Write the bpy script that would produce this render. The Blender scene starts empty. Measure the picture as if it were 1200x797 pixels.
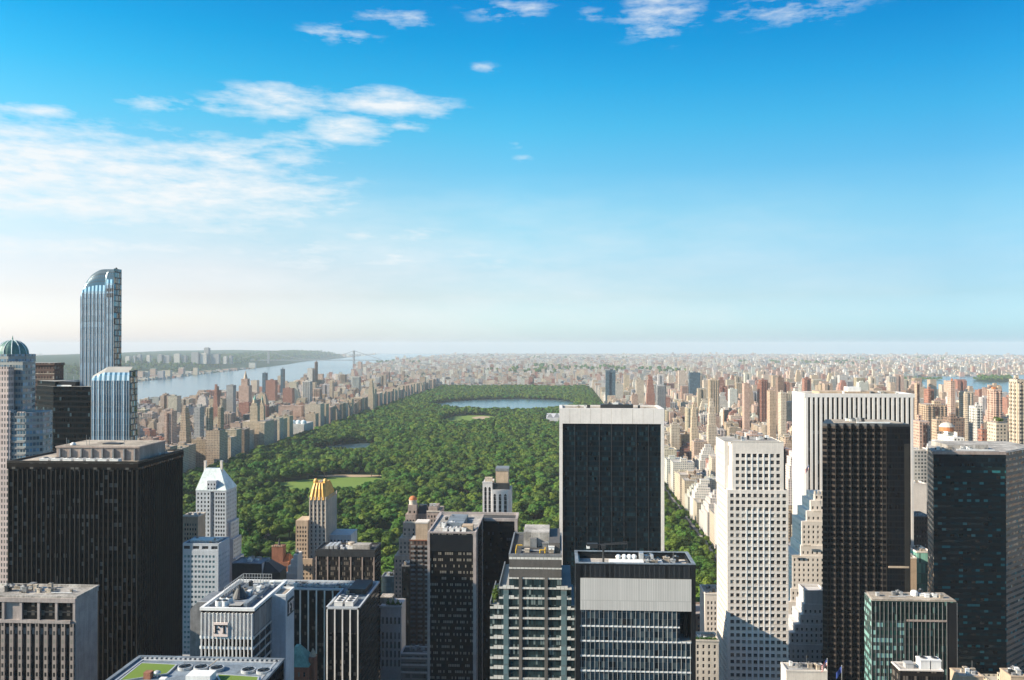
import bpy, math, random
import numpy as np
from mathutils import Vector, Matrix
random.seed(7); RNG = np.random.RandomState(11)
sc = bpy.context.scene
col = sc.collection
R = math.radians

# ------------------------------------------------------------------ camera geometry
EYE = 245.0
YAW, PITCH = math.atan(.055), math.atan(.0065)
cF = Vector((-math.sin(YAW)*math.cos(PITCH), math.cos(YAW)*math.cos(PITCH), math.sin(PITCH)))
cR = Vector((math.cos(YAW), math.sin(YAW), 0))
cU = cR.cross(cF)
def ray(px, py): return cF + cR*((px-600)/1000.0) + cU*((398.5-py)/1000.0)
COLUMN = [600]
def X(px, Y, py=600):
    COLUMN[0] = px; d = ray(px, py); return d.x/d.y*Y
def Z(py, Y, px=None):      # height seen at row py, in the column last asked for
    d = ray(COLUMN[0] if px is None else px, py); return EYE + d.z/d.y*Y
def G(px, py, z=0.0):
    d = ray(px, py); t = (z-EYE)/d.z
    return (d.x*t, d.y*t)
def proj(x, y, z):
    v = Vector((x, y, z-EYE)); f = v.dot(cF)
    return 600+1000*v.dot(cR)/f, 398.5-1000*v.dot(cU)/f

# ------------------------------------------------------------------ materials
class NT:
    def __init__(s, name):
        s.m = bpy.data.materials.new(name); s.m.use_nodes = True
        s.t = s.m.node_tree; s.b = s.t.nodes['Principled BSDF']
    def n(s, ty, **k):
        x = s.t.nodes.new(ty)
        for a, v in k.items(): setattr(x, a, v)
        return x
    def put(s, sock, v):
        if v is None: return
        if isinstance(v, bpy.types.NodeSocket): s.t.links.new(v, sock)
        else:
            if isinstance(v, tuple) and len(v) == 3 and sock.type == 'RGBA': v = (*v, 1)
            sock.default_value = v
    def math(s, op, a, b=None, c=None):
        x = s.n('ShaderNodeMath', operation=op)
        for i, v in enumerate((a, b, c)): s.put(x.inputs[i], v)
        return x.outputs[0]
    def mix(s, f, a, b, bt='MIX'):
        x = s.n('ShaderNodeMix', data_type='RGBA', blend_type=bt)
        s.put(x.inputs[0], f); s.put(x.inputs[6], a); s.put(x.inputs[7], b)
        return x.outputs[2]
    def vmath(s, op, a, b=None):
        x = s.n('ShaderNodeVectorMath', operation=op)
        s.put(x.inputs[0], a); s.put(x.inputs[1], b)
        return x.outputs[0]
    def noise(s, vec, scale, detail=3, rough=.6):
        x = s.n('ShaderNodeTexNoise'); s.put(x.inputs['Vector'], vec)
        x.inputs['Scale'].default_value = scale; x.inputs['Detail'].default_value = detail; x.inputs['Roughness'].default_value = rough
        return x.outputs['Fac']
    def rng(s, v, a, b, c, d):
        x = s.n('ShaderNodeMapRange'); s.put(x.inputs[0], v)
        for i, q in enumerate((a, b, c, d)): x.inputs[1+i].default_value = q
        return x.outputs[0]
    def pos(s): return s.n('ShaderNodeNewGeometry').outputs['Position']
    def set(s, **k):
        names = {'base': 'Base Color', 'rough': 'Roughness', 'metal': 'Metallic', 'spec': 'Specular IOR Level', 'normal': 'Normal'}
        for a, v in k.items(): s.put(s.b.inputs[names[a]], v)

def plain(name, c, rough=.8, scale=.15, amp=.25, metal=0, spec=.4):
    t = NT(name); p = t.pos()
    f = t.rng(t.noise(p, scale, 5), .3, .7, 1-amp, 1+amp*.6)
    f2 = t.rng(t.noise(p, scale*14, 2), .3, .7, 1-amp*.5, 1+amp*.4)
    if name.startswith('roof'):   # patched felt and tar
        vo = t.n('ShaderNodeTexVoronoi', distance='MANHATTAN'); vo.inputs['Scale'].default_value = .16; t.put(vo.inputs['Vector'], t.vmath('MULTIPLY', p, (1, 1, 0)))
        q = t.n('ShaderNodeSeparateColor'); t.put(q.inputs[0], vo.outputs['Color']); f = t.math('MULTIPLY', f, t.rng(q.outputs[0], 0, 1, .68, 1.12))
    st = t.rng(t.noise(t.vmath('MULTIPLY', p, (1.1, 1.1, .07)), 1.0, 3), .35, .7, 1-amp*.7, 1+amp*.3)
    t.set(base=t.mix(1.0, t.mix(1.0, t.mix(1.0, (*c, 1), t.n_col(f), 'MULTIPLY'), t.n_col(f2), 'MULTIPLY'), t.n_col(st), 'MULTIPLY'), rough=rough, metal=metal, spec=spec)
    return t.m
def _ncol(s, f):
    x = s.n('ShaderNodeCombineColor')
    for i in range(3): s.put(x.inputs[i], f)
    return x.outputs[0]
NT.n_col = _ncol

def gridmat(name, wall, glass, pw, ph, wf, hf, rg=.1, blind=.12, bcol=(.3, .28, .24), attr=False, metal=0, spec=.5, var=.7,
            ou=0.0, ov=0.0, tilt=.03, roof=(.3, .29, .27), stain=.2, two=None, wrough=.75):
    """wall with a repeating pattern of panes in metres (UV is in metres)"""
    t = NT(name); p = t.pos()
    uv = t.n('ShaderNodeUVMap').outputs[0]
    sx = t.n('ShaderNodeSeparateXYZ'); t.put(sx.inputs[0], uv)
    u = t.math('ADD', sx.outputs[0], ou); v = t.math('ADD', sx.outputs[1], ov)
    qu = t.math('DIVIDE', u, pw); qv = t.math('DIVIDE', v, ph)
    fu = t.math('ABSOLUTE', t.math('SUBTRACT', t.math('FRACT', qu), .5)); fv = t.math('ABSOLUTE', t.math('SUBTRACT', t.math('FRACT', qv), .5))
    w = t.math('MULTIPLY', t.math('LESS_THAN', fu, wf/2), t.math('LESS_THAN', fv, hf/2))
    cell = t.n('ShaderNodeCombineXYZ'); t.put(cell.inputs[0], t.math('FLOOR', qu)); t.put(cell.inputs[1], t.math('FLOOR', qv))
    if attr:
        oi = t.n('ShaderNodeObjectInfo'); t.put(cell.inputs[2], t.math('FLOOR', t.math('MULTIPLY', oi.outputs['Random'], 99)))
    wn = t.n('ShaderNodeTexWhiteNoise', noise_dimensions='3D'); t.put(wn.inputs['Vector'], cell.outputs[0])
    r1 = wn.outputs['Value']; rc = wn.outputs['Color']
    s2 = t.n('ShaderNodeSeparateColor'); t.put(s2.inputs[0], rc)
    g = t.mix(1.0, glass, t.n_col(t.rng(r1, 0, 1, 1-var*.7, 1+var)), 'MULTIPLY')
    g = t.mix(t.math('MULTIPLY', t.math('LESS_THAN', s2.outputs[1], blind), .75), g, bcol)
    if attr:
        a = t.n('ShaderNodeAttribute', attribute_name='Col'); wl = a.outputs['Color']
    else: wl = (*wall, 1)
    if two is not None:   # second wall colour on the spandrel rows
        wl = t.mix(t.math('LESS_THAN', fv, hf/2), two, wl)
    st = t.rng(t.noise(p, .09, 5), .3, .7, 1-stain, 1+stain*.5)
    wl2 = t.mix(1.0, wl, t.n_col(st), 'MULTIPLY')
    gn = t.n('ShaderNodeNewGeometry')
    nz = t.n('ShaderNodeSeparateXYZ'); t.put(nz.inputs[0], gn.outputs['Normal'])
    top = t.math('GREATER_THAN', nz.outputs[2], .5)
    rn = t.noise(p, .05, 4)
    rf = t.mix(.6 if attr else 1.0, wl, t.mix(rn, (roof[0]*.55, roof[1]*.55, roof[2]*.55), tuple(min(1, c*1.7) for c in roof)))
    wm = t.math('MULTIPLY', w, t.math('SUBTRACT', 1.0, top))
    base = t.mix(top, t.mix(w, wl2, g), rf)
    nrm = t.vmath('NORMALIZE', t.vmath('ADD', gn.outputs['Normal'], t.vmath('SCALE', t.vmath('SUBTRACT', rc, (.5, .5, .5)))))
    # scale input of the SCALE node
    for x in t.t.nodes:
        if x.type == 'VECT_MATH' and x.operation == 'SCALE': t.put(x.inputs[3], t.math('MULTIPLY', wm, tilt*2))
    t.set(base=base, rough=t.rng(wm, 0, 1, wrough, rg), metal=t.math('MULTIPLY', wm, metal) if metal else 0.0, spec=spec, normal=nrm)
    return t.m

M = {}
M['apartment'] = gridmat('apartment_facade', (.4, .3, .2), (.035, .045, .055), 3.1, 3.3, .46, .52, attr=True, blind=.22, roof=(.34, .32, .3), tilt=.02)
M['ribbed_dark'] = gridmat('ribbed_dark', (0.0110, 0.0090, 0.0080), (0.0070, 0.0080, 0.0090), 2.2, 3.7, .72, .52, blind=.2, bcol=(.13, .125, .115), tilt=.03, spec=.12)
M['bronze_rib'] = plain('bronze_rib', (.034, .031, .027), .6, spec=.15)
M['slab_stone'] = plain('slab_stone', (.42, .36, .33), .8)
M['slab_dash'] = gridmat('slab_dash', (.3, .25, .22), (.04, .04, .04), 1.5, 3.3, .6, .5)
M['dark_strip'] = gridmat('dark_strip', (0.0120, 0.0132, 0.0144), (0.0108, 0.0120, 0.0144), 1.2, 3.4, .9, .75, blind=.1, bcol=(.2, .2, .2), spec=.2)
M['roof_light'] = plain('roof_light', (.5, .46, .41), .9, .12, .45)
M['roof_dark'] = plain('roof_dark', (.085, .085, .085), .9, .12, .5)
M['roof_blue'] = plain('roof_blue', (.2, .24, .28), .8, .2, .3)
M['roof_tan'] = plain('roof_tan', (.5, .42, .33), .9, .15, .4)
M['metal_light'] = plain('metal_light', (.55, .55, .54), .45, .4, .2, .3)
M['metal_grey'] = plain('metal_grey', (.27, .27, .27), .5, .4, .25, .3)
M['metal_dark'] = plain('metal_dark', (.035, .037, .04), .5, .4, .25)
M['white_paint'] = plain('white_paint', (.78, .77, .74), .6, .2, .12)
M['black'] = plain('black_panel', (.012, .014, .017), .35, .3, .2)
M['taupe'] = plain('taupe_panel', (.12, .11, .1), .7, .2, .2)
M['white_stone'] = plain('white_stone', (.74, .67, .595), .8, .07, .12)
M['limestone'] = plain('limestone', (.62, .55, .46), .85, .07, .18)
M['pale_granite'] = plain('pale_granite', (.6, .58, .57), .8, .07, .15)
M['travertine'] = plain('travertine', (.74, .69, .64), .7, .05, .1)
M['hotel_white'] = plain('hotel_white', (.5, .54, .58), .75, .07, .15)
M['gold'] = plain('gilded_roof', (.68, .38, .09), .5, .3, .25, .1)
M['copper_green'] = plain('copper_green', (.2, .4, .32), .7, .15, .3)
M['cap_glass'] = gridmat('louvred_cap', (.03, .06, .08), (.06, .12, .16), 1.2, 1.2, .8, .8, rg=.25, blind=0, metal=.2, roof=(.05, .09, .12))
M['dome_green'] = plain('dome_green', (.1, .21, .185), .5, .15, .3)
M['ribbed_warm_reflection'] = gridmat('ribbed_warm_reflection', (.02, .013, .009), (.014, .01, .008), 2.2, 3.7, .72, .52, blind=.28, bcol=(.13, .075, .045), tilt=.05, spec=.2)  # brown panes put warm reflections of sunlit buildings into the colour
M['copper_pale'] = plain('copper_pale', (.68, .77, .77), .6, .15, .25)
M['brick_red'] = plain('brick_red', (.3, .13, .08), .9, .15, .3)
M['brick_brown'] = plain('brick_brown', (.36, .285, .245), .9, .12, .25)
M['brick_tan'] = plain('brick_tan', (.5, .38, .27), .9, .12, .2)
M['orange_tile'] = plain('orange_tile', (.55, .2, .08), .8, .3, .2)
M['pink_panel'] = plain('pink_panel', (.8, .66, .6), .6, .2, .06)
M['water_tank'] = plain('tank_wood', (.16, .1, .065), .9, .5, .3)
M['yellow'] = plain('yellow_paint', (.65, .4, .03), .5, .3, .1)
M['flag_red'] = plain('flag_red', (.5, .05, .05), .8, .5, .1)
M['flag_white'] = plain('flag_white', (.75, .72, .7), .8, .5, .1)
M['flag_blue'] = plain('flag_blue', (.03, .06, .25), .8, .5, .1)
M['mint_glass'] = gridmat('mint_glass', (.25, .42, .36), (.2, .42, .34), 1.6, 7.6, .9, .9, blind=.0)
M['white_screen'] = gridmat('white_screen', (.42, .41, .385), (.52, .5, .47), .55, 9.0, .7, .97, rg=.6, blind=0, var=.1, tilt=0)
M['louver'] = gridmat('black_louver', (.03, .034, .038), (.012, .014, .017), 1.6, 60., .82, 1., rg=.35, blind=0)
M['glass_blue'] = gridmat('blue_tower_glass', (.05, .09, .13), (.06, .1, .14), 1.6, 3.8, .92, .86, rg=.05, blind=.16, bcol=(.3, .32, .3), spec=.8, tilt=.04)
M['glass_tower_light'] = gridmat('light_stripe_glass', (.36, .52, .62), (.5, .69, .8), 3.2, 4.2, .9, .9, rg=.22, blind=.12, bcol=(.6, .7, .76), metal=.3, var=.22, tilt=.012)
M['glass_tower_dark'] = gridmat('dark_stripe_glass', (.07, .16, .23), (.06, .16, .24), 1.2, 4.2, .85, .86, rg=.12, blind=.12, bcol=(.2, .3, .36), metal=.3, var=.6, tilt=.02)
M['glass_tower_side'] = gridmat('mottled_glass', (.1, .1, .1), (.13, .15, .16), 1.3, 4.2, .93, .8, rg=.06, blind=.3, bcol=(.4, .42, .4), metal=.6, var=.95, tilt=.16)
M['black_glass'] = gridmat('black_glass', (0.0025, 0.0040, 0.0055), (0.0025, 0.0060, 0.0085), 1.5, 3.8, .9, .62, rg=.06, blind=.06, bcol=(.06, .1, .12), tilt=.03, spec=.12)
M['brown_stone'] = gridmat('brown_stone_wall', (.1, .06, .045), (.03, .025, .025), 2.6, 3.7, .5, .55)
M['solow_glass'] = gridmat('smoked_glass', (.0025, .0075, .011), (.0012, .0075, .0125), 1.45, 3.55, .92, .66, rg=.06, blind=.12, bcol=(.014, .04, .052), tilt=.025, var=.95, spec=.12)
M['dark_office'] = gridmat('dark_office_wall', (0.0210, 0.0182, 0.0161), (0.0105, 0.0105, 0.0119), 1.15, 3.6, .72, .62, blind=.3, bcol=(.2, .17, .14), tilt=.03, spec=.15)
M['dark_lit'] = gridmat('dark_banded_glass', (0.0060, 0.0060, 0.0065), (0.0060, 0.0070, 0.0080), .95, 3.5, .7, .42, spec=.12, blind=.5, bcol=(.3, .27, .22), tilt=.03, ov=.2)
M['dark_wing'] = gridmat('dark_wing_glass', (0.0030, 0.0040, 0.0060), (0.0030, 0.0050, 0.0070), 1.3, 3.5, .85, .5, blind=.1, bcol=(.06, .08, .1), tilt=.03, spec=.12)
M['trim_dark'] = gridmat('dark_trimmed_glass', (0.0060, 0.0070, 0.0080), (0.0050, 0.0065, 0.0085), 1.6, 3.5, .8, .6, blind=.2, bcol=(.15, .13, .11), tilt=.04, spec=.12)
M['dark_side'] = gridmat('dark_side_grid', (0.0210, 0.0270, 0.0312), (0.0120, 0.0168, 0.0204), 1.3, 3.5, .7, .6, blind=.1, bcol=(.07, .08, .09), tilt=.03, spec=.15)
M['saw_glass'] = gridmat('bronze_saw_glass', (.05, .039, .032), (.004, .004, .005), 60., 3.6, 1., .62, rg=.07, blind=0, tilt=.04, spec=.15)
M['saw_flat'] = gridmat('bronze_flat_glass', (0.0070, 0.0070, 0.0090), (0.0030, 0.0050, 0.0075), 1.7, 3.6, .85, .75, rg=.06, blind=.0, tilt=.03, spec=.12)
M['green_granite'] = gridmat('green_black_bands', (.002, .012, .013), (.001, .019, .023), 2.6, 3.7, .97, .42, rg=.05, blind=.12, bcol=(.03, .2, .21), tilt=.05, var=1.0, spec=.22)
M['brown_bands'] = gridmat('brown_granite_bands', (.27, .2, .15), (.03, .05, .05), 2.2, 3.7, .97, .42, rg=.08, blind=.1, bcol=(.1, .3, .3), tilt=.04)
M['bronze_green'] = gridmat('bronze_green_glass', (0.0150, 0.0270, 0.0240), (0.0084, 0.0240, 0.0216), 1.3, 3.5, .85, .75, rg=.06, blind=.1, bcol=(.1, .2, .17), tilt=.05, spec=.25)
M['bronze_aqua_reflection'] = gridmat('bronze_painted_reflection', (.03, .05, .045), (.02, .06, .05), 1.5, 3.5, .86, .55, rg=.05, blind=.55, bcol=(.35, .62, .55), tilt=.06)  # pale aqua panes are reflections painted into the glass colour
M['panel_band'] = gridmat('white_panel_band', (.25, .23, .2), (.62, .6, .55), 1.35, 40., .9, 1., rg=.5, blind=0, var=.1, tilt=0)
M['teal_panel'] = gridmat('teal_panel', (.13, .17, .18), (.11, .17, .18), 1.5, 3.5, .9, .8, rg=.3, blind=0, var=.3)
M['band_window'] = gridmat('band_window', (0.0210, 0.0280, 0.0294), (0.0175, 0.0350, 0.0385), .8, 3.5, .8, .98, rg=.08, blind=.12, bcol=(.2, .25, .24), tilt=.06, spec=.25)
M['clear_grid'] = gridmat('clear_curtain_glass', (.1, .125, .14), (.03, .055, .07), 1.15, 2.0, .93, .95, rg=.04, blind=.16, bcol=(.2, .23, .21), var=.95, spec=.5, tilt=.05)
M['grey_band'] = gridmat('grey_banded_wall', (.16, .17, .17), (.035, .05, .055), 1.4, 3.7, .96, .6, blind=.12, bcol=(.18, .2, .2))
M['grey_grid'] = gridmat('grey_grid_wall', (.42, .4, .38), (.04, .05, .055), 3.2, 3.7, .6, .55)
M['city_spire'] = gridmat('spire_wall', (.3, .31, .29), (.06, .11, .15), 1.7, 3.4, .8, .55, blind=.2, bcol=(.2, .36, .48), spec=.7, tilt=.04)
M['city_spire_light'] = gridmat('spire_light_wall', (.58, .47, .43), (.1, .1, .1), 1.6, 3.3, .5, .6)
M['dark_glass_round'] = gridmat('teal_slab_glass', (.05, .09, .12), (.04, .08, .11), 1.8, 3.4, .9, .7, blind=.1, bcol=(.15, .22, .26), tilt=.05)
M['carnegie'] = gridmat('dark_brown_brick', (.085, .045, .035), (.03, .025, .025), 2.2, 3.6, .45, .5)
M['window'] = None
def window_mat():
    t = NT('window_pane'); oi = t.n('ShaderNodeObjectInfo'); r = oi.outputs['Random']
    gm = t.n('ShaderNodeNewGeometry')
    r2 = gm.outputs['Random Per Island']
    rr = t.math('FRACT', t.math('ADD', t.math('MULTIPLY', r, 7.13), t.math('MULTIPLY', r2, 5.7)))
    c = t.mix(t.math('GREATER_THAN', rr, .74), t.mix(rr, (.008, .01, .014), (.06, .065, .07)), t.mix(t.math('FRACT', t.math('MULTIPLY', rr, 37.0)), (.09, .085, .08), (.28, .26, .23)))
    t.set(base=c, rough=.08, spec=.6); return t.m
M['window'] = window_mat()
def window_mat2():
    t = NT('teal_window_pane'); gm = t.n('ShaderNodeNewGeometry'); oi = t.n('ShaderNodeObjectInfo')
    rr = t.math('FRACT', t.math('ADD', t.math('MULTIPLY', oi.outputs['Random'], 7.13), t.math('MULTIPLY', gm.outputs['Random Per Island'], 5.7)))
    t.set(base=t.mix(rr, (.05, .13, .16), (.2, .36, .4)), rough=.08, spec=.8); return t.m
M['window_teal'] = window_mat2()

def foliage(name, a, b, hue=(.11, .13, .02)):
    t = NT(name); oi = t.n('ShaderNodeObjectInfo'); p = t.pos()
    rp = t.n('ShaderNodeValToRGB'); t.put(rp.inputs[0], oi.outputs['Random']); e = rp.color_ramp.elements
    while len(e) < 5: e.new(.5)
    for k, q in enumerate((a, tuple(.6*u+.4*v for u, v in zip(a, b)), (a[0]*.9, .75*b[1], a[2]*1.7), b, (b[0]*1.45, b[1]*1.05, b[2]))): e[k].position = k/4.2; e[k].color = (*q, 1)
    c = rp.outputs[0]
    gm = t.n('ShaderNodeNewGeometry')
    c = t.mix(t.math('MULTIPLY', gm.outputs['Random Per Island'], .45), c, hue)
    big = t.rng(t.noise(p, .006, 3), .38, .62, 0, .6)
    c = t.mix(big, c, t.mix(.5, c, hue))
    t.set(base=c, rough=.7, spec=.25)
    tr = t.n('ShaderNodeBsdfTranslucent'); t.put(tr.inputs[0], t.mix(.5, c, (.12, .18, .02)))
    mx = t.n('ShaderNodeMixShader'); mx.inputs[0].default_value = .14
    t.t.links.new(t.b.outputs[0], mx.inputs[1]); t.t.links.new(tr.outputs[0], mx.inputs[2])
    t.t.links.new(mx.outputs[0], t.t.nodes['Material Output'].inputs[0])
    return t.m
M['leaf'] = foliage('leaf', (.014, .064, .008), (.09, .182, .014))
M['shrub'] = foliage('shrub_leaf', (.05, .11, .02), (.09, .14, .03))
M['bark'] = plain('bark', (.09, .065, .045), .9, 1.5, .3)

def water_mat():
    t = NT('water'); n = t.noise(t.pos(), .08, 4)
    bp = t.n('ShaderNodeBump'); bp.inputs['Strength'].default_value = .1; bp.inputs['Distance'].default_value = .5; t.put(bp.inputs['Height'], n)
    t.set(base=(.07, .125, .15, 1), rough=.2, spec=.5, normal=bp.outputs[0]); return t.m
M['water'] = water_mat()
def lawn_mat():
    t = NT('lawn'); p = t.pos()
    t.set(base=t.mix(t.noise(p, .02, 5), (.1, .17, .025), (.2, .27, .055)), rough=.9, spec=.2); return t.m
M['lawn'] = lawn_mat()
M['bare_earth'] = plain('bare_earth', (.45, .33, .21), .9, .1, .2)
M['asphalt'] = plain('asphalt', (.05, .05, .052), .9, .3, .2)
M['pavement'] = plain('pavement', (.3, .29, .27), .9, .3, .15)
M['marking'] = plain('road_marking', (.7, .7, .66), .8, .5, .1)
def ground_mat():
    t = NT('city_ground'); p = t.pos()
    f = t.rng(t.noise(p, .0012, 6, .65), .45, .6, 0, 1)
    f2 = t.rng(t.noise(p, .012, 5, .7), .4, .6, 0, 1)
    c = t.mix(f2, (.07, .065, .06), (.24, .205, .18))
    t.set(base=t.mix(t.math('MULTIPLY', f, .6), c, (.06, .09, .035)), rough=.95, spec=.2); return t.m
M['ground'] = ground_mat()
def forest_mat():
    t = NT('forest_floor'); p = t.pos()
    t.set(base=t.mix(t.noise(p, .03, 5), (.012, .03, .01), (.03, .06, .018)), rough=.95, spec=.1); return t.m
M['forest'] = forest_mat()

# ------------------------------------------------------------------ mesh builder
class MB:
    def __init__(s): s.v = []; s.f = []; s.uv = []; s.c = []; s.mi = []
    def face(s, pts, uv=None, mi=0, c=None):
        i = len(s.v); s.v.extend(pts); s.f.append(tuple(range(i, i+len(pts))))
        s.uv.extend(uv or [(0, 0)]*len(pts)); s.mi.append(mi); s.c.append(c or (1, 1, 1))
    def wall(s, a, b, z0, z1, mi=0, c=None, u0=0):   # outward normal to the right of a->b seen from above is (dy,-dx)
        L = math.hypot(b[0]-a[0], b[1]-a[1])
        s.face([(a[0], a[1], z0), (b[0], b[1], z0), (b[0], b[1], z1), (a[0], a[1], z1)], [(u0, z0), (u0+L, z0), (u0+L, z1), (u0, z1)], mi, c)
        return u0+L
    def prism(s, poly, z0, z1, mi=0, c=None, top=True, tmi=None, bottom=False):   # poly counter-clockwise seen from above
        u = 0
        mis = mi if isinstance(mi, (list, tuple)) else [mi]*len(poly)
        for k in range(len(poly)): u = s.wall(poly[k], poly[(k+1) % len(poly)], z0, z1, mis[k], c, 0)
        if top: s.face([(p[0], p[1], z1) for p in poly], [(p[0], p[1]) for p in poly], mis[0] if tmi is None else tmi, c)
        if bottom: s.face([(p[0], p[1], z0) for p in reversed(poly)], None, mis[0], c)
    def box(s, x0, x1, y0, y1, z0, z1, mi=0, c=None, top=True, bottom=False):
        s.prism([(x0, y0), (x1, y0), (x1, y1), (x0, y1)], z0, z1, mi, c, top, None, bottom)
    def frustum(s, p0, p1, z0, z1, mi=0, c=None, top=True):
        n = len(p0)
        for k in range(n):
            a, b, c2, d = p0[k], p0[(k+1) % n], p1[(k+1) % n], p1[k]
            L = math.hypot(b[0]-a[0], b[1]-a[1])
            s.face([(*a, z0), (*b, z0), (*c2, z1), (*d, z1)], [(0, z0), (L, z0), (L, z1), (0, z1)], mi, c)
        if top: s.face([(*p, z1) for p in p1], None, mi, c)
    def cyl(s, cx, cy, r, z0, z1, n=12, mi=0, r1=None, c=None):
        r1 = r if r1 is None else r1
        a = [(cx+r*math.cos(2*math.pi*k/n), cy+r*math.sin(2*math.pi*k/n)) for k in range(n)]
        b = [(cx+r1*math.cos(2*math.pi*k/n), cy+r1*math.sin(2*math.pi*k/n)) for k in range(n)]
        s.frustum(a, b, z0, z1, mi, c)
    def dome(s, cx, cy, r, z0, h, n=16, rings=6, mi=0, c=None):
        for j in range(rings):
            t0, t1 = j/rings*math.pi/2, (j+1)/rings*math.pi/2
            a = [(cx+r*math.cos(t0)*math.cos(2*math.pi*k/n), cy+r*math.cos(t0)*math.sin(2*math.pi*k/n)) for k in range(n)]
            b = [(cx+r*math.cos(t1)*math.cos(2*math.pi*k/n), cy+r*math.cos(t1)*math.sin(2*math.pi*k/n)) for k in range(n)]
            s.frustum(a, b, z0+h*math.sin(t0), z0+h*math.sin(t1), mi, c, top=False)
    def tube(s, a, b, r, n=6, mi=0):
        a, b = Vector(a), Vector(b); d = (b-a).normalized()
        x = d.orthogonal().normalized(); y = d.cross(x)
        ra = [tuple(a+(x*math.cos(2*math.pi*k/n)+y*math.sin(2*math.pi*k/n))*r) for k in range(n)]
        rb = [tuple(b+(x*math.cos(2*math.pi*k/n)+y*math.sin(2*math.pi*k/n))*r) for k in range(n)]
        for k in range(n): s.face([ra[k], ra[(k+1) % n], rb[(k+1) % n], rb[k]], None, mi)
        s.face(list(reversed(ra)), None, mi); s.face(rb, None, mi)
    def mesh(s, name, mats, off=(0, 0, 0)):
        me = bpy.data.meshes.new(name)
        v = np.array(s.v, dtype=np.float64)-np.array(off)
        me.from_pydata(v.tolist(), [], s.f)
        for m in mats: me.materials.append(m)
        me.polygons.foreach_set('material_index', s.mi)
        ul = me.uv_layers.new(name='UVMap'); ul.data.foreach_set('uv', np.array(s.uv, dtype=np.float32).ravel())
        ca = me.color_attributes.new('Col', 'FLOAT_COLOR', 'CORNER')
        n = np.array([len(f) for f in s.f]); c = np.repeat(np.array(s.c, dtype=np.float32), n, axis=0)
        ca.data.foreach_set('color', np.hstack([c, np.ones((len(c), 1), np.float32)]).ravel())
        me.update(); return me

def tag(o, label=None, cat=None, group=None, kind=None):
    if label: o['label'] = label
    if cat: o['category'] = cat
    if group: o['group'] = group
    if kind: o['kind'] = kind
    return o
def root(name, label, cat, loc, group=None):
    o = bpy.data.objects.new(name, None); col.objects.link(o); o.location = loc; o.empty_display_size = 2
    return tag(o, label, cat, group)
def worldloc(o):
    v = Vector((0, 0, 0))
    while o is not None: v = v+o.location; o = o.parent
    return v
def put(name, mb, mats, parent=None, kind=None, at=None, label=None):
    if not isinstance(mats, (list, tuple)): mats = [mats]
    off = worldloc(parent) if parent is not None else Vector((0, 0, 0))
    loc = Vector(at) if at is not None else None
    me = mb.mesh(name, mats, tuple(loc if loc is not None else off))
    o = bpy.data.objects.new(name, me); col.objects.link(o)
    if parent is not None: o.parent = parent
    if loc is not None: o.location = loc-off
    if kind: o['kind'] = kind
    if label: o['label'] = label
    return o
def boxes(name, parent, mat, lst, **k):
    m = MB()
    for b in lst: m.box(*b, bottom=True)
    return put(name, m, mat, parent, **k)
# ------------------------------------------------------------------ building helpers
def fins_s(x0, x1, y, z0, z1, n, w, d): return [(x0+(x1-x0)*k/n-w/2, x0+(x1-x0)*k/n+w/2, y-d, y+.05, z0, z1) for k in range(n+1)]
def fins_e(x, y0, y1, z0, z1, n, w, d): return [(x-.05, x+d, y0+(y1-y0)*k/n-w/2, y0+(y1-y0)*k/n+w/2, z0, z1) for k in range(n+1)]
def fins_w(x, y0, y1, z0, z1, n, w, d): return [(x-d, x+.05, y0+(y1-y0)*k/n-w/2, y0+(y1-y0)*k/n+w/2, z0, z1) for k in range(n+1)]
def ring(x0, x1, y0, y1, z0, z1, t, o=.15):
    return [(x0-o, x1+o, y0-o, y0+t, z0, z1), (x0-o, x1+o, y1-t, y1+o, z0, z1), (x0-o, x0+t, y0+t, y1-t, z0, z1), (x1-t, x1+o, y0+t, y1-t, z0, z1)]
def cap(r, x0, x1, y0, y1, z, pmat, deck='roof_dark', h=1.2, t=.6, o=.15):
    boxes('parapet', r, pmat, ring(x0, x1, y0, y1, z-.02, z+h, t, o))
    boxes('roof_deck', r, M[deck], [(x0+.02, x1-.02, y0+.02, y1-.02, z-.4, z+.06)])
def unit(r, x, y, z, w, d, h, mat='metal_light', fan=True, name='roof_unit'):
    m = MB(); m.box(x-w/2, x+w/2, y-d/2, y+d/2, z, z+h)
    m.box(x-w/2-.12, x+w/2+.12, y-d/2-.12, y+d/2+.12, z+h*.86, z+h+.04)
    if fan:
        q = min(w, d)*.33; k = max(1, int(round(max(w, d)/max(.1, min(w, d)))))
        for i in range(k):
            s = (i-(k-1)/2)*max(w, d)/k
            m.cyl(x+(s if w >= d else 0), y+(0 if w >= d else s), q, z+h, z+h+.45, 10, 1)
            m.cyl(x+(s if w >= d else 0), y+(0 if w >= d else s), q*.8, z+h+.45, z+h+.5, 10, 2)
    return put(name, m, [M[mat], M['metal_grey'], M['black']], r)
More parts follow.
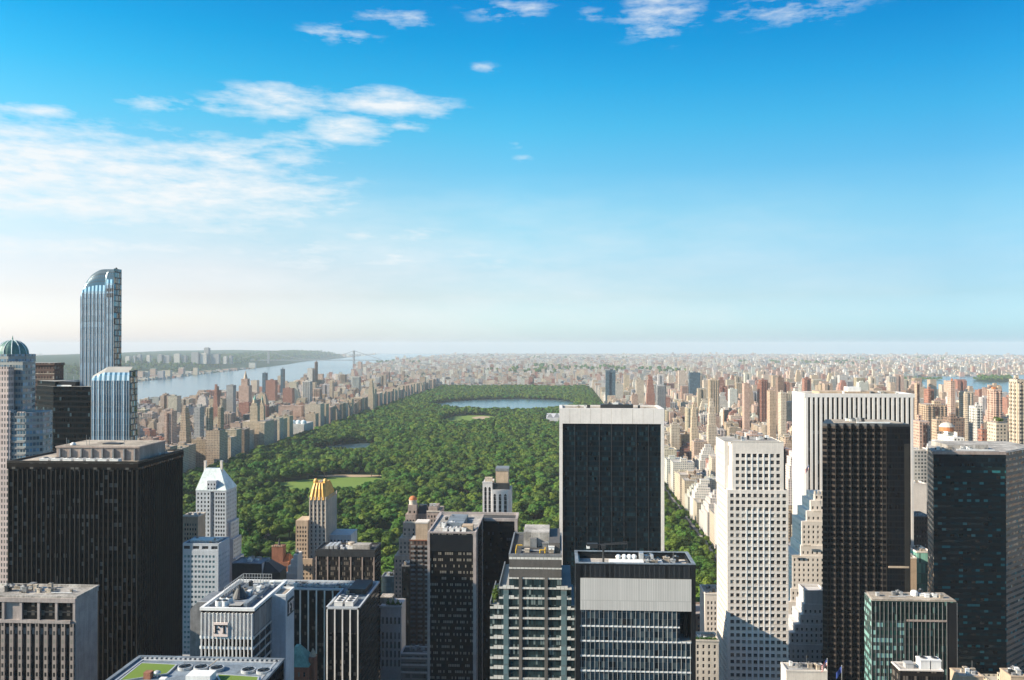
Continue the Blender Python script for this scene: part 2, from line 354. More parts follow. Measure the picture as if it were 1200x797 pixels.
def gear(r, x0, x1, y0, y1, z, n, seed, smax=4.0, pipes=True):
    g = random.Random(seed)
    for i in range(n):
        w, d, h = g.uniform(1.2, smax), g.uniform(1.2, smax*.8), g.uniform(.9, 2.6)
        unit(r, g.uniform(x0+w/2, x1-w/2), g.uniform(y0+d/2, y1-d/2), z, w, d, h, g.choice(['metal_light', 'metal_grey', 'metal_dark', 'white_paint', 'roof_tan']), g.random() < .5)
    if pipes:
        for i in range(max(1, n//3)):
            m = MB(); x, y = g.uniform(x0, x1), g.uniform(y0, y1); L = g.uniform(3, 9)
            m.tube((x, y, z+.5), (min(x1, x+L), y, z+.5), .22); put('duct', m, M['metal_light'], r)
        x, y = g.uniform(x0, x1), g.uniform(y0, y1)
        m = MB(); m.tube((x, y, z), (x, y, z+g.uniform(3, 6)), .07, 5); put('antenna', m, M['metal_grey'], r)

def grid_wall(m, wins, face, a0, a1, c, z0, z1, us, ws, vs, hs, dep=.4, mi=0):
    """a wall with real openings; panes are listed in wins"""
    def P(u, v, d=0):
        return {'S': (u, c+d, v), 'E': (c-d, u, v), 'W': (c+d, u, v), 'N': (u, c-d, v)}[face]
    flip = face in ('W', 'N')
    def q(pts, uv):
        if flip: pts, uv = pts[::-1], uv[::-1]
        m.face(pts, uv, mi)
    us = sorted(us); ub = [a0]
    for u in us: ub += [u-ws/2, u+ws/2]
    ub.append(a1); vb = [z0]
    for v in sorted(vs): vb += [v-hs/2, v+hs/2]
    vb.append(z1)
    for j in range(len(vb)-1):
        if j % 2 == 0:
            q([P(a0, vb[j]), P(a1, vb[j]), P(a1, vb[j+1]), P(a0, vb[j+1])], [(a0, vb[j]), (a1, vb[j]), (a1, vb[j+1]), (a0, vb[j+1])]); continue
        for i in range(len(ub)-1):
            ua, ue, va, ve = ub[i], ub[i+1], vb[j], vb[j+1]
            if i % 2 == 0:
                q([P(ua, va), P(ue, va), P(ue, ve), P(ua, ve)], [(ua, va), (ue, va), (ue, ve), (ua, ve)])
            else:
                for (p, r2) in (((ua, va), (ue, va)), ((ue, va), (ue, ve)), ((ue, ve), (ua, ve)), ((ua, ve), (ua, va))):
                    q([P(*p), P(*r2), P(*r2, dep), P(*p, dep)], [(0, 0), (1, 0), (1, .3), (0, .3)])
                wins.append((face, c, (ua+ue)/2, (va+ve)/2, ws, hs, dep))
_pane = {}
def pane_mesh(face, w, h, mat):
    k = (face, round(w, 2), round(h, 2), mat.name)
    if k not in _pane:
        m = MB(); pane_geo(m, face, 0, 0, 0, w, h, 0); _pane[k] = m.mesh('window', [mat, M['metal_grey']])
    return _pane[k]
def pane_geo(m, face, x, y, z, w, h, dep):
    t = .09
    def bx(u0, u1, v0, v1, d0, d1, mi):
        if face in 'S': m.box(x+u0, x+u1, y+dep-d1, y+dep-d0, z+v0, z+v1, mi, bottom=True)
        elif face == 'N': m.box(x+u0, x+u1, y-dep+d0, y-dep+d1, z+v0, z+v1, mi, bottom=True)
        elif face == 'E': m.box(x-dep+d0, x-dep+d1, y+u0, y+u1, z+v0, z+v1, mi, bottom=True)
        else: m.box(x+dep-d1, x+dep-d0, y+u0, y+u1, z+v0, z+v1, mi, bottom=True)
    bx(-w/2, w/2, -h/2, h/2, -.06, .0, 0)
    bx(-w/2, w/2, -.045, .045, .0, .07, 1)
    if w > 1.5: bx(-.045, .045, -h/2, -.045, .0, .06, 1)
def finish_windows(r, wins, mat=None, parent=None):
    mat = mat or M['window']; parent = parent or r
    def key(w):
        f, c, u, v, ww, hh, d = w
        x, y = (u, c) if f in 'SN' else (c, u)
        px, py = proj(x, y, v); vis = (0 < px < 1200 and 0 < py < 797)
        return (0 if vis else 1, {'S': 0, 'E': 1, 'W': 1, 'N': 3}[f], py)
    wins = sorted(wins, key=key)
    off = worldloc(parent)
    for f, c, u, v, ww, hh, d in wins[:100]:
        x, y = (u, c) if f in 'SN' else (c, u)
        x, y = {'S': (x, y+d), 'N': (x, y-d), 'E': (x-d, y), 'W': (x+d, y)}[f]
        o = bpy.data.objects.new('window', pane_mesh(f, ww, hh, mat)); col.objects.link(o)
        o.parent = parent; o.location = Vector((x, y, v))-off
    if len(wins) > 100:
        m = MB()
        for f, c, u, v, ww, hh, d in wins[100:]:
            x, y = (u, c) if f in 'SN' else (c, u)
            pane_geo(m, f, x, y, v, ww, hh, d)
        put('window', m, [mat, M['metal_grey']], parent, kind='stuff')
def lin(a, b, n): return [a+(b-a)*k/(n-1) for k in range(n)] if n > 1 else [(a+b)/2]
def step(a, b, s):
    out = []; v = a
    while v <= b+1e-6: out.append(v); v += s
    return out

# ------------------------------------------------------------------ foreground towers
FOOT = []   # footprints kept clear of filler buildings
def mark(x0, x1, y0, y1): FOOT.append((x0, x1, y0, y1))

def ribbed_tower():
    Y0, Y1 = 390., 437.; x0, x1 = X(10.5, Y0), X(161, Y0); z = Z(543, Y0); mark(x0, x1, Y0, Y1)
    r = root('office_tower', 'broad near black ribbed office tower with sandy roof box, beside the pale striped slab', 'office tower', (x0, Y0, 0))
    m = MB(); m.box(x0, x1, Y0, Y1, 0, z, top=False, mi=[0, 1, 0, 0]); put('curtain_wall', m, [M['ribbed_dark'], M['ribbed_warm_reflection']], r)
    boxes('mullion', r, M['bronze_rib'], fins_s(x0, x1, Y0, 40, z-3, 27, .42, .55)+fins_e(x1, Y0, Y1, 40, z-3, 21, .42, .55))
    boxes('fascia', r, M['ribbed_dark'], ring(x0, x1, Y0, Y1, z-3, z-.03, .5, .7))
    cap(r, x0, x1, Y0, Y1, z, M['bronze_rib'], 'roof_tan', .8, .8, .65)
    a0, a1 = X(66, Y0+9), X(163, Y0+9)
    pb = MB(); pb.box(a0, a1, Y0+9, Y0+36, z, z+6.0, top=False); pb.box(a0-.4, a1+.4, Y0+8.6, Y0+36.4, z+6.0, z+6.7, bottom=True)
    p = put('penthouse', pb, M['brick_brown'], r)
    boxes('roof_deck', p, M['roof_tan'], [(a0+.6, a1-.6, Y0+9.6, Y0+35, z+6.69, z+6.8)])
    for k in range(8):
        xx = a0+2+(a1-a0-4)*k/7
        boxes('buttress', p, M['metal_grey'], [(xx-.35, xx+.35, Y0+8.1, Y0+9, z+.1, z+5.6)])
    for k in range(7): unit(r, a0-2.5+5.7*k, Y0+4.5, z, 4.2, 3.6, 1.5, 'white_paint', True, 'cooling_unit')
    m = MB(); m.dome(a0+6.5, Y0+12, 1.3, z+7.0, 1.3, 12, 4); m.cyl(a0+6.5, Y0+12, .5, z+6.7, z+8.2, 8); put('dish', m, M['white_paint'], r)
    boxes('roof_hatch', p, M['metal_dark'], [(a0+19, a0+27, Y0+16, Y0+21, z+6.8, z+7.3)])
    for dx, h in ((12, 5), (13.5, 4), (2, 3.5), (31, 3)):
        m = MB(); m.tube((a0+dx, Y0+14, z+6.7), (a0+dx, Y0+14, z+6.7+h), .09, 5); put('antenna', m, M['metal_grey'], r)
    gear(r, x1-12, x1-3, Y0+28, Y0+44, z+.06, 4, 3, 2.5)
ribbed_tower()

def striped_slab():
    Y0, Y1 = 331., 347.; x1 = X(89.6, Y0); x0 = X(-80, Y0); z = Z(698, Y0); mark(x0, x1, Y0, Y1)
    r = root('office_slab', 'pale stone slab block with dark window strips and flat grey roof, below the black ribbed tower', 'office building', (x1, Y0, 0))
    m = MB(); m.box(x0, x1, Y0, Y1, 0, z, top=False); put('wall', m, M['slab_stone'], r)
    zt = z-9.5
    m = MB()
    per = 3.55; k = 0; u = x1-2.2
    while u > x0:
        m.box(u-1.75, u-.05, Y0-.12, Y0+.02, 20, zt-1.0, 0); u -= per
    put('window_strip', m, M['dark_strip'], r)
    m = MB(); u = x1-2.2
    while u > x0:
        m.box(u-.02-per*.46+1.65, u+1.6, Y0-.75, Y0+.02, 20, zt-.6, 0, bottom=True); u -= per
    put('pier', m, M['slab_dash'], r)
    # big panes of the top storey
    boxes('cornice', r, M['slab_stone'], [(x0, x1+.2, Y0-1.1, Y1+.2, z-1.7, z-.02), (x0, x1-2, Y0-.9, Y0+.03, zt-.6, zt+.7)])
    u = x1-.4; k = 0
    while u > x0:
        boxes('pilaster', r, M['slab_stone'], [(u-.5, u+.5, Y0-.9, Y0+.04, zt+.7, z-1.7)])
        if k != 3:
            w = boxes('window', r, M['trim_dark'], [(u-6.6, u-.7, Y0-.25, Y0+.03, zt+.9, z-1.9)])
            boxes('transom', w, M['metal_dark'], [(u-6.6, u-.7, Y0-.4, Y0-.26, zt+3.6, zt+4.1)])
        u -= 7.3; k += 1
    cap(r, x0, x1, Y0, Y1, z, M['roof_light'], 'roof_light', .7, .7, .5)
    for px, py, w, d, h in ((12, 681, 3, 2, 1.2), (22, 682, 2.5, 2, 1), (33, 684, 5, 2.5, 1.6), (38, 682, 2, 3, 2.2), (58, 687, 2.4, 2, 1.4), (84, 687, .8, .8, 1.2), (64, 684, 1.2, 1.2, .8)):
        y = Y0+2+(693-py)*.9; unit(r, X(px, y), min(Y1-2, y), z+.06, w, d, h, random.choice(['roof_tan', 'metal_light', 'metal_grey']), w > 2.3)
    gear(r, x1-34, x1-3, Y0+2, Y1-2, z+.06, 9, 33, 1.8)
    m = MB()
    for k in range(4): m.tube((X(30, 340)+k*.9, 336, z+.5), (X(30, 340)+k*.9, 343, z+.5), .2)
    put('duct', m, M['roof_tan'], r)
striped_slab()

def green_roof_block():
    z = 150.; Y1 = G(250, 772.5, 150.)[1]; Y0 = 196.; x0, x1 = X(164, Y1), X(333, Y1); mark(x0, x1, Y0, Y1)
    r = root('office_block', 'low dark block with lawn patches and round fan wells on its blue grey roof', 'office building', (x0, Y0, 0))
    m = MB(); m.box(x0, x1, Y0, Y1, 0, z, top=False); put('curtain_wall', m, M['trim_dark'], r)
    cap(r, x0, x1, Y0, Y1, z, M['roof_blue'], 'roof_blue', .7, .9, .2)
    boxes('walkway', r, M['metal_light'], ring(x0+1.6, x1-1.6, Y0+2, Y1-1.6, z+.06, z+.22, .7, 0))
    for k in range(30):
        xx = x0+1.0+(x1-x0-2)*k/29
        m = MB(); m.box(xx-.35, xx+.35, Y1-1.5, Y1-.75, z+.06, z+.55); put('ballast_block', m, M['metal_light'], r)
    def rp(px, py): return G(px, py, z)
    def patch(pts, name='lawn_patch'):
        m = MB(); m.prism([rp(*p) for p in pts], z+.06, z+.45); o = put(name, m, M['lawn'], r)
        m = MB(); P = [rp(*p) for p in pts]
        for i in range(len(P)):
            a, b = Vector(P[i]), Vector(P[(i+1) % len(P)]); m.tube((a.x, a.y, z+.3), (b.x, b.y, z+.3), .28, 4)
        put('lawn_edge', m, M['metal_light'], o)
    patch([(139, 800), (196, 791), (207, 780.5), (166, 778.5)])
    patch([(258, 800), (302, 800), (303, 795), (254, 791.8)])
    for px, py in ((217, 784), (235.5, 784.5), (254, 785.5), (291, 787.5), (309, 788.5)):
        cx, cy = rp(px, py); m = MB(); m.cyl(cx, cy, 2.1, z+.06, z+.9, 24); m.cyl(cx, cy, 1.75, z+.9, z+.93, 24, 1)
        f = put('fan_well', m, [M['metal_light'], M['black']], r)
        m = MB()
        for k in range(6):
            a = k*math.pi/3; m.tube((cx, cy, z+1.0), (cx+1.7*math.cos(a), cy+1.7*math.sin(a), z+1.0), .1, 4)
        m.cyl(cx, cy, .4, z+.93, z+1.15, 10); put('fan_blade', m, M['metal_dark'], f)
    a, b = rp(223, 797), rp(256, 793); boxes('service_hut', r, M['white_paint'], [(a[0], b[0], b[1]-6, b[1]-1.5, z+.06, z+2.4)])
    cx, cy = rp(184, 794); m = MB(); m.cyl(cx, cy, .25, z, z+1.9, 8); m.dome(cx, cy, 1.1, z+1.3, .7, 14, 4); put('dish', m, M['metal_light'], r)
    cx, cy = rp(174, 795); boxes('roof_unit', r, M['brick_red'], [(cx-1, cx+1, cy-1, cy+1, z+.06, z+2)])
    cx, cy = rp(240, 785); m = MB(); m.tube((cx, cy, z+.1), (cx+3, cy+3, z+2.2), .12, 4); put('jib', m, M['roof_tan'], r)
    gear(r, X(200, 245), X(310, 245), Y1-24, Y1-19, z+.06, 5, 8, 1.6, False)
green_roof_block()

def letter(m, ch, x, z, h, y, d=.18, flip=None):
    """serif capitals in boxes; flip: build on an east wall (x becomes y)"""
    w = h*.78; s = h*.17; t = h*.085
    def b(u0, u1, v0, v1):
        if flip is None: m.box(x+u0, x+u1, y-d, y+.02, z+v0, z+v1, bottom=True)
        else: m.box(flip-.02, flip+d, x+u0, x+u1, z+v0, z+v1, bottom=True)
    if ch == 'F':
        b(w*.16, w*.16+s, t, h-t); b(0, w*.16+s*1.6, 0, t); b(0, w*.95, h-t, h)
        b(w*.95-t, w*.95, h*.74, h-t); b(w*.16+s, w*.66, h*.5-t/2, h*.5+t/2); b(w*.66-t*.2, w*.66+t*.7, h*.38, h*.62)
    else:
        b(w*.5-s/2, w*.5+s/2, t, h-t); b(w*.5-s*1.2, w*.5+s*1.2, 0, t); b(0, w, h-t, h); b(0, t, h*.74, h-t); b(w-t, w, h*.74, h-t)

def sign_building():
    Y0, Y1 = 305., 342.; x0, x1 = X(236, Y0), X(297.5, Y0); z = Z(716, Y0); mark(x0, x1, Y0, Y1)
    r = root('office_building', 'white finned office building with a square pink FT sign and cluttered open roof', 'office building', (x0, Y0, 0))
    m = MB(); m.box(x0, x1, Y0, Y1, 0, z, top=False, mi=[0, 1, 0, 0]); put('curtain_wall', m, [M['trim_dark'], M['dark_side']], r)
    zb = Z(747, Y0); fl = 3.75
    boxes('upper_panel', r, M['pale_granite'], [(x0, x1, Y0-.25, Y0+.02, zb, z-1.0)])
    fins = fins_s(x0+.4, x1-.4, Y0, 60, z-.8, 13, .34, .95)
    boxes('fin', r, M['white_paint'], fins)
    zz = zb; bands = []
    while zz > 60:
        bands.append((x0-.3, x1+.3, Y0-.7, Y0+.04, zz-.55, zz+.35)); zz -= fl
    boxes('spandrel', r, M['white_paint'], bands)
    zz = zb; bands = []
    while zz > 60:
        bands.append((x1-.04, x1+.28, Y0+.4, 323.9, zz-.45, zz+.3)); zz -= fl
    boxes('side_spandrel', r, M['metal_light'], bands+[(x1-.04, x1+.2, Y0+6+6*k, Y0+6.25+6*k, 60, z-.6) for k in range(3)])
    boxes('side_panel', r, M['metal_grey'], [(x1-.03, x1+.1, Y0+.4, 323.9, zb+.6, z-.9)])
    cap(r, x0, x1, Y0, Y1, z, M['white_paint'], 'roof_blue', 1.0, .7, .4)
    sx0, sx1 = X(251, Y0-1), X(267.5, Y0-1); sz1, sz0 = Z(729.5, Y0-1), Z(746, Y0-1)
    s = boxes('sign', r, M['pink_panel'], [(sx0, sx1, Y0-1.35, Y0-.96, sz0, sz1)])
    m = MB(); h = (sz1-sz0)*.6; wl = h*.78; g0 = (sx0+sx1)/2-wl*1.02
    letter(m, 'F', g0, sz0+(sz1-sz0)*.24, h, Y0-1.36); letter(m, 'T', g0+wl*1.06, sz0+(sz1-sz0)*.24, h, Y0-1.36)
    put('lettering', m, M['black'], s)
    # service shaft
    c0, c1 = x1+.02, X(335, 324.); sy0, sy1 = 324., 334.5; zt = Z(699.5, 324.)
    m = MB(); m.box(c0, c1, sy0, sy1, 0, zt, top=False); sh = put('service_shaft', m, M['hotel_white'], r)
    boxes('parapet', sh, M['white_paint'], ring(c0, c1, sy0, sy1, zt-.02, zt+.9, .4, .1)); boxes('roof_deck', sh, M['roof_tan'], [(c0+.1, c1-.1, sy0+.1, sy1-.1, zt-.3, zt+.05)])
    s2 = boxes('sign', r, M['black'], [(c1-.03, c1+.25, sy0+2.2, sy1-1.2, zt-8.2, zt-2.2)])
    m = MB(); letter(m, 'F', sy0+2.7, zt-7.4, 4.3, 0, .15, c1+.25); letter(m, 'T', sy0+5.9, zt-7.4, 4.3, 0, .15, c1+.25); put('lettering', m, M['pink_panel'], s2)
    # roof clutter
    fe = MB()
    for k in range(11):
        xx = x0+3+k*1.15; fe.tube((xx, Y1-3, z), (xx, Y1-3, z+4.2), .1, 4)
    for k in range(14):
        yy = Y1-3-k*1.5; fe.tube((x0+2.9, yy, z), (x0+2.9, yy, z+4.2), .1, 4)
    for hz in (1.4, 2.8, 4.2):
        fe.tube((x0+2.9, Y1-3, z+hz), (x0+14.6, Y1-3, z+hz), .1, 4); fe.tube((x0+2.9, Y1-3, z+hz), (x0+2.9, Y1-23, z+hz), .1, 4)
    put('rooftop_screen', fe, M['metal_light'], r)
    for k in range(4):
        cx = x0+4.4+(k % 2)*2.4; cy = Y0+5.4+(k//2)*4
        m = MB(); m.cyl(cx, cy, 1.25, z, z+1.9, 14); m.cyl(cx, cy, .9, z+1.9, z+2.2, 14, 1); put('cooling_tower', m, [M['white_paint'], M['metal_dark']], r)
    m = MB(); m.cyl(x0+8.6, Y0+15, 3.0, z+.5, z+4.0, 16, 0, 1.1); m.cyl(x0+8.6, Y0+15, .5, z+4.0, z+5.2, 8); put('vent_cone', m, M['metal_dark'], r)
    boxes('louver_screen', r, M['louver'], [(x0+9, x0+13.5, Y0+3, Y0+8, z+.06, z+.9)])
    boxes('duct', r, M['roof_blue'], [(x0+14.2, x0+15.6, Y0+4, Y1-5, z+.06, z+1.4), (x0+.9, x0+1.9, Y0+2, Y1-2, z+.06, z+.9)])
    gear(r, x0+5, x1-2, Y0+14, Y1-4, z+.06, 16, 21, 2.2)
sign_building()

def grey_blank_wall():
    Y0 = 352.; x0, x1 = X(223, Y0), X(235, Y0); z = Z(706, Y0); mark(x0, x1, Y0, Y0+16)
    r = root('stair_tower', 'plain grey windowless tower squeezed between the black ribbed tower and the FT building', 'building', (x0, Y0, 0))
    m = MB(); m.box(x0, x1+4, Y0, Y0+16, 0, z-3, top=False); m.frustum([(x0, Y0), (x1+4, Y0), (x1+4, Y0+16), (x0, Y0+16)], [(x0+3, Y0), (x1+4, Y0), (x1+4, Y0+16), (x0+3, Y0+16)], z-3, z)
    put('wall', m, M['metal_grey'], r); boxes('roof_edge', r, M['metal_light'], [(x0+3, x1+4, Y0-.1, Y0+.4, z, z+.4)])
grey_blank_wall()

def trimmed_block():
    Y0, Yr, Y1 = 500., 538., 556.; x0, x1 = X(383, Y0), X(420.6, Y0); z = Z(714, Y0); xl = X(322, Yr); mark(xl, x1, Y0, Y1)
    r = root('office_building', 'L shaped black glass block with white vertical trim and pale blue roof rim', 'office building', (x0, Y0, 0))
    poly = [(x0, Y0), (x1, Y0), (x1, Y1), (xl, Y1), (xl, Yr), (x0, Yr)]
    m = MB(); m.prism(poly, 0, z, mi=[0, 1, 0, 0, 0, 0], top=False); put('curtain_wall', m, [M['trim_dark'], M['dark_side']], r)
    boxes('blank_storey', r, M['black'], [(x0+.2, x1-.2, Y0-.2, Y0+.02, z-14, z-.8)])
    boxes('white_fin', r, M['white_paint'], fins_s(x0+.4, x1-.4, Y0, 0, z-.3, 4, .75, .8)+fins_s(xl+1, x0-1.2, Yr, 0, z-.3, 8, .8, .8))
    m = MB(); m.prism(poly, z-.5, z-.1); put('roof_deck', m, M['roof_blue'], r)
    b = []
    for (a, c) in zip(poly, poly[1:]+poly[:1]):
        b.append((min(a[0], c[0])-.5, max(a[0], c[0])+.5, min(a[1], c[1])-.5, max(a[1], c[1])+.5, z-.09, z+1.1))
    m = MB()
    for k, q in enumerate(b): m.box(*q[:4], q[4]+k*.003, q[5]+k*.004, bottom=True)
    put('parapet', m, M['hotel_white'], r)
    for k in range(2): unit(r, x0+5.5+k*6.5, Y0+12, z-.1, 5, 13, 2.6, 'white_paint', True, 'cooling_unit')
    boxes('penthouse', r, M['metal_dark'], [(x1-14, x1-3, Yr-8, Y1-4, z-.1, z+3.2)])
    boxes('pergola', r, M['metal_light'], [(xl+6+k*4, xl+6.4+k*4, Yr+3, Yr+12, z+1.5, z+1.9) for k in range(12)]+[(xl+5, xl+52, Yr+7, Yr+7.5, z-.1, z+1.5)])
    gear(r, xl+5, x0+10, Yr+4, Y1-4, z-.1, 16, 5, 3.5); gear(r, x0+2, x1-3, Y0+20, Yr-2, z-.1, 6, 6, 2)
trimmed_block()

def brown_office():
    Y0, Y1 = 580., 601.; x0, x1 = X(370, Y0), X(439, Y0); z = Z(646, Y0); mark(x0, x1, Y0, Y1)
    r = root('office_building', 'dark brown gridded office block with crowded roof, behind the white trimmed black block', 'office building', (x0, Y0, 0))
    m = MB(); m.box(x0, x1, Y0, Y1, 0, z, mi=[0, 1, 0, 0], top=False); put('curtain_wall', m, [M['dark_office'], M['dark_wing']], r)
    boxes('pier', r, M['brick_brown'], fins_s(x0+.4, x1-.4, Y0, 0, z-4, 5, .8, .45))
    boxes('fascia', r, M['metal_dark'], [(x0-.2, x1+.2, Y0-.5, Y0+.03, z-4, z-.03)])
    cap(r, x0, x1, Y0, Y1, z, M['metal_dark'], 'roof_dark', 1.0)
    boxes('skylight', r, M['metal_light'], [(x0+6+k*3, x0+8+k*3, Y0+3, Y0+15, z+.06, z+2.2+k*.3) for k in range(3)])
    boxes('penthouse', r, M['roof_light'], [(x1-16, x1-4, Y0+3, Y0+10, z+.06, z+3.6)])
    m = MB(); m.cyl(x0+23, Y0+8, 2.4, z, z+4.2, 14); put('water_tank', m, M['roof_tan'], r)
    gear(r, x0+14, x1-3, Y0+3, Y1-3, z+.06, 12, 15, 3.5)
brown_office()

def banded_tower():
    Y0, Y1 = 480., 532.; x0, x1 = X(501.7, Y0), X(557.6, Y0); z = Z(625.5, Y0); x2 = X(606, Y1); mark(x0, x2, Y0, Y1+20)
    r = root('office_tower', 'dark office tower with lit blinds, light corner piers and a wider black rear wing', 'office tower', (x0, Y0, 0))
    m = MB(); m.box(x0, x1, Y0, Y1, 0, z, mi=[0, 1, 0, 0], top=False); put('curtain_wall', m, [M['dark_lit'], M['dark_wing']], r)
    boxes('blank_storey', r, M['black'], [(x0+.8, x1-.8, Y0-.3, Y0+.02, z-10, z-.8)])
    boxes('pier', r, M['slab_stone'], [(x0-.3, x0+1.1, Y0-.6, Y0+1, 0, z), (x1-1.5, x1+.3, Y0-.6, Y0+1, 0, z), (x1-.1, x1+.3, Y0+6, Y0+8, 0, z), (x1-.1, x1+.3, Y1-13, Y1-11.2, 0, z)])
    xw = x0-3
    m = MB(); m.box(xw, x2, Y1, Y1+20, 0, Z(611, Y1), top=False); w = put('rear_wing', m, M['dark_wing'], r)
    zz = Z(611, Y1); boxes('parapet', w, M['slab_stone'], ring(xw, x2, Y1, Y1+20, zz-.02, zz+1.6, 1.2, .3)); boxes('roof_deck', w, M['roof_dark'], [(xw+.1, x2-.1, Y1+.1, Y1+19.9, zz-.4, zz+.05)])
    boxes('pier', w, M['slab_stone'], [(x2-1.6, x2+.25, Y1-.4, Y1+.8, 0, zz-.03)])
    cap(r, x0, x1, Y0, Y1-.3, z, M['slab_stone'], 'roof_light', .9, .7, .2)
    for k in range(4): unit(r, x0+9+k*3.6, Y0+7, z+.06, 2.4, 5, 2.0, 'white_paint', True, 'cooling_unit')
    boxes('penthouse', r, M['brick_tan'], [(x1-8.5, x1-2.4, Y0+6, Y0+12, z+.06, z+3.2)])
    boxes('cooling_rack', r, M['roof_blue'], [(x0+8, x1-9, Y0+18, Y0+44, z+.06, z+2.2)])
    gear(r, x0+4, x1-3, Y0+14, Y1-6, z+.06, 12, 31, 3.4)
    # service stack rising behind
banded_tower()

def terraced_tower():
    Y0 = 300.; fl = 3.52
    r = root('office_tower', 'stepped tower of white panel bands and dark glass with yellow crane rails on its roof', 'office tower', (X(596, Y0), Y0, 0))
    z = Z(652, Y0); xa0, xa1 = X(596.5, Y0), X(658.2, Y0); xb0, xb1 = X(585, Y0), X(669.5, Y0); xc0, xc1 = X(574.3, Y0), X(673.3, Y0)
    zb = Z(689, Y0); zc = Z(710.5, Y0); mark(xc0, xc1, Y0, Y0+36)
    Y1 = Y0+35
    m = MB(); m.box(xa0, xa1, Y0, Y1, zb, z, top=False); m.box(xb0, xb1, Y0+.15, Y1-4, zc, zb, top=True); m.box(xc0, xc1, Y0+.3, Y1-8, 0, zc, top=True)
    put('curtain_wall', m, M['band_window'], r)
    bands = []; zz = z-.2; k = 0
    while zz > 70:
        t = 1.2 if k else 1.5
        if zz > zb+.3: a, b = xa0, xa1
        elif zz > zc+.3: a, b = xb0, xb1
        else: a, b = xc0, xc1
        bands.append((a-.05, b+.05, Y0-.16, Y0+.5, zz-t*.5, zz+.05))
        if k: bands.append((a+1.3, a+5.2 if k > 2 else b-1.3, Y0-.14, Y0+.5, zz+.052, zz+t*.5)); bands.append((b-5.2, b-1.3, Y0-.142, Y0+.49, zz+.053, zz+t*.49))
        zz -= fl; k += 1
    boxes('spandrel_band', r, M['panel_band'], bands)
    boxes('upper_panel', r, M['taupe'], [(xa0+.1, xa1-.1, Y0-.2, Y0+.02, z-fl-.2, z-1), (xa0+.1, xa1-.1, Y0-.2, Y0+.02, z-2*fl-.2, z-fl-1)])
    boxes('pier', r, M['taupe'], [(X(608, Y0), X(612, Y0), Y0-.28, Y0+.1, 0, z-2*fl), (X(638, Y0), X(642, Y0), Y0-.28, Y0+.1, 0, z-2*fl)])
    boxes('glass_bay', r, M['teal_panel'], [(X(590, Y0), X(596, Y0), Y0-.22, Y0+.3, 0, zb-1), (X(657.5, Y0), X(664, Y0), Y0-.22, Y0+.3, 0, zb-1)])
    boxes('parapet', r, M['metal_grey'], ring(xa0, xa1, Y0, Y1, z-.02, z+.9, .4, .1))
    boxes('roof_deck', r, M['roof_dark'], [(xa0+.1, xa1-.1, Y0+.1, Y1-.1, z-.3, z+.05)])
    boxes('penthouse', r, M['roof_light'], [(xa0+4.5, xa0+14, Y0+15, Y0+29, z+.05, z+5.2)])
    boxes('bulkhead', r, M['metal_grey'], [(xa0+7, xa0+9.4, Y0+13, Y0+15.1, z+.05, z+3.4)])
    boxes('mechanical_room', r, M['taupe'], [(xa1-4.6, xa1-.6, Y0+6, Y0+30, z+.05, z+3.6)])
    m = MB()
    for a, b in (((2.2, 4), (2.2, 12)), ((2.2, 12), (4.2, 12)), ((10.8, 5), (12.6, 5)), ((12.6, 5), (12.6, 9))):
        m.tube((xa0+a[0], Y0+a[1], z+1.2), (xa0+b[0], Y0+b[1], z+1.2), .22, 5)
        m.tube((xa0+a[0], Y0+a[1], z), (xa0+a[0], Y0+a[1], z+1.3), .2, 5)
    put('crane_rail', m, M['yellow'], r)
    boxes('parapet', r, M['metal_grey'], [(xb0-.1, xb0+.25, Y0+.2, Y1-4, zb, zb+1.1), (xc0-.1, xc0+.25, Y0+.4, Y1-8, zc, zc+1.1)])
    gear(r, xa0+2, xa1-1, Y0+5, Y0+13, z+.05, 6, 9, 2.2); gear(r, xa0+6, xa1-1, Y1-6, Y1-1, z+.05, 5, 10, 2.2)
    m = MB(); g = random.Random(4)
    for k in range(700):
        c = Vector((xc0+1.3+g.gauss(0, .45), Y0+7+g.gauss(0, 2.2), zc+1.7+g.gauss(0, .9))); leafquad(m, c, .22, g)
    t = root('roof_shrub', 'bright green shrub on the upper setback terrace of the white banded tower', 'shrub', (xc0+1.3, Y0+7, zc))
    put('foliage', m, M['shrub'], t); m = MB(); m.box(xc0+.5, xc0+2, Y0+3, Y0+11, zc+.02, zc+.7); put('planter', m, M['metal_grey'], t)
def leafquad(m, c, s, g, n=None):
    n = n or Vector((g.gauss(0, 1), g.gauss(0, 1), g.gauss(.3, 1))).normalized()
    x = n.orthogonal().normalized(); y = n.cross(x); a = g.random()*6.28
    x, y = x*math.cos(a)+y*math.sin(a), y*math.cos(a)-x*math.sin(a)
    m.face([tuple(c-x*s-y*s*.8), tuple(c+x*s-y*s*.7), tuple(c+x*s*.8+y*s), tuple(c-x*s*.7+y*s*.9)])
terraced_tower()

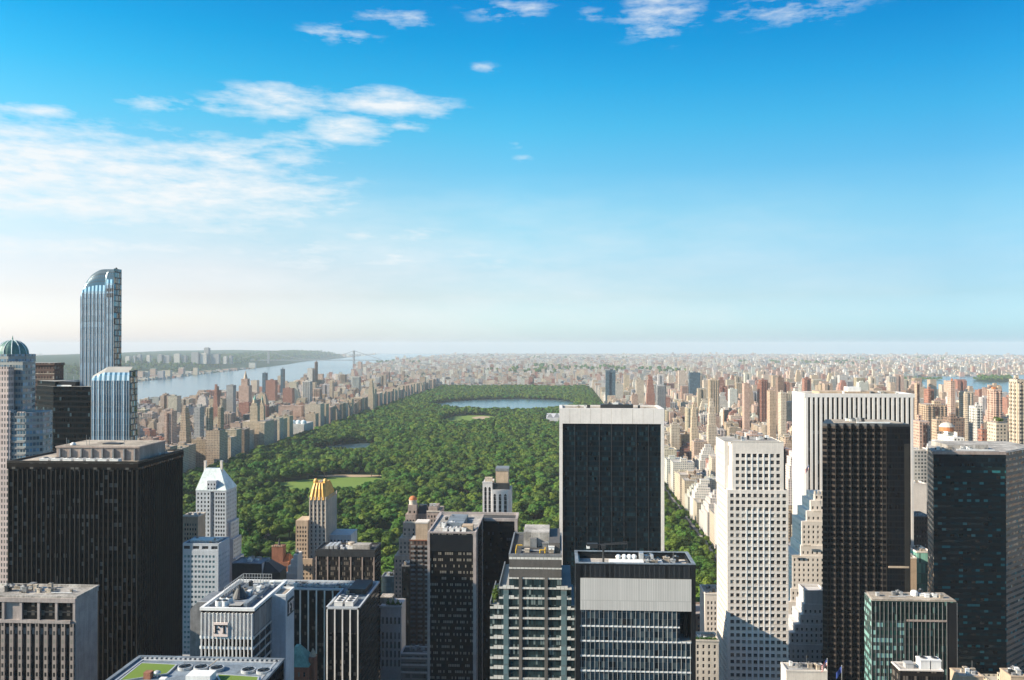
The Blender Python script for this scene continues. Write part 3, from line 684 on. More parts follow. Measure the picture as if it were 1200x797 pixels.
def screen_tower():
    Y0 = 280.; Y1 = 297.; x0, x1 = X(674.5, Y0), X(815, Y0); z = Z(664, Y0); mark(x0, x1, Y0, Y1)
    r = root('office_tower', 'black framed glass tower with a pale screen panel and white domed fans on top', 'office tower', (x0, Y0, 0))
    zp, zs, zg = Z(679, Y0), Z(716.5, Y0), 60
    fx0, fx1 = X(680, Y0), X(810, Y0)
    xn = X(796.5, Y0)
    boxes('frame', r, M['black'], [(x0, fx0, Y0-.3, Y1, 0, z), (fx1, x1, Y0-.3, Y1, 0, z), (fx0, fx1, Y1-1.5, Y1-.01, 0, z)])
    boxes('louver_band', r, M['louver'], [(fx0, fx1, Y0, Y0+1, zp, z-.02)])
    boxes('screen_panel', r, M['white_screen'], [(fx0, fx1, Y0-.35, Y0+.6, zs, zp-.02)])
    m = MB(); m.box(fx0, xn, Y0+.25, Y1-2, 0, zs-.02); m.box(xn, fx1, Y0+8, Y1-2, 0, zs-.03); m.box(xn+.01, fx1, Y0+.25, Y0+8, 0, Z(752, Y0))
    put('curtain_wall', m, M['clear_grid'], r)
    fl = 4.85; zz = Z(735.5, Y0); b = []
    while zz > 100:
        b.append((fx0+.02, xn if zz > Z(751, Y0) else fx1, Y0-.1, Y0+.5, zz-.22, zz+.22)); zz -= fl
    boxes('floor_edge', r, M['white_paint'], b)
    fin = []
    for k in range(25):
        u = fx0+.3+(fx1-fx0-.6)*k/24
        top = zs-.05 if u < xn+.2 else Z(752, Y0)
        fin.append((u-.045, u+.045, Y0-.2, Y0+.3, 60, top))
    boxes('mullion', r, M['metal_light'], fin)
    boxes('column', r, M['black'], [(xn+2.0, xn+3.0, Y0+4, Y0+5, Z(752, Y0), zs)])
    boxes('parapet', r, M['black'], ring(x0, x1, Y0, Y1, z-.02, z+.5, .5, .02)); boxes('coping', r, M['roof_blue'], ring(x0, x1, Y0, Y1, z+.5, z+.75, 1.0, .1))
    boxes('roof_deck', r, M['roof_light'], [(fx0, fx1, Y0+1, Y1-1.5, z-2.2, z-1.6)])
    for px in (724.5, 731.5, 737.5, 743):
        cx = X(px, Y0+9); m = MB(); m.cyl(cx, Y0+9, .8, z-1.6, z+.6, 12); m.dome(cx, Y0+9, .95, z+.6, .95, 14, 5); put('roof_fan', m, M['white_paint'], r)
    boxes('penthouse', r, M['white_paint'], [(X(715, Y0), X(756, Y0), Y0+4, Y0+8, z-1.6, z+.1)])
    boxes('bulkhead', r, M['metal_light'], [(X(752, Y0), X(757, Y0), Y0+8, Y0+11, z-1.6, z+2.0), (X(766, Y0), X(769, Y0), Y0+8, Y0+11, z-1.6, z+1.3)])
    gear(r, X(757, Y0), X(803, Y0), Y0+4, Y0+13, z-1.6, 14, 12, 2.0)
    cx = X(707, Y0+8); m = MB(); m.tube((cx, Y0+8, z-1.6), (cx, Y0+8, z+4.3), .35, 8); m.box(cx-.7, cx+.7, Y0+7.3, Y0+8.7, z+3.6, z+4.8)
    c = put('roof_crane', m, M['metal_dark'], r)
    m = MB(); a = X(689, Y0+8); e = X(735, Y0+8)
    m.tube((a, Y0+8, z+4.5), (e, Y0+8, z+5.3), .22, 6); m.tube((cx-2, Y0+8, z+4.9), (e, Y0+8, z+5.9), .12, 5)
    for k in range(7): m.tube((cx+k*1.2, Y0+8, z+4.8), (cx+k*1.2+.6, Y0+8, z+5.4), .08, 4)
    m.box(a-.4, a+3.2, Y0+7.3, Y0+8.7, z+3.8, z+5.3); m.tube((e, Y0+8, z+5.8), (e, Y0+8, z+3.6), .1, 4); put('boom', m, M['metal_dark'], c)
    boxes('counterweight', c, M['white_paint'], [(a-.5, a+.6, Y0+7.2, Y0+8.8, z+3.6, z+4.4)])
screen_tower()

def sloped_tower():
    Y0, Y1 = 605., 640.; x0, x1 = X(655.5, Y0), X(778.5, Y0); z = Z(479, Y0); zb = Z(497, Y0); mark(x0, x1, Y0-20, Y1)
    r = root('office_tower', 'tall dark glass tower in a white stone frame, standing before the park treetops', 'office tower', (x0, Y0, 0))
    def yf(zz): return Y0-18*max(0, (95-zz)/95)**2   # the front sweeps outward near the street
    zs = [0, 15, 30, 45, 60, 75, 95]
    iL, iR = x0+2.3, x1-2.2
    m = MB()
    for a, b in zip(zs, zs[1:]): m.face([(iL, yf(a)+.9, a), (iR, yf(a)+.9, a), (iR, yf(b)+.9, b), (iL, yf(b)+.9, b)], [(iL, a), (iR, a), (iR, b), (iL, b)])
    m.wall((iL, Y0+.9), (iR, Y0+.9), 95, zb, 0, None, iL); put('curtain_wall', m, M['solow_glass'], r)
    m = MB()
    for (a0, a1) in ((x0, iL), (iR, x1)):
        for a, b in zip(zs, zs[1:]):
            p = [(a0, yf(a)), (a1, yf(a)), (a1, Y1), (a0, Y1)]; q = [(a0, yf(b)), (a1, yf(b)), (a1, Y1), (a0, Y1)]; m.frustum(p, q, a, b, top=False)
        m.box(a0, a1, Y0, Y1, 95, z)
    m.box(iL, iR, Y0, Y0+3, zb, z, bottom=True); m.box(iL, iR, Y1-1, Y1, 0, z)
    put('stone_frame', m, M['travertine'], r)
    mu = [(iL+(iR-iL)*k/8-.16, iL+(iR-iL)*k/8+.16, Y0+.55, Y0+.95, 96, zb-.05) for k in range(1, 8)]
    boxes('mullion', r, M['metal_dark'], mu)
    jo = [(x0+(x1-x0)*k/10-.08, x0+(x1-x0)*k/10+.08, Y0-.03, Y0+.05, zb+.2, z-.3) for k in range(1, 10)]
    boxes('panel_joint', r, M['roof_tan'], jo)
    boxes('roof_deck', r, M['roof_tan'], [(iL, iR, Y0+3, Y1-1, z-2, z-1)])
    boxes('mechanical_room', r, M['metal_dark'], [(X(704, Y0+9), X(742, Y0+9), Y0+8, Y0+18, z-1, z+2.2)])
    gear(r, X(704, Y0+8), X(742, Y0+8), Y0+9, Y0+17, z+2.2, 7, 17, 3.0); gear(r, x0+6, x1-6, Y0+6, Y1-6, z-1, 6, 18, 2.5)
sloped_tower()

def granite_tower():
    Y0, Y1 = 530., 562.; xa0, xa1 = X(858, Y0), X(918.6, Y0); z = Z(518.5, Y0); xb0, xb1 = X(852, Y0), X(923.5, Y0); zl = Z(574.5, Y0); mark(xb0-5, xb1, Y0, Y1)
    r = root('office_tower', 'white stone tower punched with a regular grid of square dark windows', 'office tower', (xb0, Y0, 0))
    m = MB(); wins = []; p = 3.5; c = (xa0+xa1)/2
    us = [c+(k-3.5)*p for k in range(8)]; fl = 4.06
    vt = Z(534.3, Y0); vs = [vt-fl*k for k in range(6)]
    inset = 1.5
    grid_wall(m, wins, 'S', xa0, xa1, Y0, zl, z, us, 2.2, vs, 2.3, .45)
    grid_wall(m, wins, 'W', Y0+3.5, Y1, xa0-4.0, zl, z, [Y0+7+3.6*k for k in range(7)], 2.0, vs, 2.1, .45)
    # chamfered notch at the south-west corner
    m.wall((xa0-4.0, Y0+3.5), (xa0-1.6, Y0+3.5), zl, z); m.wall((xa0-1.6, Y0+3.5), (xa0, Y0), zl, z)
    m.wall((xa1, Y0), (xa1, Y1), zl, z); m.wall((xa1, Y1), (xa0-4, Y1), zl, z)
    us2 = [c+(k-4.5)*p for k in range(10)]; vs2 = []; v = vt-fl*6-.02
    while v > 15: vs2.append(v); v -= fl
    grid_wall(m, wins, 'S', xb0, xb1, Y0-.5, 0, zl, us2, 2.2, vs2, 2.3, .45)
    grid_wall(m, wins, 'W', Y0-.5, Y1+2, xb0, 0, zl, [Y0+3+3.6*k for k in range(8)], 2.3, vs2, 1.9, .45)
    m.wall((xb1, Y0-.5), (xb1, Y1+2), 0, zl); m.wall((xb1, Y1+2), (xb0, Y1+2), 0, zl)
    m.face([(xb0, Y0-.5, zl), (xb1, Y0-.5, zl), (xb1, Y1+2, zl), (xb0, Y1+2, zl)])
    put('wall', m, M['white_stone'], r)
    finish_windows(r, wins)
    # white inlay strips between the middle windows
    st = []
    for k in range(1, 6):
        u = c+(k-3)*p
        st.append((u-.33, u+.33, Y0-.13, Y0+.02, vs[-1]-1.1, vs[0]+1.1)); st.append((u-.33, u+.33, Y0-.64, Y0-.48, 5, vs2[2]+.2))
    for k in range(0, 6):
        u = c+(k-2.5)*p
        for v in vs2[3:]: st.append((u-.9, u+.9, Y0-.6, Y0-.48, v+1.25, v+1.65))
    boxes('inlay', r, M['white_paint'], st)
    gr = [(xb0-.05, xb1+.05, Y0-.62, Y0+.02, vs2[k]-1.02, vs2[k]-.96) for k in range(len(vs2)) if k not in (1, 2)]
    boxes('string_course', r, M['limestone'], gr)
    boxes('dark_reveal', r, M['black'], [(xa1-.02, xa1+1.2, Y0+.8, Y0+1.8, zl+.03, z-4)]); boxes('dark_reveal', r, M['black'], [(xa0-1.5, xa0-.4, Y0+2.6, Y0+3.4, Z(547, Y0), z-2.4)])
    boxes('parapet', r, M['limestone'], [(xa0-4.1, xa1+.1, Y0-.1, Y0+.6, z-.02, z+.5)])
    boxes('roof_deck', r, M['roof_light'], [(xa0-3.9, xa1-.1, Y0+3.6, Y1-.1, z-.6, z-.3), (xa0+.1, xa1-.1, Y0+.61, Y0+3.59, z-.6, z-.3)])
    gear(r, xa0+4, xa1-4, Y0+4, Y1-4, z-.3, 10, 41, 2.2)
granite_tower()

def striped_tower():
    Y0, Y1 = 700., 734.; x0, x1 = X(944, Y0), X(1070, Y0); z = Z(461.5, Y0); mark(x0, x1, Y0, Y1)
    r = root('office_tower', 'big white marble tower with continuous vertical black window stripes', 'office tower', (x0, Y0, 0))
    m = MB(); m.box(x0, x1, Y0, Y1, 0, z-.1, top=False); put('curtain_wall', m, M['dark_strip'], r)
    n = 22; boxes('pier', r, M['travertine'], fins_s(x0+.9, x1-.9, Y0, 0, z-3, n, 1.9, 1.1)+fins_w(x0, Y0+.9, Y1-.9, 0, z-3, 9, 2.7, 1.1))
    boxes('cornice', r, M['travertine'], ring(x0, x1, Y0, Y1, z-3.01, z, 1.5, 1.15))
    boxes('roof_deck', r, M['roof_tan'], [(x0+.4, x1-.4, Y0+.4, Y1-.4, z-1.5, z-1)])
    boxes('penthouse', r, M['white_paint'], [(X(994, Y0+12), X(1009, Y0+12), Y0+12, Y0+22, z-1, z+4.6)])
    boxes('mechanical_room', r, M['brick_tan'], [(X(960, Y0+9), X(1050, Y0+9), Y0+8, Y0+28, z-1, z+1.1)])
    gear(r, x0+8, x1-8, Y0+4, Y0+8, z-1, 8, 51, 3)
striped_tower()

def sawtooth_tower():
    Y0, Y1 = 536., 570.; x0, xm, x1 = X(966.5, Y0), X(1040, Y0), X(1068, Y0); z = Z(497.5, Y0); mark(x0, x1, Y0, Y1)
    r = root('apartment_tower', 'slim black bronze tower with saw toothed vertical pleats, before the white striped tower', 'tower', (x0, Y0, 0))
    n = 8; pts = [(x0, Y1), (x0, Y0+6)]
    pts = [(x0, Y0+4.6)]
    w = (xm-x0)/n
    for k in range(n):
        pts.append((x0+w*k+w*.5, Y0+(1.6 if k else 2.6)))
        pts.append((x0+w*(k+1), Y0+(4.2 if k < n-1 else 1.6)))
    poly = pts+[(x1, Y0+1.6), (x1, Y1), (X(967.5, Y1), Y1)]
    mi = [0]*(len(pts)-1)+[1, 1, 0, 0]
    m = MB(); m.prism(poly, 0, z-1.5, mi=mi, tmi=0); put('curtain_wall', m, [M['saw_glass'], M['saw_flat']], r)
    edge = MB()
    for p in pts[1:]: edge.box(p[0]-.14, p[0]+.14, p[1]-.2, p[1]+.12, 0, z-1.45)
    put('mullion', edge, M['bronze_rib'], r)
    m = MB(); m.prism(poly, z-1.499, z, mi=0); put('parapet', m, M['metal_dark'], r)
    m = MB(); m.prism([(x0+8, Y0+7), (x1-2, Y0+7), (x1-2, Y1-2), (x0+14, Y1-2)], z, z+.3); put('roof_deck', m, M['roof_tan'], r)
    boxes('ledge', r, M['brick_tan'], [(xm+1, x1-1, Y0+.9, Y0+1.55, Z(663, Y0)-1.1, Z(663, Y0))])
    boxes('corner_strip', r, M['bronze_rib'], [(x1-3.4, x1-.4, Y0+1.3, Y0+1.58, 60, Z(520, Y0))])
    gear(r, X(1000, Y0), X(1045, Y0), Y0+9, Y1-8, z+.3, 9, 61, 2.2, False)
    boxes('roof_rail', r, M['white_paint'], [(X(1004, Y0+7), X(1043, Y0+7), Y0+6.5, Y0+7, z+.1, z+.9)])
sawtooth_tower()

def green_black_tower():
    Y0 = 560.; x0, xm = X(1094, Y0), X(1179, Y0); z = Z(530.5, Y0)
    xe, Ye = X(1204, 600), 600.; mark(x0, xe, Y0, 620)
    r = root('office_tower', 'bulky green black glass office block with brown stone corner strips', 'office tower', (x0, Y0, 0))
    xk = X(1087, 585)
    poly = [(x0, Y0), (xm, Y0), (xe, Ye-10), (xe, Ye+25), (X(1088.5, Ye+25), Ye+25), (xk, 585)]
    m = MB(); m.prism(poly, 0, z, mi=[0, 1, 1, 0, 1, 1], top=True, tmi=1); put('curtain_wall', m, [M['green_granite'], M['brown_bands']], r)
    boxes('top_storey', r, M['solow_glass'], [(x0+2, xm-.2, Y0-.18, Y0+.02, z-9, z-1.4)])
    boxes('parapet', r, M['brick_brown'], [(x0-.3, xm+.1, Y0-.35, Y0+.7, z-1.3, z+.5)])
    m = MB(); m.prism([(x0+1, Y0+1), (xm-.5, Y0+1), (xe-1, Ye-8), (xe-1, Ye+24), (X(1088.5, Ye+25)+2, Ye+24), (xk+1.5, 585)], z+.02, z+.4); put('roof_deck', m, M['roof_light'], r)
    boxes('rail', r, M['white_paint'], [(X(1120, Y0+4), X(1165, Y0+4), Y0+3, Y0+3.3, z+.4, z+1.6)])
    boxes('mechanical_room', r, M['roof_light'], [(x0+14, x0+40, Y0+12, Y0+36, z+.4, z+3.4)])
    gear(r, x0+5, xm-6, Y0+4, Y0+14, z+.4, 16, 71, 3); boxes('window_cleaning_track', r, M['metal_grey'], [(x0+3, xm-3, Y0+2.2, Y0+2.6, z+.4, z+.8)])
green_black_tower()

def small_glass_block():
    Y0, Y1 = 400., 413.; x0, xm, x1 = X(1021, Y0), X(1109, Y0), X(1121, Y0); z = Z(705.5, Y0); xw = X(1010, Y1); mark(xw, x1, Y0, Y1+3)
    r = root('office_building', 'small bronze green glass block with tan roof, in front of the saw toothed black tower', 'office building', (x0, Y0, 0))
    poly = [(x0, Y0), (x1, Y0), (x1, Y1), (xw+1, Y1)]
    m = MB(); m.prism(poly, 0, z, mi=[0, 0, 0, 1], top=True, tmi=0)
    put('curtain_wall', m, [M['bronze_green'], M['bronze_aqua_reflection']], r)
    boxes('glass_bay', r, M['bronze_aqua_reflection'], [(x0+.6, X(1059, Y0), Y0-.06, Y0+.02, 50, Z(728, Y0))]); boxes('dark_bay', r, M['black'], [(xm, x1-.1, Y0-.07, Y0+.02, 50, z-.5)])
    boxes('mullion', r, M['metal_grey'], fins_s(x0, xm, Y0, 40, z-.4, 18, .14, .3)+fins_e(x1, Y0, Y1, 40, z-.4, 4, .14, .2))
    boxes('transom_band', r, M['brick_brown'], [(X(1062, Y0), xm, Y0-.4, Y0+.02, Z(727, Y0)-.4, Z(727, Y0)+.4)])
    m = MB(); m.prism([(x0+.3, Y0+.3), (x1-.3, Y0+.3), (x1-.3, Y1-.3), (xw+2, Y1-.3)], z+.01, z+.6); put('roof_deck', m, M['roof_tan'], r)
    m = MB(); m.cyl(X(1071, 407), 407, 1.6, z+.6, z+2.4, 12); m.dome(X(1071, 407), 407, 1.6, z+2.4, .8, 12, 3); put('water_tank', m, M['white_paint'], r)
    unit(r, X(1080, 407), 407, z+.6, 3, 2, 1.1, 'white_paint', False); gear(r, x0+3, x1-4, Y0+3, Y1-3, z+.6, 10, 81, 2.0)
small_glass_block()

def stone_setbacks():
    # tall white stepped tower behind the sawtooth tower
    Y0 = 632.; r = root('stepped_tower', 'white stone stepped tower with narrow crown, between gridded white tower and black pleated one', 'tower', (X(945, Y0), Y0, 0))
    m = MB(); wins = []
    tiers = [(920, 705), (927, 690), (929, 652), (939.5, 640), (941, 612), (947, 600), (952, 588), (957, 581)]
    for k, (px, py) in enumerate(tiers):
        x0 = X(px, Y0); z1 = Z(py, Y0); z0 = Z(tiers[k-1][1], Y0) if k else 0; x1 = X(985, Y0)-k*.4; y0 = Y0+k*.8; y1 = Y0+34-k*1.2
        h = z1-z0; n = int((x1-x0)/3.3); vs = step(max(z0+2.2, 20), z1-1.8, 3.7)
        if n >= 2: grid_wall(m, wins, 'S', x0, x1, y0, z0, z1, [x0+1.8+3.3*i for i in range(n)], 1.25, vs, 2.0, .35)
        else: m.wall((x0, y0), (x1, y0), z0, z1)
        grid_wall(m, wins, 'W', y0, y1, x0, z0, z1, [y0+2.5+3.6*i for i in range(int((y1-y0-2)/3.6))], 1.25, vs, 2.0, .35)
        m.wall((x1, y0), (x1, y1), z0, z1); m.wall((x1, y1), (x0, y1), z0, z1); m.face([(x0, y0, z1), (x1, y0, z1), (x1, y1, z1), (x0, y1, z1)])
    put('wall', m, M['white_stone'], r); finish_windows(r, wins); mark(X(918, Y0), X(985, Y0), Y0, Y0+36)
    for px, py in ((928, 652), (941, 640), (953, 600)):
        boxes('parapet', r, M['limestone'], [(X(px, Y0), X(px+9, Y0), Y0-.3, Y0+.3, Z(py, Y0)-.3, Z(py, Y0)+.9)])
    boxes('crown', r, M['limestone'], [(X(958+k*4, Y0)-.5, X(958+k*4, Y0)+.6, Y0+5.5, Y0+7, Z(581, Y0), Z(577, Y0)) for k in range(6)])
    # grey stepped one in front, in shade
    Y0 = 574.; r = root('stepped_building', 'grey stone building stepping up like a ziggurat, at the foot of the white stepped tower', 'building', (X(945, Y0), Y0, 0))
    m = MB(); wins = []
    tiers = [(921, 755), (926, 742), (932, 733), (939, 722), (943, 710), (945.5, 697)]
    for k, (px, py) in enumerate(tiers):
        x0 = X(px, Y0); z1 = Z(py, Y0); z0 = Z(tiers[k-1][1], Y0) if k else 0; x1 = X(972, Y0)-k*.4; y0 = Y0+k*.9; y1 = Y0+26-k*1.2
        vs = step(max(z0+2.0, 10), z1-1.6, 3.7); n = int((x1-x0)/3.1)
        grid_wall(m, wins, 'S', x0, x1, y0, z0, z1, [x0+1.6+3.1*i for i in range(n)], 1.2, vs if k < 5 else [], 1.9, .35)
        grid_wall(m, wins, 'W', y0, y1, x0, z0, z1, [y0+2+3.5*i for i in range(int((y1-y0-2)/3.5))], 1.2, vs if k < 5 else [], 1.9, .35)
        m.wall((x1, y0), (x1, y1), z0, z1); m.wall((x1, y1), (x0, y1), z0, z1); m.face([(x0, y0, z1), (x1, y0, z1), (x1, y1, z1), (x0, y1, z1)])
    put('wall', m, M['pale_granite'], r); finish_windows(r, wins); mark(X(918, Y0), X(972, Y0), Y0, Y0+28)
    boxes('crown', r, M['pale_granite'], ring(X(945.5, Y0), X(970, Y0), Y0+4.5, Y0+20, Z(697, Y0), Z(694.5, Y0), .6, .1))
    # low white roof at the bottom
    Y0 = 420.; x0, x1 = X(921, Y0), X(969, Y0); z = Z(788, Y0); r = root('low_building', 'low white block whose cluttered roof ends at the foot of the grid windowed tower', 'building', (x0, Y0, 0)); mark(x0, x1, Y0, Y0+10)
    m = MB(); m.box(x0, x1, Y0, Y0+10, 0, z, top=False); put('wall', m, M['white_stone'], r); cap(r, x0, x1, Y0, Y0+10, z, M['white_stone'], 'roof_light', .8)
    gear(r, x0+1, x1-1, Y0+1.5, Y0+9, z, 12, 91, 2.4)
    # bottom right roofs
    for (a, b, top, Yq, lab, seed) in ((1054, 1105, 787, 365., 'dark low roof carrying two white cooling towers, below the bronze green block', 1),
                                       (1124, 1152, 794, 372., 'sliver of cluttered roof just below the green black block', 2), (1184, 1204, 794, 372., 'cluttered roof corner at the foot of the green black block, next to its brown strip', 3)):
        x0, x1 = X(a, Yq), X(b, Yq); z = Z(top, Yq); r = root('low_building', lab, 'building', (x0, Yq, 0)); mark(x0, x1, Yq, Yq+9)
        m = MB(); m.box(x0, x1, Yq, Yq+9, 0, z, top=False); put('wall', m, M['dark_office' if seed == 1 else 'brick_tan'], r); cap(r, x0, x1, Yq, Yq+9, z, M['white_stone' if seed == 1 else 'brick_tan'], 'roof_light', .5)
        if seed == 1:
            for px in (1081, 1094): unit(r, X(px, Yq+4), Yq+4, z, 4.0, 4.5, 4.0, 'white_paint', True, 'cooling_tower')
            unit(r, X(1064, Yq+4), Yq+4, z, 3.4, 3, 2.2, 'metal_light', False)
        else: gear(r, x0+.5, x1-.5, Yq+1, Yq+8, z, 9, 100+seed, 1.6)
    # unseen block, added and sized to throw shade on the white gridded tower
    for (x0, x1, y0, y1, z, lab, mt) in ((10., 60., 498., 520., 104., 'unseen grey office block added for its shadow, behind the black framed glass tower', 'grey_band'),):
        r = root('office_building', lab, 'office building', (x0, y0, 0)); mark(x0, x1, y0, y1)
        m = MB(); m.box(x0, x1, y0, y1, 0, z, top=False); put('curtain_wall', m, M[mt], r); cap(r, x0, x1, y0, y1, z, M['metal_grey'], 'roof_dark'); gear(r, x0+4, x1-4, y0+4, y1-4, z+.06, 6, int(z), 4)
    # flags
    for px, py0, py1, Yf, lab, st in ((969, 772, 806, 418., 'striped red and white flag hanging from a slim pole above the low white roof', 1), (986, 780, 806, 418., 'dark blue flag on a slim pole in front of the black pleated tower', 0), (948, 545, 584, 634., 'small striped flag on a pole topping the white stepped tower', 1)):
        x, zt, zb = X(px, Yf), Z(py0, Yf), Z(py1, Yf); r = root('flagpole', lab, 'flag', (x, Yf, zb))
        m = MB(); m.tube((x, Yf, zb), (x, Yf, zt), .1, 6); m.dome(x, Yf, .22, zt, .25, 8, 3); put('pole', m, M['metal_light'], r)
        m = MB(); n = 7; L = 4.2; H = 3.0
        for i in range(n):
            for j in range(7):
                def pt(a, b): return (x-.12-L*.62*a, Yf+.35*math.sin(a*6), zt-.3-H*b-L*.75*a)
                mi = 2 if (st == 0 or (i < 3 and j < 3)) else (j % 2)
                m.face([pt(i/n, (j+1)/7), pt((i+1)/n, (j+1)/7), pt((i+1)/n, j/7), pt(i/n, j/7)], None, mi)
        f = put('flag', m, [M['flag_red'], M['flag_white'], M['flag_blue']], r)
        mod = f.modifiers.new('thickness', 'SOLIDIFY'); mod.thickness = .03
stone_setbacks()
# ------------------------------------------------------------------ towers further back
def octagon(cx, cy, rx, ry=None, ch=.42):
    ry = ry or rx; a, b = rx*ch, ry*ch
    return [(cx-a, cy-ry), (cx+a, cy-ry), (cx+rx, cy-b), (cx+rx, cy+b), (cx+a, cy+ry), (cx-a, cy+ry), (cx-rx, cy+b), (cx-rx, cy-b)]
def domed_tower():
    Y0 = 470.; Yc = 486.; cx = X(14, Yc); mark(cx-30, X(61, Y0), Y0, Y0+40)
    r = root('domed_tower', 'tall pale banded tower under a ribbed green dome', 'tower', (cx, Yc, 0))
    zd = Z(415, Yc); zt = Z(398.5, Yc)
    rd = X(30, Yc)-cx
    m = MB(); m.prism(octagon(cx, Yc, rd*1.35, 11), Z(423, Yc), zd, top=True)
    put('drum', m, M['city_spire'], r)
    m = MB(); m.dome(cx, Yc, rd, zd, zt-zd, 24, 8); d = put('dome', m, M['dome_green'], r)
    m = MB()
    for k in range(12):
        a = 2*math.pi*k/12
        for j in range(6):
            t0, t1 = j/6*math.pi/2, (j+1)/6*math.pi/2
            m.tube((cx+rd*1.01*math.cos(t0)*math.cos(a), Yc+rd*1.01*math.cos(t0)*math.sin(a), zd+(zt-zd)*math.sin(t0)), (cx+rd*1.01*math.cos(t1)*math.cos(a), Yc+rd*1.01*math.cos(t1)*math.sin(a), zd+(zt-zd)*1.01*math.sin(t1)), .22, 4)
    put('rib', m, M['copper_pale'], d); m = MB(); m.cyl(cx, Yc, .5, zt-.2, zt+2.6, 8, 0, .1); put('finial', m, M['copper_green'], d)
    m = MB(); m.prism([(cx-20, 475), (X(26, 475), 475), (X(37, 481), 481), (X(41, 494), 494), (cx-20, 494)], Z(484, Y0)-1, Z(423.1, Yc), top=True)
    m.prism([(cx-24, Y0-.0), (X(30, 470), Y0), (X(50, 475), 475), (X(58, 483), 483), (X(61, 492), 492), (cx-24, 492)], 0, Z(484, Y0), top=True)
    put('shaft', m, M['city_spire'], r)
    m = MB(); m.box(cx-24.2, X(9.5, Y0-1), Y0-1.2, Y0+4, 0, Z(430, Y0)); m.box(cx-24.2, X(11.5, Y0-1), Y0-1.0, Y0+4, 0, Z(481, Y0)); put('corner_tower', m, M['city_spire_light'], r)
    boxes('spandrel_band', r, M['metal_grey'], [(X(12, Y0), X(29, Y0), Y0-.3, Y0+.02, z, z+1.0) for z in step(60, Z(486, Y0), 3.6)])
    boxes('setback_rail', r, M['city_spire_light'], [(X(20, Y0), X(29, Y0), Y0+.1, Y0+.5, Z(484, Y0), Z(482.5, Y0))])
    for k in range(3):
        xx = X(30+2*k, Yc); boxes('setback', r, M['city_spire'], [(xx-3, xx, Yc-6+k, Yc+6, Z(423, Yc)-.1, Z(428-k*3-1, Yc))])
domed_tower()

def brown_slab():
    Y0 = 612.; x0, x1 = X(30, Y0), X(74, Y0+12); z = Z(425.5, Y0); mark(x0, x1, Y0, Y0+30)
    r = root('office_tower', 'flat topped dark brown tower peeping out between the domed tower and the striped blue one', 'office tower', (x0, Y0, 0))
    m = MB(); m.box(x0, x1, Y0, Y0+12, 0, z); put('wall', m, M['carnegie'], r)
    boxes('cornice', r, M['carnegie'], [(x0-.6, x1+.6, Y0-.8, Y0+12.3, z-1.6, z+.2)]); boxes('light_band', r, M['roof_tan'], [(x0, x1+.15, Y0-.2, Y0+.02, Z(438.5, Y0), Z(437.5, Y0)), (x0, x1+.15, Y0-.2, Y0+.02, Z(444.5, Y0), Z(444, Y0))])
brown_slab()

def black_wedge():
    Y0 = 590.; xa, xb, xc = X(42, Y0+14), X(62, Y0), X(106.5, Y0); z = Z(453, Y0); mark(xa, xc, Y0, Y0+34)
    r = root('office_tower', 'black glass wedge tower beside the striped blue tower', 'office tower', (xb, Y0, 0))
    m = MB(); m.prism([(xa, Y0+14), (xb, Y0), (xc, Y0), (xc, Y0+34), (xa, Y0+34)], 0, z); put('curtain_wall', m, M['black_glass'], r)
    m = MB(); m.prism([(xa+.5, Y0+14.5), (xb, Y0+2), (xb+3, Y0+14), (xb+3, Y0+32), (xa, Y0+32)], z, z+3.5); put('wedge_top', m, M['black_glass'], r)
    boxes('mechanical_room', r, M['black'], [(X(64, Y0), X(84, Y0), Y0+4, Y0+20, z, Z(447.5, Y0))]); boxes('white_rail', r, M['white_paint'], [(X(63, Y0), X(80, Y0), Y0+3.2, Y0+3.6, z, z+.9)])
    for px, h in ((77, 9), (86, 7)):
        m = MB(); m.tube((X(px, Y0+10), Y0+10, z), (X(px, Y0+10), Y0+10, z+h), .14, 5); put('antenna', m, M['metal_light'], r)
black_wedge()

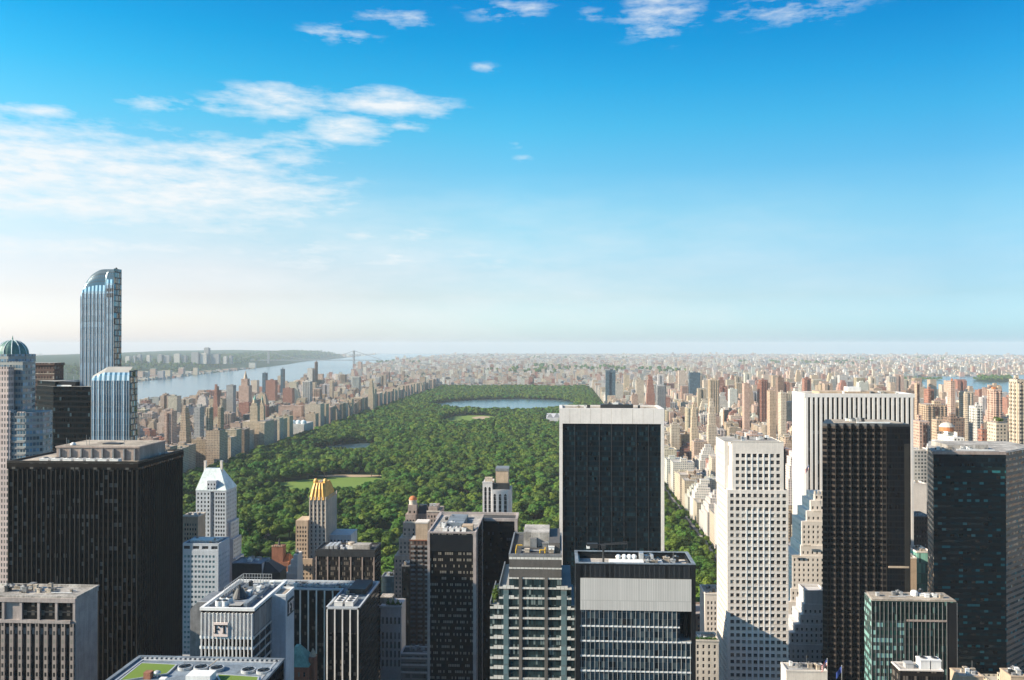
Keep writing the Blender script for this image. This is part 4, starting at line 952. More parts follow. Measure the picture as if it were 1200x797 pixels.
def striped_glass_tower():
    Y0, Y1 = 598.5, 608.5; x0, xc = X(93.5, Y0), X(132.5, Y0); x1 = xc+.6
    r = root('glass_tower', 'tallest tower, slim, striped in shiny blue glass with a curved shoulder', 'tower', (xc, Y0, 0)); mark(x0, X(160, 640), 585, 640)
    zt, zs = Z(314.5, Y0), Z(346, Y0); zc = Z(330, Y0)
    # the shoulder sweeps up from the west edge: profile in x,z, extruded in y, with the front lip also rounded back
    prof = []
    xs = X(116, Y0)
    for k in range(13):
        a = k/12*math.pi/2; prof.append((x0+(xs-x0)*(1-math.cos(a)), zs+(zt-zs)*math.sin(a)))
    m = MB()
    n = 18
    edges = [x0+(xc-x0)*k/n for k in range(n+1)]
    def ztop(x):
        for (a, b) in zip(prof, prof[1:]):
            if a[0] <= x <= b[0]: return a[1]+(b[1]-a[1])*(x-a[0])/max(1e-6, b[0]-a[0])
        return zt
    def zfront(x): return min(zs+2, ztop(x)) if x < X(122, Y0) else min(ztop(x), zs+8)
    for k in range(n):
        a, b = edges[k], edges[k+1]; mi = k % 2
        m.face([(a, Y0, 0), (b, Y0, 0), (b, Y0, zfront(b)), (a, Y0, zfront(a))], [(0, 0), (3.2, 0), (3.2, zs), (0, zs)], mi)
        # rounded lip leaning back to the roof
        for j in range(5):
            t0, t1 = j/5*math.pi/2, (j+1)/5*math.pi/2
            def P(x, t): return (x, Y0+6*(1-math.cos(t)), zfront(x)+(ztop(x)-zfront(x))*math.sin(t))
            m.face([P(a, t0), P(b, t0), P(b, t1), P(a, t1)], [(0, zs+j*2), (3.2, zs+j*2), (3.2, zs+j*2+2), (0, zs+j*2+2)], mi if j < 1 else 2)
        m.face([(a, Y0+6, ztop(a)), (b, Y0+6, ztop(b)), (b, Y1, ztop(b)), (a, Y1, ztop(a))], None, 2)
        m.face([(b, Y1, 0), (a, Y1, 0), (a, Y1, ztop(a)), (b, Y1, ztop(b))], [(0, 0), (3, 0), (3, 300), (0, 300)], mi)
    m.wall((x0, Y1), (x0, Y0), 0, zs, 1)
    m.prism([(xc, Y0), (xc+.6, Y0), (x1, Y1), (xc, Y1)], 0, zt, mi=[3, 3, 3, 3], tmi=2)
    put('curtain_wall', m, [M['glass_tower_light'], M['glass_tower_dark'], M['cap_glass'], M['glass_tower_side']], r)
    boxes('mullion', r, M['metal_light'], [(e-.12, e+.12, Y0-.3, Y0+.05, 0, zfront(e)-.5) for e in edges])
    m = MB(); m.tube((X(127, Y0+8), Y0+8, zt-6), (X(136, Y0+12), Y0+12, zt+1.5), .7, 6); m.tube((X(127, Y0+8), Y0+8, zt-9), (X(127, Y0+8), Y0+8, zt-5), .5, 6); put('roof_crane', m, M['metal_dark'], r)
    b = []
    for k in range(4):
        xx = X(124.5+k*2.1, Y0); b.append((xx, xx+.8, Y0-.15, Y0+.05, zs-1.5, zs+1.5)); b.append((xx, xx+.8, Y0-.152, Y0+.04, zs+2.8, zs+5.0))
    boxes('vent_opening', r, M['black'], b)
    # lower block in front
    Yl = 588.; a0, ac = X(106.8, Yl), X(151, Yl); a1 = ac+.9
    zt2, zs2 = Z(430, Yl), Z(446, Yl)
    m = MB(); n = 15; ed = [a0+(ac-a0)*k/n for k in range(n+1)]
    for k in range(n):
        a, b = ed[k], ed[k+1]; mi = (k % 2) if k < 6 else (1 if k % 4 else 0)
        m.face([(a, Yl, 0), (b, Yl, 0), (b, Yl, zs2), (a, Yl, zs2)], [(0, 0), (3.2, 0), (3.2, zs2), (0, zs2)], mi)
        def tp(x): return zt2-(5.5*(1-min(1, (x-a0)/9)) if x < a0+9 else 0)
        for j in range(5):
            t0, t1 = j/5*math.pi/2, (j+1)/5*math.pi/2
            def P(x, t): return (x, Yl+6*(1-math.cos(t)), zs2+(tp(x)-zs2)*math.sin(t))
            m.face([P(a, t0), P(b, t0), P(b, t1), P(a, t1)], [(0, zs2+j*2), (3.2, zs2+j*2), (3.2, zs2+j*2+2), (0, zs2+j*2+2)], 0 if k % 2 == 0 else mi)
        m.face([(a, Yl+6, tp(a)), (b, Yl+6, tp(b)), (b, Yl+10.2, tp(b)), (a, Yl+10.2, tp(a))], None, 2)
    m.prism([(ac, Yl), (ac+.8, Yl+.4), (a1, Yl+10.2), (ac, Yl+10.2)], 0, zt2-2.5, mi=[3]*4, tmi=2); m.wall((a0, Yl+10.2), (a0, Yl), 0, zs2, 1)
    lo = put('lower_block', m, [M['glass_tower_light'], M['glass_tower_dark'], M['cap_glass'], M['glass_tower_side']], r)
    boxes('mullion', lo, M['metal_light'], [(e-.12, e+.12, Yl-.3, Yl+.05, 0, zs2) for e in ed])
striped_glass_tower()

def hip(m, x0, x1, y0, y1, z0, z1, rx0, rx1, ry0, ry1, mi=0): m.frustum([(x0, y0), (x1, y0), (x1, y1), (x0, y1)], [(rx0, ry0), (rx1, ry0), (rx1, ry1), (rx0, ry1)], z0, z1, mi)
def peaked_hotel():
    Y0, Y1 = 728., 752.; x0, x1 = X(229.5, Y0), X(265, Y0); ze, zr = Z(575, Y0), Z(549, Y0+10); mark(x0, X(286, Y0), Y0-4, Y1)
    r = root('peaked_tower', 'white tower with steep pale copper roof and two thin chimneys, at the park edge', 'tower', (x0, Y0, 0))
    m = MB(); wins = []; xm0, xm1 = X(246.5, Y0), X(251, Y0)
    vs = step(20, ze-2.2, 3.55)
    grid_wall(m, wins, 'S', x0, xm0, Y0, 0, ze, lin(x0+2, xm0-1.8, 4), 1.35, vs, 1.9, .35)
    m.wall((xm0, Y0), (xm0, Y0+4), 0, ze); m.wall((xm1, Y0+4), (xm1, Y0), 0, ze)
    grid_wall(m, wins, 'S', xm0, xm1, Y0+4, 0, ze, [(xm0+xm1)/2], 1.3, vs, 1.9, .35)
    grid_wall(m, wins, 'S', xm1, x1, Y0, 0, ze, lin(xm1+1.8, x1-2, 4), 1.35, vs, 1.9, .35)
    grid_wall(m, wins, 'E', Y0, Y1, x1, 0, ze, lin(Y0+2.5, Y1-2.5, 6), 1.3, vs, 1.9, .35)
    m.wall((x1, Y1), (x0, Y1), 0, ze); m.wall((x0, Y1), (x0, Y0), 0, ze)
    for (px, py) in ((280, 612), (283, 632), (286, 655)):   # stepped east shoulder
        xe = X(px, Y1); zz = Z(py, Y0+6); xs = x1 if px == 280 else X(px-3, Y1)
        grid_wall(m, wins, 'S', xs, xe, Y0+5, 0, zz, [], 1, [], 1)
        grid_wall(m, wins, 'E', Y0+5, Y1, xe, 0, zz, lin(Y0+8, Y1-2.5, 5), 1.3, step(20, zz-2, 3.55), 1.9, .35)
        m.face([(xs, Y0+5, zz), (xe, Y0+5, zz), (xe, Y1, zz), (xs, Y1, zz)])
    put('wall', m, M['hotel_white'], r); finish_windows(r, wins)
    m = MB(); hip(m, x0-.4, x1+.4, Y0-.3, Y1+.3, ze, zr, X(240, Y0+9), X(258, Y0+9), Y0+9, Y0+14); rf = put('roof', m, M['copper_pale'], r)
    m = MB(); a, b = X(242.5, Y0), X(253, Y0)
    w2 = []
    grid_wall(m, w2, 'S', a, b, Y0-.1, ze-1, ze+8.5, lin(a+1.3, b-1.3, 3), 1.2, [ze+1.6, ze+5.2], 1.7, .3)
    m.wall((b, Y0-.1), (b, Y0+8), ze-1, ze+8.5); m.wall((a, Y0+8), (a, Y0-.1), ze-1, ze+8.5); m.face([(a, Y0-.1, ze+8.5), (b, Y0-.1, ze+8.5), (b, Y0+8, ze+8.5), (a, Y0+8, ze+8.5)])
    put('dormer', m, M['hotel_white'], rf)
    for f, c, u, v, ww, hh, d in w2:
        o = bpy.data.objects.new('dormer_window', pane_mesh(f, ww, hh, M['window'])); col.objects.link(o); o.parent = r; o.location = Vector((u, c+d, v))-worldloc(r)
    for px in (240.5, 259.5):
        xx = X(px, Y0+10); boxes('chimney', rf, M['white_stone'], [(xx-.9, xx+.9, Y0+9, Y0+11, zr-8, Z(540, Y0+10)-.5), (xx-1.15, xx+1.15, Y0+8.8, Y0+11.2, Z(540, Y0+10)-.49, Z(540, Y0+10))])
peaked_hotel()

def teal_hotel():
    Y0, Y1 = 600., 621.; x0, x1 = X(214, Y0), X(256, Y0); z = Z(638.5, Y0); mark(x0, X(270, Y1), Y0, Y1)
    r = root('hotel', 'pale grey hotel slab with rows of small teal windows, beside the ribbed black tower', 'hotel', (x0, Y0, 0))
    m = MB(); wins = []; vs = step(14, z-6.5, 3.62)
    grid_wall(m, wins, 'S', x0, x1, Y0, 0, z-4.2, [x0+1.9+2.62*k for k in range(int((x1-x0-1.5)/2.62))], 1.65, vs, 1.75, .25)
    grid_wall(m, wins, 'E', Y0, Y1, x1, 0, z-4.2, [Y0+2+2.7*k for k in range(7)], 1.0, vs, 1.4, .25)
    m.wall((x1, Y1), (x0, Y1), 0, z-4.2); m.wall((x0, Y1), (x0, Y0), 0, z-4.2); m.face([(x0, Y0, z-4.2), (x1, Y0, z-4.2), (x1, Y1, z-4.2), (x0, Y1, z-4.2)])
    put('wall', m, M['hotel_white'], r); finish_windows(r, wins, M['window_teal'])
    m = MB(); w2 = []; grid_wall(m, w2, 'S', x0, x1, Y0+.2, z-4.19, z, lin(x0+3, x1-3, 4), 4.6, [z-2.2], 2.2, .6); grid_wall(m, w2, 'E', Y0+.2, Y1, x1-.05, z-4.19, z, [], 1, [], 1)
    m.wall((x1, Y1), (x0, Y1), z-4.19, z); put('top_storey', m, M['hotel_white'], r)
    for f, c, u, v, ww, hh, d in w2:
        o = bpy.data.objects.new('top_window', pane_mesh(f, ww, hh, M['window'])); col.objects.link(o); o.parent = r; o.location = Vector((u, c+d, v))-worldloc(r)
    boxes('parapet', r, M['hotel_white'], ring(x0, x1, Y0+.3, Y1, z-.01, z+.8, .5, .12)); boxes('roof_deck', r, M['roof_blue'], [(x0+.1, x1-.1, Y0+.5, Y1-.1, z-.4, z)])
    boxes('penthouse', r, M['metal_light'], [(x0+3, x1-3, Y0+6, Y1-4, z, z+1.6)]); gear(r, x0+3, x1-3, Y0+2, Y1-2, z, 6, 121, 2)
    Y0 = 650.; x0, x1 = X(214, Y0), X(232, Y0); z = Z(606, Y0); r = root('apartment_tower', 'small tan tower with a pale cornice, peeping above the teal windowed hotel', 'tower', (x0, Y0, 0)); mark(x0, x1, Y0, Y0+14)
    m = MB(); wins = []; grid_wall(m, wins, 'S', x0, x1, Y0, 0, z, lin(x0+2, x1-2, 5), 1.2, step(30, z-4.5, 3.6), 1.8, .3); m.wall((x1, Y0), (x1, Y0+14), 0, z); m.wall((x1, Y0+14), (x0, Y0+14), 0, z); put('wall', m, M['brick_tan'], r); finish_windows(r, wins)
    cap(r, x0, x1, Y0, Y0+14, z, M['limestone'], 'roof_light', 1, .5, .6); gear(r, x0+1, x1-1, Y0+2, Y0+12, z, 4, 122, 2)
teal_hotel()

def gilded_tower():
    Y0, Y1 = 720., 754.; x0, x1 = X(362.6, Y0), X(382, Y0); zc, zt = Z(586, Y0), Z(562, Y0+8); mark(X(345, Y0), X(412, Y0), Y0-8, Y1)
    r = root('gilded_tower', 'cream stone tower with a glowing gold crested crown, at the park edge', 'tower', (x0, Y0, 0))
    m = MB(); wins = []; vs = step(25, zc-3, 3.6)
    grid_wall(m, wins, 'S', x0, x1, Y0, 0, zc, lin(x0+1.8, x1-1.8, 4), 1.25, vs, 2.1, .4)
    grid_wall(m, wins, 'E', Y0, Y1, x1, 0, zc, lin(Y0+3, Y1-3, 8), 1.25, vs, 2.1, .4); m.wall((x1, Y1), (x0, Y1), 0, zc); m.wall((x0, Y1), (x0, Y0), 0, zc); m.face([(x0, Y0, zc), (x1, Y0, zc), (x1, Y1, zc), (x0, Y1, zc)])
    put('shaft', m, M['limestone'], r)
    boxes('pier', r, M['limestone'], fins_s(x0+.3, x1-.3, Y0, 30, zc+2.5, 4, .7, .7)+fins_e(x1, Y0+.5, Y1-.5, 30, zc+2.5, 8, .7, .6))
    m = MB(); xl0, xl1 = X(346.5, Y0-5), x0-.02; zl = Z(610, Y0-5)
    grid_wall(m, wins, 'S', xl0, xl1, Y0-5, 0, zl, lin(xl0+1.7, xl1-1.7, 4), 1.2, step(22, zl-2.5, 3.6), 1.9, .4); m.wall((xl1, Y0-5), (xl1, Y0+14), 0, zl); m.wall((xl0, Y0+14), (xl0, Y0-5), 0, zl); m.face([(xl0, Y0-5, zl), (xl1, Y0-5, zl), (xl1, Y0+14, zl), (xl0, Y0+14, zl)])
    zb = Z(655, Y0-7); xb1 = X(366, Y0-7); grid_wall(m, wins, 'S', xl0, xb1, Y0-7, 0, zb, lin(xl0+1.7, xb1-1.7, 5), 1.2, step(12, zb-2.5, 3.6), 1.9, .4); m.wall((xb1, Y0-7), (xb1, Y0), 0, zb); m.face([(xl0, Y0-7, zb), (xb1, Y0-7, zb), (xb1, Y0-5, zb), (xl0, Y0-5, zb)])
    put('lower_wing', m, M['brick_tan'], r)
    m = MB(); xr0, xr1 = x1+.02, X(411, Y0+10); zr = Z(627, Y0+10)
    grid_wall(m, wins, 'S', xr0, xr1, Y0+10, 0, zr, lin(xr0+2, xr1-2, 6), 1.2, step(22, zr-2.5, 3.6), 1.9, .4); m.wall((xr1, Y0+10), (xr1, Y1), 0, zr); m.face([(xr0, Y0+10, zr), (xr1, Y0+10, zr), (xr1, Y1, zr), (xr0, Y1, zr)]); put('rear_wing', m, M['pale_granite'], r)
    finish_windows(r, wins)
    # crown: folded gold plates that lean in
    m = MB(); yb0, yb1 = Y0-.3, Y0+30
    xm = (x0+x1)/2
    def fold(xa, xb, ya, yb, n, dd):
        pts = []
        for (p, q, k) in (((xa, ya), (xb, ya), n), ((xb, ya), (xb, yb), n+3), ((xb, yb), (xa, yb), n), ((xa, yb), (xa, ya), n+3)):
            d = Vector((q[0]-p[0], q[1]-p[1])); L = d.length; d.normalize(); nn = Vector((d.y, -d.x))
            for i in range(k):
                a = Vector(p)+d*L*i/k; b2 = Vector(p)+d*L*(i+.5)/k+nn*dd; pts += [tuple(a), tuple(b2)]
        return pts
    m.frustum(fold(x0, x1, yb0, yb1, 4, .9), fold(x0+1.8, x1-1.8, yb0+2, yb1-4, 4, .8), zc, zc+9, top=False); m.frustum(fold(x0+1.8, x1-1.8, yb0+2, yb1-4, 4, .8), fold(x0+2.9, x1-2.9, yb0+4, yb1-8, 4, .7), zc+9, zt-2.5)
    c = put('crown', m, M['gold'], r)
    for dx in (-.29, .29):
        xx = xm+dx*(x1-x0); m = MB(); m.cyl(xx, yb0+9, 2.1, zt-2.6, zt-.8, 8, 0, 1.9); m.cyl(xx, yb0+9, 1.9, zt-.8, zt+.6, 8, 0, 1.1); put('crest', m, M['gold'], c)
    boxes('roof_deck', c, M['roof_light'], [(xm-1.2, xm+1.2, yb0+8, yb1-10, zt-2.4, zt-1.6)])
gilded_tower()

def arched_tower():
    Y0, Y1 = 700., 722.; x0, x1, xm = X(565.5, Y0), X(598.5, Y0), X(577, Y0); z = Z(566, Y0); z2 = Z(574, Y0); mark(x0, x1, Y0, Y1)
    r = root('hotel_tower', 'slim pale tower with tall arched dark window strips, standing alone against the park trees', 'tower', (x0, Y0, 0))
    m = MB()
    wins = []
    def strips(xa, xb, zt, us, w, y):
        # wall with tall arched slots built as real recesses
        ub = [xa]
        for u in us: ub += [u-w/2, u+w/2]
        ub.append(xb); ztop = zt-4.2
        for i in range(len(ub)-1):
            a, b = ub[i], ub[i+1]
            if i % 2 == 0: m.wall((a, y), (b, y), 0, zt)
            else:
                n = 8; arc = [(a+(b-a)*k/n, ztop+(w/2)*math.sin(math.pi*k/n)) for k in range(n+1)]
                for (p, q) in zip(arc, arc[1:]): m.face([(p[0], y, p[1]), (q[0], y, q[1]), (q[0], y, zt), (p[0], y, zt)]); m.face([(q[0], y, q[1]), (p[0], y, p[1]), (p[0], y+.7, p[1]), (q[0], y+.7, q[1])])
                m.face([(a, y, 0), (a, y+.7, 0), (a, y+.7, ztop), (a, y, ztop)]); m.face([(b, y+.7, 0), (b, y, 0), (b, y, ztop), (b, y+.7, ztop)])
                g = MB(); g.box(a-.1, b+.1, y+.7, y+.9, 0, ztop+w/2+.1); s = put('arched_window', g, M['dark_strip'], r)
                boxes('spandrel', s, M['metal_grey'], [(a, b, y+.6, y+.71, v, v+.7) for v in step(30, ztop-1, 3.5)]+[((a+b)/2-.07, (a+b)/2+.07, y+.5, y+.71, 0, ztop)])
    strips(x0, xm, z, [x0+(xm-x0)*.3, x0+(xm-x0)*.72], 1.9, Y0)
    strips(xm, x1-2.2, z2, lin(xm+2.1, x1-4.3, 3), 2.1, Y0-1.5)
    m.wall((xm, Y0), (xm, Y0-1.5), 0, z2); m.wall((x1-2.2, Y0-1.5), (x1, Y0+1), 0, z2)
    m.wall((x1, Y0+1), (x1, Y1), 0, z2); m.wall((x1, Y1), (x0, Y1), 0, z2); m.wall((x0, Y1), (x0, Y0), 0, z)
    m.face([(x0, Y0, z), (xm, Y0, z), (xm, Y1, z), (x0, Y1, z)]); m.face([(xm, Y0-1.5, z2), (x1-2.2, Y0-1.5, z2), (x1, Y0+1, z2), (x1, Y1, z2), (xm, Y1, z2)]); m.wall((xm, Y0), (xm, Y1), z2, z)
    put('wall', m, M['pale_granite'], r)
    a, b = X(581, Y0+6), X(595.5, Y0+6); boxes('penthouse', r, M['brick_tan'], [(a, b, Y0+5, Y1-2, z2, Z(552.5, Y0)-.5)]); boxes('skirt_roof', r, M['metal_dark'], [(xm+.5, x1-1, Y0+1.3, Y0+5, z2, Z(567, Y0))])
    boxes('roof_rim', r, M['metal_grey'], [(a-.3, b+.3, Y0+4.7, Y1-1.7, Z(552.5, Y0)-.49, Z(550, Y0))]); boxes('parapet', r, M['pale_granite'], [(x0-.2, xm, Y0-.2, Y0+.5, z, z+1.0)])
    boxes('roof_unit', r, M['roof_tan'], [(x0+1.5, xm-.6, Y0+4, Y0+9, z, Z(561, Y0))])
arched_tower()

def turreted_hotel():
    Y0, Y1 = 690., 716.; r = root('turreted_tower', 'brown brick stepped tower with an orange domed turret, left of the dark banded tower', 'tower', (X(480, Y0), Y0, 0)); mark(X(460, Y0), X(517, Y0), Y0-10, Y1)
    r['label'] = 'brown brick stepped tower with an orange domed turret, beside the dark banded office tower'
    m = MB(); wins = []
    def blk(pa, pb, py, y0, y1, n):
        xa, xb, zt = X(pa, y0), X(pb, y0), Z(py, y0)
        grid_wall(m, wins, 'S', xa, xb, y0, 0, zt, lin(xa+1.7, xb-1.7, n), 1.2, step(15, zt-2.2, 3.5), 1.9, .35)
        grid_wall(m, wins, 'E', y0, y1, xb, 0, zt, lin(y0+2.5, y1-2.5, 4), 1.1, step(40, zt-2.2, 3.5), 1.8, .35); m.wall((xa, y1), (xa, y0), 0, zt); m.face([(xa, y0, zt), (xb, y0, zt), (xb, y1, zt), (xa, y1, zt)])
        return xa, xb, zt
    blk(462, 516, 652, Y0-6, Y1, 12); blk(467.5, 514, 631, Y0-4, Y1, 10); blk(472, 487, 613, Y0-2, Y0+12, 3); blk(475, 487, 603, Y0-1, Y0+10, 3)
    blk(500, 515.5, 600, Y0, Y1, 4); blk(487, 501, 602, Y0+5, Y1, 4); blk(502, 512, 594.5, Y0+2, Y1-6, 2)
    a, b, zt = blk(478, 488, 592, Y0, Y0+8, 2)
    put('wall', m, M['brick_brown'], r); finish_windows(r, wins)
    cx, cy = (a+b)/2, Y0+4; m = MB(); m.cyl(cx, cy, 3.1, zt, zt+3.2, 12, 0); m.cyl(cx, cy, 3.5, zt+3.2, zt+3.7, 12, 0); t = put('turret', m, M['limestone'], r)
    m = MB(); m.dome(cx, cy, 3.3, zt+3.7, 3.2, 14, 5); put('dome', m, M['orange_tile'], t)
    m = MB(); hip(m, X(488, Y0+5), X(501, Y0+5), Y0+5, Y0+18, Z(602, Y0+5), Z(593, Y0+5), X(490, Y0+5), X(499, Y0+5), Y0+10, Y0+14); put('roof', m, M['metal_dark'], r)
    boxes('balustrade', r, M['limestone'], [(X(474, Y0-2), X(487, Y0-2), Y0-2.3, Y0-1.9, Z(613, Y0-2), Z(611, Y0-2)), (X(500, Y0), X(516, Y0), Y0-.4, Y0, Z(600, Y0), Z(598.5, Y0))])
    g = random.Random(3)
    for px, py in ((505, 594), (509, 594), (480, 603), (505, 600)): unit(r, X(px, Y0+6), Y0+6, Z(py, Y0+2), 2, 2, 1.8, 'metal_light', False)
    # tan blank stack and balconied brown block in front
    Yb = 600.; x0, x1 = X(480, Yb), X(503, Yb); z = Z(634, Yb); r = root('apartment_building', 'brown balconied apartment block with a blank tan lift tower, against the turreted tower', 'building', (x0, Yb, 0)); mark(x0, x1, Yb, Yb+16)
    m = MB(); m.box(x0, x1, Yb, Yb+16, 0, z); put('wall', m, M['brown_stone'], r); m = MB()
    b = []
    for v in step(20, z-3, 3.3):
        for k in range(3): b.append((x0+1+k*5, x0+4.2+k*5, Yb-1.1, Yb+.02, v, v+1.1))
    boxes('balcony', r, M['metal_grey'], b, kind='stuff')
    xa, xb = X(487, Yb+2), X(501, Yb+2); boxes('lift_tower', r, M['brick_tan'], [(xa, xb, Yb+2, Yb+12, z, Z(613.5, Yb+2))]); boxes('coping', r, M['white_stone'], [(xa-.3, xb+.3, Yb+1.7, Yb+12.3, Z(613.5, Yb+2)+.01, Z(612, Yb+2))]); boxes('roof_edge', r, M['brick_red'], [(x0-.2, xb, Yb-.3, Yb+.2, z, z+.8)])
    # low blocks between
    for (pa, pb, py, Yq, dep, mat, name, lab, seed, gx) in (
        (471, 484, 664, 640., 14, 'dark_wing', 'office_building', 'narrow black glass building hidden behind the brown turreted tower', 1, 4),
        (447, 471, 677, 700., 14, 'teal_panel', 'low_building', 'low grey green roofed building beneath the park trees, beside the turreted tower', 2, 8),
        (470, 503, 767, 520., 12, 'grey_band', 'low_building', 'low block with pale ledges and lit storefront at the foot of the dark banded tower', 3, 6),
        (446, 470.5, 710, 560., 16, 'pale_granite', 'stone_building', 'ornate grey stone building with tall window bays and plants along its roof', 4, 5)):
        x0, x1, z = X(pa, Yq), X(pb, Yq), Z(py, Yq); r = root(name, lab, 'building', (x0, Yq, 0)); mark(x0, x1, Yq, Yq+dep)
        m = MB()
        if seed == 4:
            wins = []; grid_wall(m, wins, 'S', x0, x1, Yq, 0, z, lin(x0+1.6, x1-1.6, 5), 1.2, [z-10, z-20, z-26, z-32, z-38], 4.6, .5); m.wall((x1, Yq), (x1, Yq+dep), 0, z); m.wall((x0, Yq+dep), (x0, Yq), 0, z); m.face([(x0, Yq, z), (x1, Yq, z), (x1, Yq+dep, z), (x0, Yq+dep, z)])
            put('wall', m, M[mat], r); finish_windows(r, wins); boxes('cornice', r, M['pale_granite'], [(x0-.6, x1+.6, Yq-.9, Yq+.3, z-1.3, z-.02)]); boxes('penthouse', r, M['roof_light'], [(x0-1, x0+7, Yq+4, Yq+12, z, z+4.5)])
            g2 = random.Random(8); mm = MB()
            for k in range(900):
                t = g2.random(); leafquad(mm, Vector((x0+4+(x1-x0-4)*t, Yq+1.2+g2.gauss(0, .5), z+.6+abs(g2.gauss(0, .8))*(1+math.sin(t*19)))), .25, g2)
            h = root('roof_shrub', 'dark green hedge growing along the roof edge of the ornate grey stone building', 'shrub', ((x0+x1)/2, Yq+1.2, z)); put('foliage', mm, M['leaf'], h); mm = MB(); mm.box(x0+3.5, x1-.4, Yq+.5, Yq+1.9, z+.01, z+.5); put('planter', mm, M['metal_grey'], h)
        else:
            m.box(x0, x1, Yq, Yq+dep, 0, z, top=False); put('wall', m, M[mat], r); cap(r, x0, x1, Yq, Yq+dep, z, M['metal_grey'] if seed != 3 else M['pale_granite'], 'roof_blue' if seed == 2 else 'roof_dark', .8)
            if seed == 3: boxes('ledge', r, M['metal_light'], [(x0-.2, x1+.2, Yq-.5, Yq+.02, z-q-1, z-q) for q in (2, 6, 10.5)]+[(x0, x1, Yq-.2, Yq+.02, z-19, z-18)])
        gear(r, x0+1, x1-1, Yq+2, Yq+dep-1, z+.06, gx, 200+seed, 2.2)
turreted_hotel()

